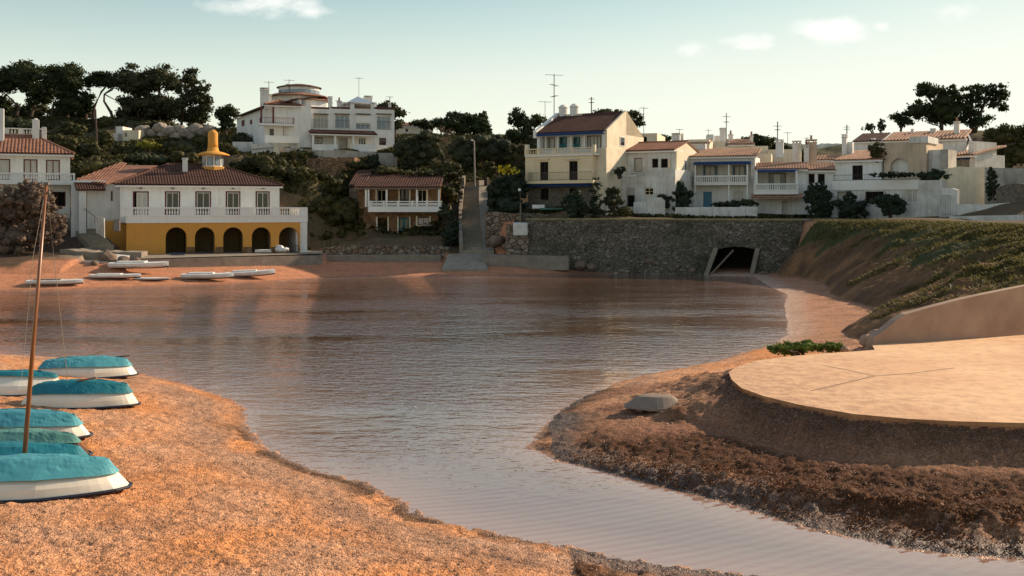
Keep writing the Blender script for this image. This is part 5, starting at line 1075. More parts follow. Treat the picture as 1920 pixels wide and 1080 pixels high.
# big retaining wall with tunnel
def quay_masonry():
    mb = MB(); L0 = np.array((wx(988, 94.4), 94.4)); L1 = np.array((wx(1505, 88.3), 88.3)); D = L1 - L0; L = np.linalg.norm(D); D = D / L; n = np.array((D[1], -D[0]))
    top = 4.88
    def P(u, z, w=0): lean = (top - z) * .10; q = L0 + D * u + n * (w + lean if w >= 0 else w); return (q[0], q[1], z)
    def U(px):
        k = (px - CX) / F; t = L0.dot(n) / (k * n[0] + n[1]); return float((np.array((k * t, t)) - L0).dot(D))
    R_ = random.Random(1)
    ua, ub, uc, ud = U(1327), U(1402), U(1348), U(1416)       # bottom left/right, top left/right of the mouth
    zt = 2.35; cols = list(np.linspace(0, ua - .01, 60)); zs = [-.4, .2, .8, 1.4, 2.35, 3.1, 3.8, 4.4, top]
    def bumpy(i, j): return .07 * math.sin(i * 12.9 + j * 7.3) * math.cos(i * 3.1 - j * 5.7)
    # mesh grid with slanted mouth
    grid = {}
    N1 = 60; N2 = 8; N3 = 16; xs = [('L', k / N1) for k in range(N1 + 1)] + [('M', k / N2) for k in range(1, N2)] + [('R', k / N3) for k in range(N3 + 1)]
    for i, (t, f) in enumerate(xs):
        for j, z in enumerate(zs):
            g_ = min(1, max(0, (z + .4) / (zt + .4))); le = ua + (uc - ua) * g_; re = ub + (ud - ub) * g_
            u = le * f if t == 'L' else (le + (re - le) * f if t == 'M' else re + (L - re) * f)
            edge_ = (t == 'L' and f == 1) or (t == 'R' and f == 0) or t == 'M' and z <= zt + .01
            zz = z + (.2 * math.sin(math.pi * f) if (t == 'M' and abs(z - zt) < .01) else 0)
            grid[i, j] = len(mb.v); mb.v.append(tuple(map(float, P(u, zz, 0 if edge_ else max(0, bumpy(i, j))))))
    for i in range(len(xs) - 1):
        for j in range(len(zs) - 1):
            if N1 <= i < N1 + N2 and j < 4: continue
            mb.f.append((grid[i, j], grid[i + 1, j], grid[i + 1, j + 1], grid[i, j + 1]))
    mb.add([P(0, top), P(L, top), P(L, top, -.9), P(0, top, -.9)], [(0, 1, 2, 3)]); mb.add([P(0, -.4, -.9), P(0, top, -.9), P(0, top), P(0, -.4)], [(0, 1, 2, 3)])
    root = empty('retaining_wall', (L0[0], L0[1], 0), 'long dark stone retaining wall with a slanted tunnel mouth at the waterline', 'wall')
    part('masonry', mb, M['stonewall'], root)
    t_ = MB(); dp = -5
    a_, b_, c_, d_ = P(ua, -.4), P(ub, -.4), P(ud, zt + .4), P(uc, zt + .4); A2, B2, C2, D2 = [tuple(np.array((*(L0 + D * u + n * dp), z))) for u, z in ((ua, -.4), (ub, -.4), (ud, zt + .4), (uc, zt + .4))]
    t_.quad(a_, A2, D2, d_); t_.quad(b_, c_, C2, B2); t_.quad(d_, D2, C2, c_); t_.quad(A2, B2, C2, D2); part('tunnel_lining', t_, M['tunnel'], root)
    for u0_, u1_, wd in ((ua - .25, uc - .25, .4), (ub + .22, ud + .22, .4)):
        s_ = MB(); s_.hexa([P(u0_ - wd / 2, -.4, .35), P(u0_ + wd / 2, -.4, .35), P(u0_ + wd / 2, -.4, -.3), P(u0_ - wd / 2, -.4, -.3)], [P(u1_ - wd / 2, zt + .1, .3), P(u1_ + wd / 2, zt + .1, .3), P(u1_ + wd / 2, zt + .1, -.3), P(u1_ - wd / 2, zt + .1, -.3)]); part('slanted_pier', s_, M['concrete'], root)
    s_ = MB(); q0, q1 = P(ua + .15, -.1, .5), P((uc + ud) / 2 - .3, zt - .1, .15); s_.tube([q0, q1], .09, 6); part('diagonal_beam', s_, M['wood_grey'], root)
    c_ = MB(); c_.hexa([P(-.1, top, .06), P(L, top, .06), P(L, top, -.85), P(-.1, top, -.85)], [P(-.1, top + .16, .06), P(L, top + .16, .06), P(L, top + .16, -.85), P(-.1, top + .16, -.85)]); part('coping', c_, M['coping'], root)
M['coping'] = noisy('sandy_coping', (.26, .20, .10), (.13, .12, .06), 1.4, .95, .03)
quay_masonry()
# promenade sheet
mb = MB(); ps = [(990, 94.6), (1505, 88.9), (1600, 83.2), (1700, 76.2), (1800, 68.8), (1900, 61.3), (2100, 52.3)]; pb = [(990, 97.5), (1505, 93), (1600, 87.5), (1700, 81), (1800, 74), (1900, 67), (2100, 57)]
vs = [(wx(p, Y), Y, 4.93) for p, Y in ps] + [(wx(p, Y), Y, 4.98) for p, Y in pb]; n = len(ps)
mb.add(vs + [(v[0], v[1], v[2] - .5) for v in vs[:n]], [(i, i + 1, n + i + 1, n + i) for i in range(n - 1)] + [(2 * n + i, 2 * n + i + 1, i + 1, i) for i in range(n - 1)])
single('promenade', mb, M['concrete'], None, None, kind='structure')
# quay pavement in front of the arcade
mb = MB(); ps = [(215, 82.7, 1.75), (300, 84.5, 1.76), (420, 87.3, 1.77), (605, 92.5, 1.76)]; pb = [(200, 90, 1.98), (300, 91.5, 1.96), (420, 94, 1.94), (605, 98, 1.9)]
mb.add([(wx(p, Y), Y, z + .03) for p, Y, z in ps] + [(wx(p, Y), Y, z + .03) for p, Y, z in pb], [(i, i + 1, 4 + i + 1, 4 + i) for i in range(3)]); single('quay_pavement', mb, M['concrete'], None, None, kind='structure')
# slipway and long stairs
mb = MB(); zf, zb_ = .52, 1.62
A_ = [(wx(828, 90.0), 90.0), (wx(915, 90.0), 90.0), (wx(903, 95.6), 95.6), (wx(840, 95.6), 95.6)]
mb.hexa([(x, y, -.6) for x, y in A_], [(A_[0][0], A_[0][1], zf), (A_[1][0], A_[1][1], zf), (A_[2][0], A_[2][1], zb_), (A_[3][0], A_[3][1], zb_)])
single('slipway', mb, M['steps'], 'wide concrete slipway running from the long stairs into the water', 'slipway')
st = [(96.0, 868, 907, 1.70), (97.5, 867, 905, 2.25), (103, 866, 902, 3.62), (108, 866, 900, 4.9), (115, 868, 898, 6.6), (121, 870, 898, 8.0), (128, 873, 898, 9.35)]
root = empty('long_stairway', (wx(886, 96), 96, 1.6), 'long narrow concrete stairway climbing the hill behind the slipway', 'stairway')
mb = MB(); n = 48; ys_ = [s[0] for s in st]
fx = lambda Y: (wx(np.interp(Y, ys_, [s[1] for s in st]), Y), wx(np.interp(Y, ys_, [s[2] for s in st]), Y), float(np.interp(Y, ys_, [s[3] for s in st])))
for k in range(n):
    Y0 = 96 + 32 * k / n; Y1 = 96 + 32 * (k + 1) / n; xa, xb, z = fx(Y1); xa0, xb0, _ = fx(Y0)
    mb.hexa([(xa0, Y0, z - 1.2), (xb0, Y0, z - 1.2), (xb, Y1, z - 1.2), (xa, Y1, z - 1.2)], [(xa0, Y0, z + .02), (xb0, Y0, z + .02), (xb, Y1, z + .02), (xa, Y1, z + .02)])
part('steps', mb, M['steps'], root)
for sd in (0, 1):
    mb = MB()
    for k in range(24):
        Y0 = 96 + 32 * k / 24; Y1 = 96 + 32 * (k + 1) / 24; a_ = fx(Y0); b_ = fx(Y1); hgt = (1.0 + .25 * math.sin(k)) if sd == 0 else .18; wd = .32 if sd == 0 else 1.0
        x0 = a_[sd]; x1 = b_[sd]; o = -1 if sd == 0 else 1
        mb.hexa([(x0, Y0, a_[2] - .9), (x0 + o * wd, Y0, a_[2] - .9), (x1 + o * wd, Y1, b_[2] - .9), (x1, Y1, b_[2] - .9)], [(x0, Y0, a_[2] + hgt), (x0 + o * wd, Y0, a_[2] + hgt), (x1 + o * wd, Y1, b_[2] + hgt), (x1, Y1, b_[2] + hgt)])
    part('side_wall' if sd == 0 else 'side_ramp', mb, M['steps' if sd else 'concrete'], root)
mb = MB(); mb.tube([(wx(903, 90.1), 90.0, 1.1), (wx(898, 94), 94, 1.9)], .03, 5)
# stairs by the yellow building
root = empty('harbour_steps', (wx(185, 84), 84, 2.1), 'flight of brown concrete steps between the tamarisk and the yellow arcade building', 'steps')
mb = MB(); n = 13
for k in range(n):
    f = k / n; Y0 = 87 + 7 * f; Y1 = 87 + 7 * (k + 1) / n; z = wz(463, 87) + (wz(409, 94) - wz(463, 87)) * (k + 1) / n
    xl, xr = 168 - 50 * f, 213 - 58 * f
    mb.hexa([(wx(xl, Y0), Y0, 1.5), (wx(xr, Y0), Y0, 1.5), (wx(xr - 4, Y1), Y1, 1.5), (wx(xl - 4, Y1), Y1, 1.5)], [(wx(xl, Y0), Y0, z), (wx(xr, Y0), Y0, z), (wx(xr - 4, Y1), Y1, z), (wx(xl - 4, Y1), Y1, z)])
part('steps', mb, M['steps'], root)
mb = MB(); mb.tube([P3(150, 386, 91), P3(178, 406, 87.6), P3(178, 418, 87.6)], .03, 5); part('handrail', mb, M['iron'], root)
mb = MB(); mb.hexa([P3(180, 436, 87.2), P3(196, 446, 86.6), P3(197, 446, 86.7), P3(181, 436, 87.3)], [P3(180, 406, 87.2), P3(195, 409, 86.6), P3(196, 409, 86.7), P3(181, 406, 87.3)]); single('white_gate', mb, M['white2'], 'white side panel standing open at the foot of the harbour steps', 'gate')
wall_line('broken_slab', [(112, 84.0, 467, 1.2), (160, 83.6, 472, 1.2), (265, 84.4, 473, 1.2)], 3.0, 'concrete', 'tilted broken concrete landing left of the quay', 'slab', rough=.06, seed=8)
wall_line('retaining_wall_grey', [(518, 113.4, 277, 9.5), (560, 113.8, 278, 9.5), (585, 114, 282, 9.5), (640, 114, 281, 9.5), (690, 114, 286, 9.5), (745, 114.5, 287, 9.5)], 1.0, 'old', 'grey rendered retaining wall directly below the hilltop mansion').name = 'terrace_wall'
wall_line('stone_bastion', [(575, 111, 298, 7.5), (600, 110.0, 296.5, 7.5), (640, 109.4, 295, 7.5), (665, 109.5, 296, 7.5), (678, 111.5, 299, 7.5)], 3.0, 'redstone', 'rounded reddish stone bastion above the roof of the stone boathouse', rough=.08, seed=5)
wall_line('garden_wall_stone', [(911, 96.8, 399, 2.0), (930, 96.9, 398, 2.0), (975, 96.6, 400, 2.0)], .8, 'rubble', 'pinkish rubble garden wall beside the top of the slipway', rough=.08, seed=6).name = 'garden_wall'
wall_line('rubble_pier', [(949, 94.0, 420, .8), (970, 93.8, 419, .8), (991, 93.9, 419, .8)], 1.6, 'rubble', 'crumbling brown rubble pier at the left end of the long dark wall', 'pier', rough=.1, seed=7)
mb = MB(); mb.hexa([P3(962, 441, 93.7), P3(989, 441, 93.7), P3(989, 441, 94.7), P3(962, 441, 94.7)], [P3(962, 420, 93.7), P3(989, 419, 93.7), P3(989, 417, 94.7), P3(962, 417, 94.7)]); single('whitewashed_block', mb, M['white2'], 'whitewashed square block set in the rubble pier', 'block')
wall_line('low_garden_wall', [(968, 97.3, 399, 4.0), (1010, 97.0, 400, 4.0), (1130, 96.6, 402, 4.2)], .4, 'greystone', 'low grey garden wall in front of the cream house', rough=.04, seed=9)
yw = [('yard_wall', [(1188, 98.4, 379, 4.6), (1213, 98.2, 378, 4.6), (1214, 98.2, 371, 4.6), (1240, 98, 370, 4.6), (1247, 98, 376, 4.6)], 'white2', 'stepped white yard wall before the weathered white house'),
      ('front_wall', [(1266, 98.6, 388.5, 4.6), (1420, 97.4, 388, 4.6)], 'white2', 'long white front wall with peeling grey patches below the blue awning house'),
      ('gate_wall', [(1764, 90.6, 356, 4.6), (1766, 90.6, 352, 4.6), (1785, 89.8, 353, 4.6), (1795, 89.4, 356, 4.6)], 'white2', 'white gate surround at the right end of the terrace house'),
      ('sloping_wall', [(1795, 88.4, 383, 4.6), (1850, 86, 383, 4.6), (1892, 84.5, 380, 4.6)], 'white2', 'low white wall right of the grey gate'),
      ('ruined_wall', [(1752, 93, 326, 5), (1775, 92.8, 316, 5), (1800, 92.4, 313, 5), (1846, 92, 314, 5), (1848, 92, 320, 5)], 'creamlight', 'tall ruined pale wall with a ragged tiled top right of the terrace house'),
      ('grey_boundary_wall', [(1846, 91, 314, 5), (1920, 88, 316, 5), (2100, 82, 318, 5)], 'old', 'high dark stained boundary wall at the right edge'),
      ('foreground_low_wall', [(1780, 82, 406, 4.5), (1850, 78, 404, 4.5), (1960, 72, 402, 4.5)], 'white2', 'lowest white wall along the promenade at the right edge')]
for nm, pts, mt, lb in yw: wall_line(nm, pts, .35, mt, lb, rough=.05 if 'ruin' in nm else .01, seed=len(nm))
h = House('iron_gate', 'grey barred iron gate between white walls at the right', 'gate', 1765, 90.3, 1784, 89.6, 5.0);
h.rail((1766, 367, 1782, 403), .1, pitch=.14, mt='metal')
wall_line('rough_stone_wall', [(1868, 85.5, 352, 4.6), (1890, 85, 346, 4.6), (1920, 84, 343, 4.6), (1980, 82, 340, 4.6)], 1.5, 'greystone', 'rough dry stone retaining wall below the stained boundary wall', rough=.12, seed=12)

# ---------------- vegetation
def ico(sub=2):
    t = (1 + 5 ** .5) / 2
    v = [(-1, t, 0), (1, t, 0), (-1, -t, 0), (1, -t, 0), (0, -1, t), (0, 1, t), (0, -1, -t), (0, 1, -t), (t, 0, -1), (t, 0, 1), (-t, 0, -1), (-t, 0, 1)]
    f = [(0, 11, 5), (0, 5, 1), (0, 1, 7), (0, 7, 10), (0, 10, 11), (1, 5, 9), (5, 11, 4), (11, 10, 2), (10, 7, 6), (7, 1, 8), (3, 9, 4), (3, 4, 2), (3, 2, 6), (3, 6, 8), (3, 8, 9), (4, 9, 5), (2, 4, 11), (6, 2, 10), (8, 6, 7), (9, 8, 1)]
    v = [np.array(p) / np.linalg.norm(p) for p in v]
    for _ in range(sub):
        c = {}; nf = []
        def mid(a_, b_):
            k = (min(a_, b_), max(a_, b_))
            if k not in c: m = v[a_] + v[b_]; v.append(m / np.linalg.norm(m)); c[k] = len(v) - 1
            return c[k]
        for a_, b_, d_ in f:
            x, y, z = mid(a_, b_), mid(b_, d_), mid(d_, a_); nf += [(a_, x, z), (b_, y, x), (d_, z, y), (x, y, z)]
        f = nf
    return np.array(v), np.array(f)
ICO = ico(1)
LEAVES = [0]
def crown_mesh(blobs, dens, leaf, seed, core=.72, shell=.35, updown=0.0, asp=.55):
    """blobs: list of (cx,cy,cz,rx,ry,rz); leaves spread in an uneven shell around every clump plus an added lumpy core that blocks light"""
    R = np.random.default_rng(seed); V = []; Q = []; off = 0; B = np.array(blobs)
    area = 4 * math.pi * ((B[:, 3] * B[:, 5] + B[:, 3] * B[:, 4] + B[:, 4] * B[:, 5]) / 3); ns = (area * dens).astype(int) + 4
    for b, n in zip(B, ns):
        d = ridge_verts(n, R); r = 1 - shell * R.random(n) ** 1.6 + .14 * R.standard_normal(n)
        r *= 1 + .25 * (vn(d[:, 0] * 2.2 + b[0], d[:, 2] * 2.2 + d[:, 1] * 1.7 + b[1], seed % 97) - .5)
        c = b[:3] + d * r[:, None] * b[3:6]
        t = ridge_verts(n, R); t = t * .8 + d * .5; t[:, 2] += updown; t /= np.linalg.norm(t, axis=1)[:, None]
        s_ = np.cross(t, ridge_verts(n, R)); s_ /= np.linalg.norm(s_, axis=1)[:, None] + 1e-6
        L = leaf * (.55 + .9 * R.random(n)); w = (L * asp)[:, None]; L = L[:, None]
        V.append(np.stack([c - t * L * .5, c + s_ * w * .5, c + t * L * .5, c - s_ * w * .5], 1).reshape(-1, 3)); 
    V = np.concatenate(V); nq = len(V) // 4; Q = np.arange(len(V)).reshape(-1, 4); LEAVES[0] += nq
    iv, if_ = ICO
    cv = []; cf = []; o_ = len(V)
    if core > 0:
        for b in B:
            rr = core * (1 + .3 * (R.random(len(iv)) - .5)); cv.append(b[:3] + iv * rr[:, None] * b[3:6]); cf.append(np.concatenate([if_, if_[:, 2:3]], 1) * 1 + o_); o_ += len(iv)
        V = np.concatenate([V] + cv); F3 = np.concatenate(cf)[:, :3]
        faces = [tuple(q) for q in Q.tolist()] + [tuple(q) for q in F3.tolist()]
        return V, Q, F3
    return V, Q, None
def mesh_mixed(name, V, Q, T, material, parent):
    L = np.array(LOC[parent.name]); V = V - L; me = bpy.data.meshes.new(name); nt_ = 0 if T is None else len(T); nq = len(Q)
    me.vertices.add(len(V)); me.vertices.foreach_set('co', V.astype(np.float32).ravel())
    idx = Q.ravel() if T is None else np.concatenate([Q.ravel(), T.ravel()]); me.loops.add(len(idx)); me.loops.foreach_set('vertex_index', idx.astype(np.int32))
    st_ = np.arange(nq) * 4; tot = np.full(nq, 4)
    if nt_: st_ = np.concatenate([st_, nq * 4 + np.arange(nt_) * 3]); tot = np.concatenate([tot, np.full(nt_, 3)])
    me.polygons.add(nq + nt_); me.polygons.foreach_set('loop_start', st_.astype(np.int32)); me.polygons.foreach_set('loop_total', tot.astype(np.int32)); me.update(calc_edges=True)
    me.materials.append(material); o = bpy.data.objects.new(name, me); COL.objects.link(o); o.parent = parent; LOC[o.name] = tuple(L); return o
def plant(name, label, cat, rects, Y, mt, seed, group=None, n=10, cr=.34, dens=9, leaf=.34, core=.72, base=None, trunk=None, limbs=5, tr=.22, flat=1.0, depth=.8, spread=1.0, flowers=None, shell=.35, upd=.2, fill=2.3):
    """rects: crown outlines in the photo (x0,y0,x1,y1[,dY]) turned into ellipsoids at distance Y and filled with clumps"""
    R = np.random.default_rng(seed); blobs = []; tops = []
    for rc in rects:
        dy = rc[4] if len(rc) > 4 else 0; Yc = Y + dy; x0, y0, x1, y1 = rc[:4]; c = P3((x0 + x1) / 2, (y0 + y1) / 2, Yc); rx = (x1 - x0) / 2 / F * Yc; rz = (y1 - y0) / 2 / F * Yc; ry = max(min(rx, 4.5) * depth, .4)
        rm = min(rx, rz * 1.6); m = min(70, max(4, int(fill * rx * rz / (cr * rm) ** 2)))
        for k in range(m):
            d = ridge_verts(1, R)[0]; q = (.50 + .62 * R.random() ** .7) * spread; r_ = cr * rm * (.65 + .7 * R.random()); rzz = r_ * (.62 if flat < 1 else .85)
            f = np.array([max(.15, 1 - r_ / rx), max(.15, 1 - r_ / max(ry, r_ * 1.1)), max(.1, 1 - rzz / rz)])
            p = c + d * np.array((rx, ry, rz)) * f * q * 1.05
            if flat < 1 and p[2] < c[2]: p[2] = c[2] + (p[2] - c[2]) * flat
            blobs.append((*p, r_, r_ * .95, rzz))
        if core > .56: blobs.append((c[0], c[1], c[2] + (rz * .12 if flat < 1 else 0), rx * .72, ry * .7, rz * .68))
        tops.append(c)
    if base is None: x0 = min(r[0] for r in rects); x1 = max(r[2] for r in rects); yb = max(r[3] for r in rects); base = ((x0 + x1) / 2, yb)
    B0 = P3(base[0], base[1], Y); root = empty(name, B0, label, cat, group)
    V, Q, T = crown_mesh(blobs, dens, leaf, seed, core, shell, upd); mesh_mixed('crown' if trunk else 'foliage', V, Q, T, M[mt], root)
    tb = MB(); 
    if trunk:
        for tk in trunk:
            pts = [P3(px, py, Y) + np.array((0, .3 * math.sin(i * 2.1 + seed), 0)) for i, (px, py) in enumerate(tk)]; pts[0][2] -= .6
            r0 = tr; m = len(pts); tb.tube(pts, [r0 * (1 - .6 * i / max(1, m - 1)) for i in range(m)], 7)
            tip = pts[-1]; bl = sorted(blobs, key=lambda b: (b[0] - tip[0]) ** 2 + (b[2] - tip[2]) ** 2 * .6)[:limbs]
            for b in bl:
                q = np.array(b[:3]); mid = tip * .5 + q * .5 + np.array((0, 0, -.12 * np.linalg.norm(q - tip))); tb.tube([tip, mid, q], [r0 * .4, r0 * .25, r0 * .09], 5)
        part('trunk', tb, M['bark'], root)
    else:
        c = tops[0]; 
        for k in range(4): a_ = k * 1.6; tb.tube([B0 + np.array((.1 * math.cos(a_), .1 * math.sin(a_), -.3)), (B0 + c) / 2 + np.array((.2 * math.cos(a_), .2 * math.sin(a_), 0)), c + np.array((.5 * math.cos(a_), .5 * math.sin(a_), 0))], [.07, .05, .02], 5)
        part('stem', tb, M['bark'], root)
    if flowers:
        fx0, fy0, fx1, fy1, nf, fm = flowers; x = fx0 + (fx1 - fx0) * R.random(nf); y = fy0 + (fy1 - fy0) * R.random(nf); C_ = np.array([P3(a_, b_, Y - 2.0 - .8 * R.random()) for a_, b_ in zip(x, y)])
        t = ridge_verts(nf, R) * .16; s_ = np.cross(t, ridge_verts(nf, R)); V = np.stack([C_ - t, C_ + s_, C_ + t, C_ - s_], 1).reshape(-1, 3)
        mesh_mixed('blossom', V, np.arange(len(V)).reshape(-1, 4), None, M[fm], root)
    return root
PG = 'umbrella pines on the left hilltop'
pk = dict(n=22, cr=.36, dens=9, leaf=.40, core=.68, flat=.75, tr=.26)
plant('umbrella_pine', 'dark umbrella pine at the far left with broad domed crown', 'pine tree', [(-75, 118, 45, 188), (-15, 112, 102, 182), (35, 148, 108, 205), (-40, 170, 20, 222)], 150, 'pine', 11, PG, trunk=[[(58, 226), (62, 200), (48, 178)], [(30, 228), (34, 200), (12, 178)]], base=(50, 228), **pk)
plant('umbrella_pine', 'dense dark umbrella pine, second from the left on the hill', 'pine tree', [(66, 120, 145, 178), (88, 116, 168, 205), (95, 165, 165, 224)], 148, 'pine', 12, PG, trunk=[[(92, 228), (98, 200), (110, 175)], [(128, 230), (126, 205), (122, 180)]], base=(110, 230), **pk)
plant('umbrella_pine', 'smaller lower pine bridging the gap above the pale sky opening', 'pine tree', [(150, 131, 208, 172), (182, 133, 236, 174), (148, 165, 182, 218)], 150, 'pine', 13, PG, trunk=[[(172, 228), (176, 200), (192, 172), (200, 160)], [(162, 228), (160, 200), (168, 180)]], base=(168, 230), **pk)
plant('umbrella_pine', 'largest domed pine on the hill, right of the pale sky opening', 'pine tree', [(208, 120, 290, 190), (255, 113, 346, 188), (212, 172, 340, 224), (262, 178, 350, 226)], 150, 'pine2', 14, PG, trunk=[[(215, 226), (208, 210), (196, 190), (194, 176)], [(232, 228), (236, 200), (250, 172)], [(262, 230), (258, 205), (280, 170)], [(300, 230), (298, 200), (300, 170)]], base=(250, 230), n=30, cr=.30, dens=9, leaf=.40, core=.66, flat=.8, tr=.26)
plant('ragged_pine', 'loose ragged grey green pine at the right end of the left grove', 'pine tree', [(328, 128, 388, 200), (305, 170, 400, 236), (350, 150, 402, 225)], 148, 'pine2', 15, PG, n=30, cr=.24, dens=7, leaf=.40, core=.5, trunk=[[(338, 238), (345, 205), (352, 170)]], base=(340, 240), tr=.24)
plant('round_pine', 'small round topped pine left of the hilltop mansion', 'pine tree', [(393, 197, 452, 228), (405, 215, 445, 250)], 138, 'pine', 16, None, trunk=[[(424, 256), (424, 235), (422, 220)]], base=(424, 258), **{**pk, 'n': 14})
plant('leaning_pine', 'umbrella pine with reddish underside behind the right end of the mansion', 'pine tree', [(700, 188, 752, 215), (720, 198, 768, 225), (728, 220, 762, 246)], 140, 'pine2', 17, None, trunk=[[(742, 250), (738, 232), (730, 212)]], base=(742, 252), **{**pk, 'n': 14})
plant('broad_pine', 'wide dark green dome of a pine in the middle of the skyline', 'pine tree', [(806, 214, 905, 262), (830, 208, 900, 240), (875, 220, 925, 262)], 150, 'pine', 18, None, n=26, cr=.3, dens=9, leaf=.42, core=.8, flat=.6, trunk=[[(865, 290), (865, 262), (862, 240)]], base=(865, 292), tr=.3)
plant('low_pine', 'low pine left of the wide dome pine on the middle skyline', 'pine tree', [(780, 222, 822, 245), (765, 224, 795, 240)], 155, 'pine', 19, None, n=12, cr=.35, dens=8, leaf=.42, trunk=[[(800, 262), (800, 245), (798, 235)]], base=(800, 262))
plant('pointed_pine', 'slender dark pine poking above the wide dome pine', 'pine tree', [(895, 204, 917, 230), (886, 212, 900, 228)], 165, 'pine', 20, None, n=10, cr=.4, dens=8, leaf=.4, trunk=[[(904, 255), (904, 235), (905, 218)]], base=(904, 256))
plant('ragged_pine', 'ragged dark tree with a bright gap, left of the cream house roof', 'pine tree', [(949, 199, 992, 240), (962, 215, 1002, 245), (955, 240, 1000, 262)], 135, 'pine', 21, None, n=18, cr=.28, dens=8, leaf=.38, core=.6, trunk=[[(972, 272), (972, 250), (972, 230)]], base=(972, 274))
plant('ragged_pine', 'dark tree directly behind the left edge of the cream house', 'pine tree', [(985, 213, 1030, 240), (975, 235, 1012, 290), (940, 236, 985, 275)], 132, 'pine', 22, None, n=18, cr=.34, dens=8, leaf=.38, core=.75, trunk=[[(1000, 300), (1000, 270), (1002, 240)]], base=(1000, 302))
plant('umbrella_pine', 'flat topped umbrella pine behind the gable of the cream house', 'pine tree', [(1108, 203, 1175, 225), (1150, 206, 1211, 228), (1180, 218, 1212, 242)], 145, 'pine2', 23, None, trunk=[[(1192, 262), (1192, 245), (1186, 225)]], base=(1192, 264), **{**pk, 'n': 16})
plant('round_shrub', 'small dark bush above the tiled roof of the weathered white house', 'shrub', [(1226, 250, 1262, 270)], 128, 'pine', 24, None, n=10, cr=.4, leaf=.35)
plant('umbrella_pine', 'low umbrella pine crown showing above the blue awning house', 'pine tree', [(1378, 252, 1440, 280), (1400, 250, 1462, 282), (1448, 266, 1480, 284)], 140, 'pine', 25, None, n=22, cr=.32, dens=9, leaf=.4, core=.8, flat=.5, trunk=[[(1425, 300), (1425, 280), (1425, 268)]], base=(1425, 302))
RG = 'tall pines on the right skyline'
plant('tall_pine', 'tall pine with layered dark crown above the ridge house', 'pine tree', [(1706, 152, 1778, 188), (1690, 188, 1750, 228), (1715, 172, 1820, 248), (1752, 158, 1808, 210)], 135, 'pine', 26, RG, n=30, cr=.28, dens=9, leaf=.36, core=.66, flat=.8, trunk=[[(1768, 262), (1765, 225), (1748, 195), (1735, 172)]], base=(1768, 264), tr=.3)
plant('tall_pine', 'tall open pine at the far right with a flat top and bare limbs', 'pine tree', [(1794, 154, 1862, 190), (1830, 152, 1892, 198), (1850, 188, 1892, 214), (1785, 192, 1862, 248), (1800, 175, 1850, 215)], 135, 'pine', 27, RG, n=28, cr=.28, dens=8, leaf=.36, core=.56, flat=.8, trunk=[[(1826, 262), (1832, 225), (1845, 195), (1850, 176)], [(1826, 240), (1815, 205), (1812, 180)]], base=(1826, 264), tr=.28)
plant('small_pine', 'low spreading pine at the left foot of the tall right pines', 'pine tree', [(1660, 210, 1700, 236), (1680, 215, 1716, 245)], 135, 'pine', 28, RG, n=12, cr=.34, dens=8, leaf=.36, core=.5, trunk=[[(1688, 258), (1688, 240), (1684, 225)]], base=(1688, 258))
plant('wispy_shrub', 'thin wispy bush on the roofline left of the right pines', 'shrub', [(1615, 228, 1642, 246), (1645, 222, 1662, 250)], 132, 'olive', 29, None, n=12, cr=.3, dens=5, leaf=.35, core=0)
plant('leafy_tree', 'broad green tree at the right edge behind the boundary wall', 'tree', [(1838, 228, 1905, 285), (1860, 255, 1950, 318), (1895, 225, 1990, 290), (1830, 275, 1880, 318)], 118, 'scrub', 30, None, n=34, cr=.26, dens=9, leaf=.34, core=.75, trunk=[[(1890, 335), (1890, 300), (1885, 270)]], base=(1890, 336))
plant('olive_tree', 'round grey green olive tree right of the mansion', 'olive tree', [(732, 254, 800, 312), (765, 246, 836, 320), (745, 280, 800, 322)], 112, 'olive', 31, None, n=34, cr=.26, dens=12, leaf=.28, core=.8, trunk=[[(785, 336), (785, 312), (785, 290)]], base=(785, 338), tr=.25)
plant('carob_tree', 'largest dark spreading tree above the top of the long stairway', 'tree', [(832, 256, 905, 320), (870, 238, 945, 300), (890, 255, 985, 325), (850, 300, 900, 330)], 124, 'olive', 32, None, n=44, cr=.26, dens=10, leaf=.3, core=.85, trunk=[[(913, 345), (912, 322), (905, 300)]], base=(913, 346), tr=.4)
plant('flowering_shrub', 'big leafy shrub topped with yellow flowers left of the cream house', 'shrub', [(912, 325, 962, 390), (940, 312, 992, 385), (908, 360, 985, 400)], 101, 'vine', 33, None, n=34, cr=.27, dens=14, leaf=.3, core=.85, base=(950, 402), flowers=(935, 310, 975, 326, 60, 'flower'))
plant('flowering_shrub', 'low dark bush on the garden wall below the yellow flowered shrub', 'shrub', [(930, 372, 990, 402), (912, 392, 945, 404)], 98.5, 'vine', 34, None, n=18, cr=.32, dens=12, leaf=.25, core=.85, base=(955, 404))
HG = 'big evergreen bushes behind the harbour'
plant('evergreen_bush', 'tall rounded evergreen bush immediately right of the yellow arcade building', 'shrub', [(555, 390, 640, 455), (590, 360, 695, 440), (640, 395, 702, 455), (560, 420, 690, 462)], 104, 'hedge', 35, HG, n=48, cr=.24, dens=12, leaf=.28, core=.85, base=(630, 462))
plant('evergreen_bush', 'evergreen bush whose crown meets the roof of the stone boathouse', 'shrub', [(560, 318, 640, 375), (600, 322, 662, 385), (540, 345, 620, 395)], 106, 'hedge', 36, HG, n=36, cr=.26, dens=12, leaf=.28, core=.85, base=(600, 396))
plant('evergreen_bush', 'evergreen bush above the right end of the dark tiled roof', 'shrub', [(480, 295, 560, 350), (520, 305, 600, 360), (500, 335, 575, 400)], 106, 'hedge', 37, HG, n=36, cr=.26, dens=12, leaf=.28, core=.85, base=(530, 400))
plant('evergreen_bush', 'evergreen bush right of the yellow cupola below the white garage', 'shrub', [(428, 288, 500, 335), (455, 284, 530, 325)], 108, 'hedge', 38, HG, n=26, cr=.28, dens=12, leaf=.28, core=.85, base=(475, 336))
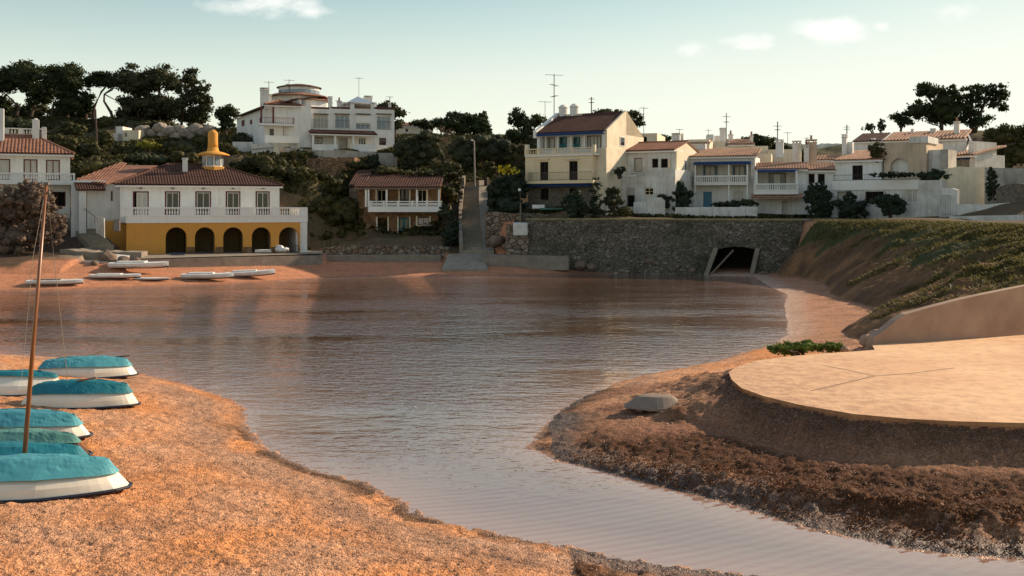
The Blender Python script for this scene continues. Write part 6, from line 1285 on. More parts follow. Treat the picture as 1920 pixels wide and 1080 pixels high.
plant('tamarisk', 'big feathery tamarisk with pinkish brown foliage at the left edge', 'tamarisk', [(-40, 345, 60, 440), (20, 338, 105, 420), (60, 375, 124, 462), (-30, 410, 90, 478)], 84, 'tamarisk', 39, None, n=60, cr=.20, dens=26, leaf=.22, core=.75, trunk=[[(40, 492), (42, 460), (45, 430)]], base=(40, 492), tr=.2, shell=.5)
SG = 'bushes on the hillside above the yellow building'
for i, (x0, y0, x1, y1, Yq, mt, lb) in enumerate([
    (92, 245, 150, 290, 108, 'hedge', 'smooth dark green bush right of the left house roof'),
    (140, 262, 200, 300, 110, 'scrub', 'scrubby bush beside the leaning wooden pole'),
    (150, 290, 240, 335, 104, 'scrub', 'wide grey green scrub left behind the yellow building roof'),
    (235, 285, 320, 312, 106, 'olive', 'dark scrub directly over the middle of the dark roof'),
    (310, 280, 380, 310, 106, 'hedge', 'dark bush between the white chimney and the cupola'),
    (255, 262, 305, 284, 112, 'yscrub', 'bright yellow green bush above the roof ridge'),
    (300, 262, 365, 292, 112, 'scrub', 'mid green bush right of the yellow green bush'),
    (180, 242, 215, 275, 118, 'scrub', 'bush left of the hillside ruin'),
    (355, 248, 440, 285, 118, 'hedge', 'long dark bush behind the cupola neck'),
    (345, 228, 400, 250, 135, 'scrub', 'scrub beneath the ragged grove pine'),
    (432, 247, 482, 275, 122, 'olive', 'pale silvery bush below the mansion side wing'),
    (110, 228, 165, 262, 135, 'scrub', 'brownish brush under the dense second pine'),
    (-10, 215, 75, 250, 130, 'olive', 'greyish brush under the far left pine'),
    (185, 216, 215, 238, 142, 'scrub', 'low brush in the pale sky opening'),
    (195, 300, 270, 330, 102, 'hedge', 'dark bush touching the left roof slope'),
    (395, 262, 450, 300, 112, 'hedge', 'bush just right of the yellow cupola brim'),
    (205, 265, 262, 298, 112, 'scrub', 'rough scrub just below the hillside ruin'),
    (260, 225, 345, 243, 142, 'scrub', 'brush along the foot of the largest grove pine')]):
    plant('hillside_bush', lb, 'shrub', [(x0, y0, (x0 + x1) / 2 + 10, y1), ((x0 + x1) / 2 - 12, y0 + 3, x1, y1)], Yq, mt, 50 + i, SG, n=16, cr=.36, dens=9, leaf=.3, core=.85, base=((x0 + x1) / 2, y1 + 3), upd=.35)
for i, (rects, Yq, lb) in enumerate([([(-30, 185, 60, 232), (30, 190, 100, 232)], 153, 'dark undergrowth filling between the trunks of the far left pine'), ([(85, 196, 150, 236), (130, 186, 178, 234)], 153, 'brownish undergrowth between the second and third grove trunks'),
    ([(212, 196, 290, 236), (270, 190, 345, 238)], 153, 'undergrowth below the largest grove pine'), ([(330, 198, 402, 242)], 150, 'undergrowth below the ragged pine at the right end')]):
    plant('undergrowth_bush', lb, 'shrub', rects, Yq, 'pine2', 180 + i, 'undergrowth between the grove pines', n=16, cr=.36, dens=8, leaf=.38, core=.7, base=(sum(r[0] + r[2] for r in rects) / 2 / len(rects), 234))
for i, (rects, Yq, lb) in enumerate([([(700, 318, 800, 336), (640, 300, 700, 322)], 110, 'low dark hedge along the slope behind the boathouse'), ([(818, 300, 868, 345), (812, 345, 862, 385)], 108, 'dark brush left of the upper stairway'), ([(536, 372, 600, 420), (560, 430, 600, 470)], 103, 'dark brush touching the right wall of the yellow arcade building'),
    ([(905, 300, 935, 335), (985, 300, 1006, 350)], 108, 'dark brush behind the yellow flowering shrub')]):
    plant('slope_bush', lb, 'shrub', rects, Yq, 'hedge', 190 + i, 'dark bushes on the middle slope', n=16, cr=.34, dens=11, leaf=.28, core=.8)
YG = 'plants in front of the harbour houses'
for i, (nm, rects, Yq, mt, lb, kw) in enumerate([
    ('round_bush', [(1055, 352, 1100, 404)], 95, 'vine', 'rounded dark bush in front of the cream house ground floor', {}),
    ('palm_shrub', [(1105, 340, 1132, 400)], 95, 'vine', 'narrow spiky shrub at the corner of the cream house', dict(core=.4)),
    ('bushy_shrub', [(1130, 352, 1170, 390)], 96, 'olive', 'wide bush between the cream house and the weathered white house', {}),
    ('potted_bush', [(1149, 309, 1174, 329)], 99.5, 'vine', 'small round bush on the upper terrace of the weathered house', {}),
    ('climbing_bush', [(1256, 340, 1300, 392), (1230, 362, 1262, 388)], 99.5, 'vine', 'tall climbing bush between weathered house and blue awning house', {}),
    ('garden_hedge', [(1338, 376, 1380, 389), (1370, 372, 1420, 387)], 99.2, 'olive', 'low dark hedge behind the long white front wall', {}),
    ('creeper', [(1505, 343, 1540, 380), (1525, 345, 1562, 400), (1512, 360, 1560, 408)], 96.6, 'vine', 'tall dark creeper climbing between the balcony and terrace houses', dict(depth=.35)),
    ('creeper', [(1565, 365, 1630, 410), (1575, 360, 1610, 400)], 95, 'vine', 'dark mass of creeper standing before the lower terrace wall', dict(depth=.35)),
    ('creeper', [(1632, 357, 1700, 388), (1650, 375, 1698, 402)], 92.4, 'vine', 'hanging creeper around the barred lower window of the terrace house', dict(depth=.3)),
    ('roof_creeper', [(1630, 263, 1660, 298)], 97, 'scrub', 'green creeper on the corner of the pale tiled roof', dict(core=.6)),
    ('wall_creeper', [(1718, 316, 1782, 340), (1735, 330, 1762, 346), (1640, 322, 1720, 332)], 93, 'vine', 'creeper spilling over the terrace railing near the ruined wall', dict(depth=.3)),
    ('ivy', [(1848, 318, 1872, 365)], 88, 'vine', 'dark ivy patch on the stained boundary wall', dict(depth=.2)),
    ('small_shrub', [(820, 384, 852, 412), (838, 405, 862, 430)], 100, 'olive', 'grey green shrub at the right end of the boathouse balcony', {}),
    ('small_shrub', [(826, 415, 862, 458)], 99, 'vine', 'dark ivy covered bank beside the foot of the stairway', {}),
    ('small_shrub', [(560, 462, 590, 474)], 98, 'hedge', 'small low bush right of the white corner pier', {}),
    ('dark_ivy', [(690, 285, 712, 312), (680, 300, 700, 315)], 110, 'vine', 'dark ivy clump beside the stone bastion', {}),
    ('bare_shrub', [(810, 232, 850, 300)], 130, 'tamarisk', 'dry pinkish shrub left of the largest dark tree', dict(core=.3, dens=5)),
    ('hillside_shrub', [(700, 310, 760, 330), (760, 315, 850, 335)], 108, 'scrub', 'strip of rough scrub behind the boathouse roof', dict(flat=.6)),
    ('hillside_shrub', [(1000, 262, 1012, 300), (950, 270, 1000, 310)], 118, 'hedge', 'dark bush against the left wall of the cream house', {}),
    ('low_shrub', [(1130, 396, 1165, 408), (1160, 385, 1190, 404)], 96, 'scrub', 'low untidy plants in the yard of the weathered house', {}),
    ('low_shrub', [(1000, 250, 1003, 262), (840, 330, 868, 372)], 112, 'scrub', 'rough grass bank left of the long stairway', {})]):
    bs_ = (sum(r[0] + r[2] for r in rects) / 2 / len(rects), max(r[3] for r in rects) + 1)
    if 'terrace of' not in lb: rects = [(r[0] - 1, r[1], r[2] + 1, r[3] + .16 * (r[3] - r[1])) + tuple(r[4:]) for r in rects]
    plant(nm, lb, 'shrub', rects, Yq, mt, 90 + i, YG, base=bs_, **{**dict(n=16, cr=.30, dens=22, leaf=.2, core=.8, spread=1.12, shell=.55), **kw})
plant('leafy_ground_plant', 'low bright green leafy plant at the back edge of the round slab', 'plant', [(1440, 640, 1500, 668), (1480, 636, 1550, 664), (1535, 640, 1590, 662)], 34.6, 'fresh', 150, None, n=36, cr=.3, dens=150, leaf=.10, core=.8, depth=.5, base=(1515, 668), upd=.5)

# boulders on the hillside and along the shore
def rocks(name, label, cat, lst, mt, seed, group=None, sink=.25):
    R = np.random.default_rng(seed); iv, if_ = ico(2); root = None
    for i, (px, py, Y, r, lb) in enumerate(lst):
        c = P3(px, py, Y); k = 1 + .45 * (vn(iv[:, 0] * 1.7 + i * 7, iv[:, 1] * 1.7 + iv[:, 2] * 1.9, seed) - .5) + .22 * (vn(iv[:, 0] * 4 + i, iv[:, 2] * 4 + iv[:, 1] * 3.7, seed + 3) - .5)
        V = c + iv * k[:, None] * np.array((r, r * .8, r * .7)); tag(mesh_obj(name, V, if_, M[mt], None, (c[0], c[1], c[2] - r * .6)), lb, cat, group)
R_ = random.Random(7); L_ = []
desc = ['pale boulder', 'rounded white boulder', 'blocky grey boulder', 'pinkish boulder']
bx_ = [(268, 243, 'leftmost in the boulder outcrop under the grove'), (284, 250, 'low beside the left end of the outcrop'), (300, 241, 'upper left of the outcrop'), (305, 254, 'front of the outcrop left of its middle'), (318, 246, 'just left of the middle of the outcrop'), (330, 256, 'lowest in the middle of the outcrop'), (336, 242, 'top middle of the outcrop'), (348, 250, 'in the middle right of the outcrop'), (360, 255, 'low right of the outcrop'), (366, 243, 'upper right of the outcrop'), (378, 250, 'right of the outcrop near the cupola neck'), (392, 243, 'rightmost of the outcrop behind the cupola')]
for i, (px, py, w) in enumerate(bx_): L_.append((px, py, 124, R_.uniform(.7, 1.15), '%s, %s' % (desc[i % 4], w)))
rocks('boulder', '', 'boulder', L_, 'rock', 3, 'boulders of the hillside outcrop')
L_ = [(200, 483, 82.6, .8, 'large broken rock left of the quay end'), (232, 489, 82.0, .55, 'brown rock against the left end of the quay'), (252, 490, 82.4, .5, 'smaller brown rock nearest the quay kerb'), (218, 493, 81.6, .4, 'rounded rock on the sand at the quay end'), (178, 494, 81.4, .35, 'dark low rock below the white rubble')]
rocks('shore_rock', '', 'rock', L_, 'rock_dark', 5, 'rocks at the left end of the quay')
L_ = [(931, 452, 95.6, .8, 'brown rock in the dirt gap right of the slipway'), (953, 462, 94.8, .6, 'rounded rock at the foot of the rubble pier'), (1088, 497, 92.2, .55, 'fallen stone at the end of the concrete ledge'), (1110, 500, 91.8, .45, 'fallen grey stone at the base of the long wall'), (1220, 490, 91.4, .5, 'slanted fallen block leaning on the long wall'), (1262, 505, 90.8, .4, 'dark low rock near the tunnel mouth'), (1300, 506, 90.3, .35, 'small rock left of the tunnel mouth'), (1435, 517, 88.4, .6, 'brown rock right of the tunnel mouth')]
rocks('fallen_rock', '', 'rock', L_, 'rock_dark', 6, 'fallen rocks along the wall foot')
L_ = [(1628, 640, 35.6, .34, 'broken chunk at the ragged end of the concrete wall'), (1645, 628, 35.9, .3, 'second broken chunk higher on the wall end'), (1662, 620, 36.2, .26, 'topmost broken chunk where the wall top begins'), (1583, 655, 34.4, .16, 'smooth pale stone beside the green plant')]
rocks('concrete_chunk', '', 'rubble', L_, 'concrete_pink', 9, 'broken concrete at the wall end')

# ---------------- slab and its wall
mb = MB(); n = len(SLAB); tz_ = SLAB_Z
mb.add([(x, y, tz_) for x, y in SLAB] + [(x + (15 - x) * .012, y + (28 - y) * .02, tz_ - .14) for x, y in SLAB], [tuple(range(n - 1, -1, -1)) if False else tuple(range(n))] + [(i, i + n, (i + 1) % n + n, (i + 1) % n) for i in range(n)] + [tuple(range(2 * n - 1, n - 1, -1))])
o = single('concrete_slab', mb, M['slab'], 'large rounded sandy concrete slab in the sun at the right', 'slab')
def jt(*pp):
    mb = MB(); q = [np.array((*G(a_, b_, SLAB_Z), SLAB_Z + .004)) for a_, b_ in pp]
    for i in range(len(q) - 1): d = q[i + 1] - q[i]; n_ = np.array((-d[1], d[0], 0)) / np.linalg.norm(d) * .022; mb.quad(q[i] - n_, q[i + 1] - n_, q[i + 1] + n_, q[i] + n_)
    part('expansion_joint', mb, M['rock_dark'], o)
jt((1543, 685), (1590, 694), (1640, 705)); jt((1640, 705), (1560, 724), (1520, 733)); jt((1640, 705), (1700, 701), (1790, 690))
mb = MB(); tp = [(1617, 649), (1640, 632), (1662, 618), (1682, 601), (1700, 590), (1750, 576), (1800, 563), (1850, 552), (1920, 538), (2050, 512), (2200, 490)]
bt = [(12.55, 34.9), (13.0, 35.1), (13.5, 35.3), (14.0, 35.5), (14.5, 35.7), (15.9, 36.2), (17.4, 36.8), (18.9, 37.5), (21.0, 38.6), (25.2, 40.6), (30.0, 42.8)]
vs = []
for (px, py), (bx0, by0) in zip(tp, bt):
    k = (px - CX) / F; 
    # intersect the ray column with the wall line
    best = None
    for i in range(len(bt) - 1):
        (ax, ay), (cx_, cy_) = bt[i], bt[i + 1]; den = (cx_ - ax) - k * (cy_ - ay); t = (k * ay - ax) / den
        if -.02 <= t <= 1.02: best = (ax + t * (cx_ - ax), ay + t * (cy_ - ay)); break
    if best is None: best = (bx0, by0)
    x, y = best; z = max(SLAB_Z + .1, wz(py, y)); nx_, ny_ = -.40, .92
    lean = (z - SLAB_Z) * .06
    vs += [(x, y, SLAB_Z - .2), (x + nx_ * lean, y + ny_ * lean, z), (x + nx_ * .32, y + ny_ * .32, z + .02), (x + nx_ * .45, y + ny_ * .45, SLAB_Z - .4)]
m = len(tp); mb.add(vs, [(i * 4 + j, (i + 1) * 4 + j, (i + 1) * 4 + j + 1, i * 4 + j + 1)[::-1] for i in range(m - 1) for j in range(3)] + [(0, 1, 2, 3)])
single('sloping_concrete_wall', mb, M['concrete_pink'], 'pinkish concrete wall with a sunlit sloping top behind the round slab', 'wall')

# ---------------- boats
def hull_loft(mb, O, ang, L, W_, H, z0=.0, bow=.6, stern=.12, rk=.42, n=22, prof=None, s0=0, s1=1, off=0, wr=0, seed=0, cap=True, zo=0):
    """upside-down hull: cross sections from rim to keel; s0..s1 share of the girth"""
    R = np.random.default_rng(seed); ca, sa = math.cos(ang), math.sin(ang); prof = prof or [(1, 0), (.965, .22), (.93, .44), (.72, .62), (.50, .80), (.27, .965), (0, 1)]
    us_ = np.linspace(s0, s1, 9); pv = np.linspace(0, 1, len(prof)); rows = []
    for i in range(n + 1):
        t = i / n; x = (t - .5) * L; e = min(1, (1 - abs(2 * t - 1) ** 3.0) + .0)
        w = W_ / 2 * (bow + (1 - bow) * min(1, t / .45) ** .8 if t < .45 else stern + (1 - stern) * min(1, (1 - t) / .38) ** .6)
        h = H * (.82 + .18 * math.sin(math.pi * t)); ring = []
        for sd in (1, -1):
            seq = us_ if sd == 1 else us_[::-1]
            for u in seq:
                py = np.interp(u, pv, [p[0] for p in prof]) * sd; pz = np.interp(u, pv, [p[1] for p in prof])
                k = 1 + off; rake = pz * rk * L / 4 * (1 if t < .5 else -1) * abs(2 * t - 1) ** 2.5
                wz_ = wr * (vn(np.array([t * 9 + 3 * sd * u]), np.array([u * 5 + seed]), seed)[0] - .4) + wr * .9 * (vn(np.array([t * 27 + u * 6 * sd]), np.array([u * 11 * sd + seed]), seed + 5)[0] - .5)
                lx = x + rake; ly = py * w * k + sd * wz_ * .3; lz = z0 + zo + pz * h * k + wz_ * pz
                ring.append((O[0] + lx * ca - ly * sa, O[1] + lx * sa + ly * ca, O[2] + lz))
        rows.append(ring)
    m = len(rows[0]); k0 = len(mb.v); [mb.v.append(tuple(map(float, p))) for r in rows for p in r]
    half = m // 2
    for i in range(n):
        for j in range(m - 1):
            if j == half - 1 and s1 < 1: continue
            mb.f.append((k0 + i * m + j, k0 + (i + 1) * m + j, k0 + (i + 1) * m + j + 1, k0 + i * m + j + 1))
    if cap: mb.f.append(tuple(k0 + j for j in range(m))); mb.f.append(tuple(k0 + n * m + j for j in range(m - 1, -1, -1)))
    return rows
def covered_boat(name, label, px, py, ang, L, W_, H, cov, seed, group, split=.42, hullm='hull', crest=None):
    """px, py: near right corner of the rim as seen in the photo"""
    x, y, z = ghit(px, py + 3)
    ca, sa = math.cos(ang), math.sin(ang); cx_ = x - ca * L / 2 - sa * W_ / 2 * .8; cy_ = y - sa * L / 2 + ca * W_ / 2 * .8
    zc_ = max(gh(cx_, cy_), (gh(cx_ - ca * L * .45, cy_ - sa * L * .45) + gh(cx_ + ca * L * .45, cy_ + sa * L * .45)) / 2) - .02
    O = (cx_, cy_, zc_); root = empty(name, O, label, 'boat', group)
    mb = MB(); hull_loft(mb, O, ang, L, W_, H, seed=seed); part('hull', mb, M[hullm], root)
    mb = MB(); hull_loft(mb, O, ang, L * 1.01, W_, H, s0=split, s1=1, off=.055, wr=.032, seed=seed, n=44, zo=.02); c = part('cover', mb, M[cov], root)
    mb = MB(); rows = hull_loft(MB(), O, ang, L * 1.005, W_ * 1.03, H, seed=seed, s1=.02); pts = [(r[0][0], r[0][1], r[0][2] + .03) for r in rows]; pts2 = [(r[-1][0], r[-1][1], r[-1][2] + .03) for r in rows]
    mb.tube(pts, .032, 6); mb.tube(pts2, .032, 6); mb.tube([pts[-1], pts2[-1]], .032, 6); mb.tube([pts[0], pts2[0]], .032, 6); part('gunwale', mb, M['rim'], root)
    return root, O
BG = 'covered boats lying upside down on the left beach'
b7, O7 = covered_boat('covered_boat', 'nearest upturned white boat with pale teal cover, lowest at the left', 226, 936, math.radians(7), 4.1, 1.7, .62, 'tarp_light', 1, BG)
b6, O6 = covered_boat('covered_boat', 'teal covered boat just behind the nearest one, mostly hidden', 165, 898, math.radians(4), 4.0, 1.5, .56, 'tarp', 2, BG, split=.1)
b5, O5 = covered_boat('covered_boat', 'boat with faded green cover over a peeling brown hull', 146, 866, math.radians(-4), 3.6, 1.3, .52, 'tarp_green', 3, BG, hullm='hull_brown', split=.5)
b4, O4 = covered_boat('covered_boat', 'bright teal covered boat behind the faded green one', 145, 832, math.radians(-4), 3.8, 1.5, .58, 'tarp_light', 4, BG)
b3, O3 = covered_boat('covered_boat', 'white boat with deep teal cover standing alone in mid beach', 247, 768, math.radians(1.5), 3.15, 1.35, .66, 'tarp', 5, BG, split=.45)
b2, O2 = covered_boat('covered_boat', 'half visible grey white boat with teal crest at the left edge', 112, 742, math.radians(2), 3.2, 1.3, .62, 'tarp', 6, BG, split=.68)
b1, O1 = covered_boat('covered_boat', 'farthest covered boat near the water, light teal over white', 250, 710, math.radians(8), 3.3, 1.5, .62, 'tarp_light', 7, BG, split=.45)
def spar(name, a_, b_, r, mt, label, cat): mb = MB(); mb.tube([a_, b_], [r, r * .7], 7); return single(name, mb, M[mt], label, cat)
# mast with stays
Yb = O7[1] + .25
root = empty('wooden_mast', P3(43, 874, Yb), 'tall leaning varnished mast rising from the nearest covered boat', 'mast')
mb = MB(); A_ = P3(43, 876, Yb); B_ = P3(87, 346, Yb + .3); mb.tube([A_ + (0, 0, -.15), A_ * .5 + B_ * .5, B_], [.046, .040, .026], 10); part('pole', mb, M['wood'], root, True)
mb = MB(); mb.box(tuple(B_ + (0, 0, .02)), (.10, .06, .05)); mb.tube([B_ + (-.02, 0, -.17), B_ + (.07, 0, -.15)], .025, 6); part('masthead_fitting', mb, M['metal'], root)
mb = MB(); mb.tube([B_, P3(103, 500, Yb + 1), P3(127, 715, Yb + 4.5)], .006, 4); part('stay_wire', mb, M['rope'], root)
mb = MB(); mb.tube([B_, P3(62, 480, Yb + 1), P3(40, 715, Yb + 5)], .005, 4); part('stay_wire', mb, M['rope'], root)
mb = MB(); c = P3(55, 884, Yb - .1)
for k in range(5): a_ = k * 1.3; mb.tube([c + np.array((.12 * math.cos(a_ + t * .9) * (1 - t * .04) + .02 * t, .09 * math.sin(a_ + t * .9), -.02 * t + .06 * math.sin(k + t))) for t in range(8)], .011, 5)
single('coiled_rope', mb, M['rope'], 'grey coiled ropes lying at the foot of the mast', 'rope')
spar('oar', P3(150, 674, O1[1] + .2), P3(191, 659, O1[1] + 1.6), .03, 'wood_dark', 'short dark oar sticking up from the farthest covered boat', 'oar')
spar('boom', P3(165, 673, O1[1] + .1), P3(243, 667, O1[1] + .8), .03, 'wood_dark', 'long thin dark spar lying level on the farthest covered boat', 'spar')
spar('boom', P3(118, 719, O3[1]), P3(181, 708, O3[1] - .3), .035, 'wood', 'brown wooden spar across the deep teal covered boat', 'spar')
spar('boom', P3(-40, 826, O4[1] - .3), P3(76, 804, O4[1] - .8), .035, 'wood', 'brown wooden spar across the bright teal covered boat', 'spar')
# overturned dinghy on the spit
x, y, z = ghit(1234, 771); O = (x, y + .4, z + .03); root = empty('overturned_dinghy', O, 'grey overturned dinghy with a faceted hull alone on the right spit', 'boat')
mb = MB(); hull_loft(mb, O, math.radians(-5), 1.75, 1.25, .35, prof=[(1, 0), (.97, .18), (.90, .25), (.50, .85), (.40, .95), (0, 1)], bow=.35, stern=.45, rk=.9, n=10); part('hull', mb, M['hull_grey'], root)
for k in (-.5, -.2, .15, .5): mb = MB(); mb.box((O[0] + k, O[1] - .43 + abs(k) * .25, O[2] - .02), (.14, .10, .07), 0); part('rim_block', mb, M['hull_grey'], root)
# far dinghies, right way up
def dinghy(label, px0, px1, py, H, ang_, seed, deck='hull_white', Yoff=0, zlift=0, tilt=0):
    x, y, z = ghit((px0 + px1) / 2, py)
    y += Yoff; L = (px1 - px0) / F * y / max(.6, math.cos(ang_)); x = wx((px0 + px1) / 2, y); z = max(gh(x, y), gh(x - L * .4 * math.cos(ang_), y - L * .4 * math.sin(ang_)), gh(x + L * .4 * math.cos(ang_), y + L * .4 * math.sin(ang_))) + zlift - .04
    root = empty('dinghy', (x, y, z), label, 'boat', 'small white dinghies pulled up on the far beach'); ca, sa = math.cos(ang_), math.sin(ang_); mb = MB(); rows = []; n = 18; Wd = L * .34
    for i in range(n + 1):
        t = i / n; w = Wd / 2 * (.75 + .25 * min(1, t / .3) if t < .3 else (1 - ((t - .3) / .7) ** 2.6 * .96)); lx = (t - .5) * L; kz = .10 * H + H * .5 * max(0, t - .6) ** 1.5 * 2; sh = H * (.78 + .3 * max(0, t - .4) ** 1.5)
        ring = [(0, kz), (w * .6, kz + .03 * H), (w * .92, sh * .5), (w, sh), (w * .9, sh + .03), (0, sh + .08 * H + .03), (-w * .9, sh + .03), (-w, sh), (-w * .92, sh * .5), (-w * .6, kz + .03 * H)]
        rows.append([(x + lx * ca - a_ * sa, y + lx * sa + a_ * ca, z + b_ + tilt * lx) for a_, b_ in ring])
    for r in rows: mb.v += r
    m = 10; mb.f += [(i * m + j, (i + 1) * m + j, (i + 1) * m + (j + 1) % m, i * m + (j + 1) % m) for i in range(n) for j in range(m)] + [tuple(range(m - 1, -1, -1)), tuple(n * m + j for j in range(m))]; part('hull', mb, M['hull_white'], root)
    c = MB(); c.hexa(*[[(x + lx * ca - a_ * sa, y + lx * sa + a_ * ca, z + zz + tilt * lx) for lx, a_ in ((-.36 * L, -Wd * .3), (.12 * L, -Wd * .3), (.12 * L, Wd * .3), (-.36 * L, Wd * .3))] for zz in (H * .8, H * 1.08)]); part('cockpit_cover', c, M[deck], root)
    c = MB(); c.tube([(rows[i][1][0] * .5 + rows[i][0][0] * .5, rows[i][1][1] * .5 + rows[i][0][1] * .5, rows[i][0][2] - .03) for i in range(0, n + 1, 3)], .05, 5); part('keel', c, M['rim'], root)
dinghy('single grey white dinghy close to the water at the far left', 55, 153, 534, .42, math.radians(8), 1, 'hull_grey')
dinghy('low white dinghy underneath the left pair, bow to the right', 172, 262, 523, .36, math.radians(6), 2)
dinghy('white dinghy lying across the top of the left group', 208, 314, 513, .55, math.radians(5), 3, zlift=.12, Yoff=.4)
dinghy('thin flat white board shaped boat nearest the water in the left group', 256, 316, 526, .16, math.radians(4), 4)
dinghy('longer white dinghy left of the overlapping right pair', 343, 436, 525, .5, math.radians(7), 5)
dinghy('white dinghy with prow to the right, rightmost of the far boats', 426, 514, 521, .5, math.radians(8), 6, tilt=.04)
# things on the quay
def bundle(name, lb, cat, px, py, Y, sz, mt, seed, group=None, loc=None):
    iv, if_ = ico(2); c = P3(px, py, Y); k = 1 + .5 * (vn(iv[:, 0] * 2.3 + seed, iv[:, 1] * 2.3 + iv[:, 2] * 2, seed) - .5); tag(mesh_obj(name, c + iv * k[:, None] * np.array(sz), if_, M[mt], None, (c[0], c[1], c[2] - sz[2])), lb, cat, group)
bundle('sail_bag', 'large lumpy white bag in front of the last pier', 'bag', 524, 466.5, 92.3, (.42, .35, .34), 'hull_white', 3)
bundle('sail_bag', 'flatter white bag lying beside the large one', 'bag', 535, 468.5, 92.2, (.34, .3, .22), 'hull_white', 8)
z_ = 1.95
def skiff(lb, x0, x1, py, Y, H, mt, ang=.1, group=None):
    x = wx((x0 + x1) / 2, Y); z = wz(py, Y); L = (x1 - x0) / F * Y; mb = MB(); rows = []; n = 12
    for i in range(n + 1):
        t = i / n; w = L * .16 * math.sin(math.pi * (.12 + .8 * t)) ** .6; lx = (t - .5) * L; rows.append([(x + lx, y_ + lx * ang, z + zz) for y_, zz in ((Y, 0), (Y - w * .8, H * .2), (Y - w, H * .9), (Y, H * 1.05), (Y + w, H * .9), (Y + w * .8, H * .2))])
    for r in rows: mb.v += r
    mb.f += [(i * 6 + j, (i + 1) * 6 + j, (i + 1) * 6 + (j + 1) % 6, i * 6 + (j + 1) % 6) for i in range(n) for j in range(6)] + [(5, 4, 3, 2, 1, 0), tuple(n * 6 + j for j in range(6))]
    single('skiff', mb, M[mt], lb, 'boat', group)
skiff('small white skiff lying inside the fourth arch', 479, 508, 474, 92.0, .3, 'hull_white'); skiff('flat dark blue board on the quay before the first arch', 321, 346, 478, 88.0, .12, 'bluedark')
skiff('long pale kayak resting on the low garden wall before the cream house', 1012, 1056, 393.5, 96.9, .18, 'tarp_green'); skiff('white upturned rowing boat in the garden of the cream house', 998, 1021, 392, 97.4, .4, 'hull_white', -.3)
skiff('white plastic canoe lying on broken concrete left of the quay', 160, 212, 495, 82.2, .22, 'hull_white', .15)
mb = MB(); vs = [P3(196, 492, 82.3), P3(214, 476, 83.6), P3(243, 479, 83.8), P3(226, 486, 82.8), P3(210, 492, 82.2)]; mb.add(vs + [v - np.array((0, 0, .12)) for v in vs], [(0, 1, 2, 3, 4)] + [(i, i + 5, (i + 1) % 5 + 5, (i + 1) % 5) for i in range(5)]); single('broken_panel', mb, M['white2'], 'broken white panel propped on the rocks left of the quay', 'rubble')
mb = MB(); mb.box((wx(219, 86.6), 86.6, wz(423, 86.6)), (.5, .35, .95), .2); mb.box((wx(219, 86.6), 86.6, wz(423, 86.6) + .51), (.56, .42, .06), .2); single('wheeled_bin', mb, M['metal'], 'dark grey bin against the yellow side wall', 'bin')
mb = MB(); mb.box((wx(1141, 96.0), 96.0, wz(404, 96.0)), (.6, .4, .42), .1); mb.box((wx(1141, 96), 96.0, wz(404, 96) + .23), (.66, .46, .04), .1); single('white_box', mb, M['hull_white'], 'small white box on the promenade below the creeper bush', 'box')
mb = MB()
for px, Y, r in ((541, 93.2, .16), (553, 93.4, .16)): pass
def bicycle(px, Y, base):
    root = empty('bicycle', P3(px, base, Y), 'dark bicycle parked inside the rightmost arch', 'bicycle'); c0 = P3(px - 5, base, Y) + (0, 0, .33); c1 = P3(px + 8, base, Y) + (0, 0, .33)
    for c in (c0, c1): mb = MB(); mb.tube([c + np.array((.32 * math.cos(a_), .05 * math.cos(a_), .32 * math.sin(a_))) for a_ in np.linspace(0, 2 * math.pi, 17)], .025, 5); part('wheel', mb, M['rim'], root)
    mb = MB(); s_ = (c0 + c1) / 2 + (-.1, 0, .35); hd = c1 + np.array((-.12, 0, .45)); mb.tube([c0, (c0 + c1) / 2, hd, s_, c0], .02, 5); mb.tube([c1, hd], .02, 5); mb.tube([s_, (c0 + c1) / 2], .02, 5); mb.tube([hd, hd + np.array((.05, -.2, .1))], .015, 5); part('frame', mb, M['iron'], root)
    mb = MB(); mb.box(tuple(s_ + np.array((0, 0, .08))), (.22, .12, .05)); part('saddle', mb, M['rim'], root)
bicycle(547, 93.6, 473)

# ---------------- poles, lamps and aerials
def pole(name, lb, cat, px0, py0, px1, py1, Y, r, mt, extra=None):
    root = empty(name, P3(px0, py0, Y), lb, cat); mb = MB(); a_, b_ = P3(px0, py0, Y), P3(px1, py1, Y); mb.tube([a_ + (0, 0, -.5), b_], [r, r * .75], 7); part('post', mb, M[mt], root)
    if extra: extra(root, a_, b_)
    return root
def lamp_x(root, a_, b_):
    mb = MB(); mb.tube([b_, b_ + np.array((-.25, -.4, .12))], .03, 5); part('bracket', mb, M['metal'], root); mb = MB(); mb.lathe(tuple(b_ + np.array((-.25, -.4, -.02))), [(.04, .14), (.16, .1), (.13, 0), (.05, -.06)], 8); part('lamp_head', mb, M['hull_white'], root)
    mb = MB(); mb.lathe(tuple(a_ * .35 + b_ * .65), [(.05, 0), (.09, .05), (.09, .15), (.05, .2)], 6); part('insulator', mb, M['hull_white'], root)
pole('utility_pole', 'grey utility pole with a lamp at the top of the long stairway', 'pole', 890, 341, 889, 264, 118, .12, 'metal', lamp_x)
pole('leaning_pole', 'thin dark wooden pole leaning on the left hillside under the pines', 'pole', 183, 296, 179, 205, 116, .13, 'wood_dark')
pole('garden_lamp', 'small post lamp with a white globe before the cream house', 'lamp', 978, 412, 975, 358, 97.2, .05, 'iron', lambda r, a_, b_: part('globe', MB().lathe(tuple(b_ + np.array((-.05, 0, -.05))), [(.04, 0), (.14, .06), (.16, .15), (.12, .26), (.03, .3)], 8), M['hull_white'], r))
pole('wooden_post', 'weathered wooden post on the rubble garden wall', 'post', 976, 416, 976, 381, 96.0, .09, 'wood_grey')
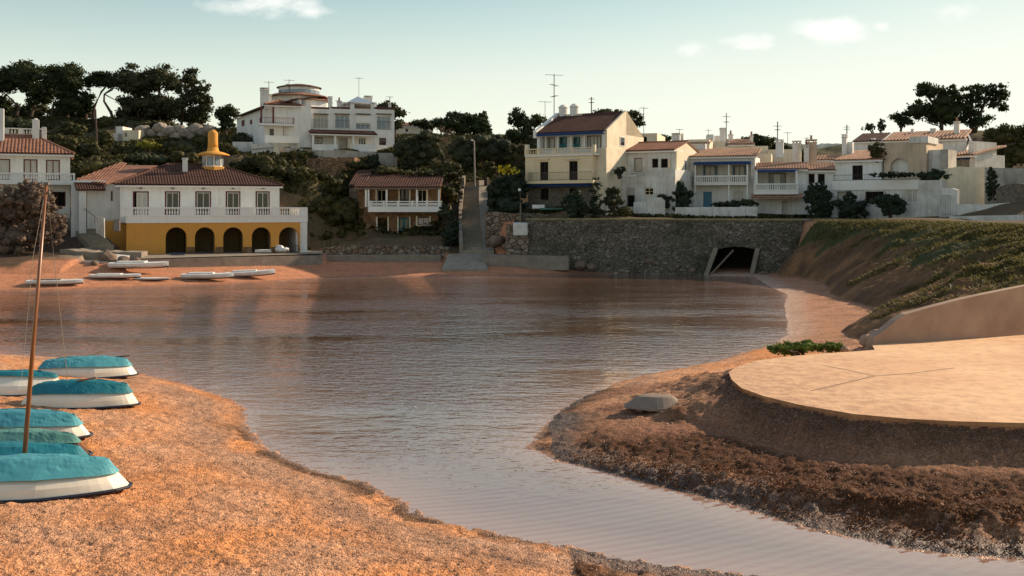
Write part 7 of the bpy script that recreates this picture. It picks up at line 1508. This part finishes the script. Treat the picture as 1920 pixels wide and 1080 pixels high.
pole('wooden_post', 'thin upright post beside the flowering shrub', 'post', 914, 345, 913, 316, 118, .06, 'wood_grey')
def aerial(lb, px, pb, pt, Y, els=(0,), r=.03, wd=1.2, lean=0, mt='metal'):
    root = empty('tv_aerial', P3(px, pb, Y), lb, 'aerial'); mb = MB(); a_, b_ = P3(px, pb, Y), P3(px + lean, pt, Y); mb.tube([a_ + (0, 0, -.2), b_], r, 5); part('mast', mb, M[mt], root)
    for i, e_ in enumerate(els):
        c = b_ + (a_ - b_) * e_; an = .3 + i * .8; d = np.array((math.cos(an), math.sin(an), 0)); s_ = np.array((-d[1], d[0], 0)); w = wd * (1 - .12 * i); m_ = MB(); m_.tube([c - d * w * .5, c + d * w * .5], .02, 4)
        for k in range(5): t = (k / 4 - .5) * w * .9; m_.tube([c + d * t - s_ * .28, c + d * t + s_ * .28], .013, 4)
        part('antenna', m_, M[mt], root)
aerial('very tall three tier aerial left of the round chimneys', 1039, 222, 139, 108, (0.02, .25, .5), .05, 2.0)
aerial('short aerial left of the cream house roof on the skyline', 1022, 222, 190, 112, (.03,), .03, 1.5)
aerial('stubby lattice aerial behind the cream house ridge', 1109, 216, 182, 112, (.1, .3), .07, .7)
aerial('slim aerial on the wall by the cream gable', 1207, 258, 201, 112, (.03,), .035, 1.0)
aerial('tall banded aerial on the rooftop storey behind the blue awning house', 1362, 268, 212, 114, (.12, .3), .05, .9)
aerial('small aerial at the left of the chimney cluster', 1274, 250, 242, 114, (.1,), .03, .8)
aerial('tall aerial above the big chimney between the awning houses', 1458, 262, 228, 108, (.25, .45), .06, .9)
aerial('side branch aerial right of the big chimney aerial', 1477, 268, 248, 110, (.05,), .03, .8)
aerial('aerial beside the slim chimney of the terrace house', 1588, 262, 234, 104, (.15, .3), .06, .5)
aerial('thin aerial on the white turret behind the row', 1328, 254, 243, 116, (.1,), .03, .6)
aerial('aerial over the left mansion chimney', 504, 196, 152, 121, (.05,), .04, 1.2)
aerial('aerial in front of the mansion round tower', 542, 180, 149, 122, (.05, .3), .04, 1.3)
aerial('very thin tall aerial above the mansion roof middle', 673, 182, 145, 124, (.05,), .03, 1.0)
aerial('low aerial left of the mansion pergola', 634, 204, 188, 121, (.05,), .03, .8)
aerial('aerial at the right corner of the mansion roof', 731, 196, 181, 122, (.05,), .05, .9)
aerial('tiny aerial on the roofline between awning houses', 1513, 275, 258, 108, (.05,), .03, .5)
print('leaves', LEAVES[0])
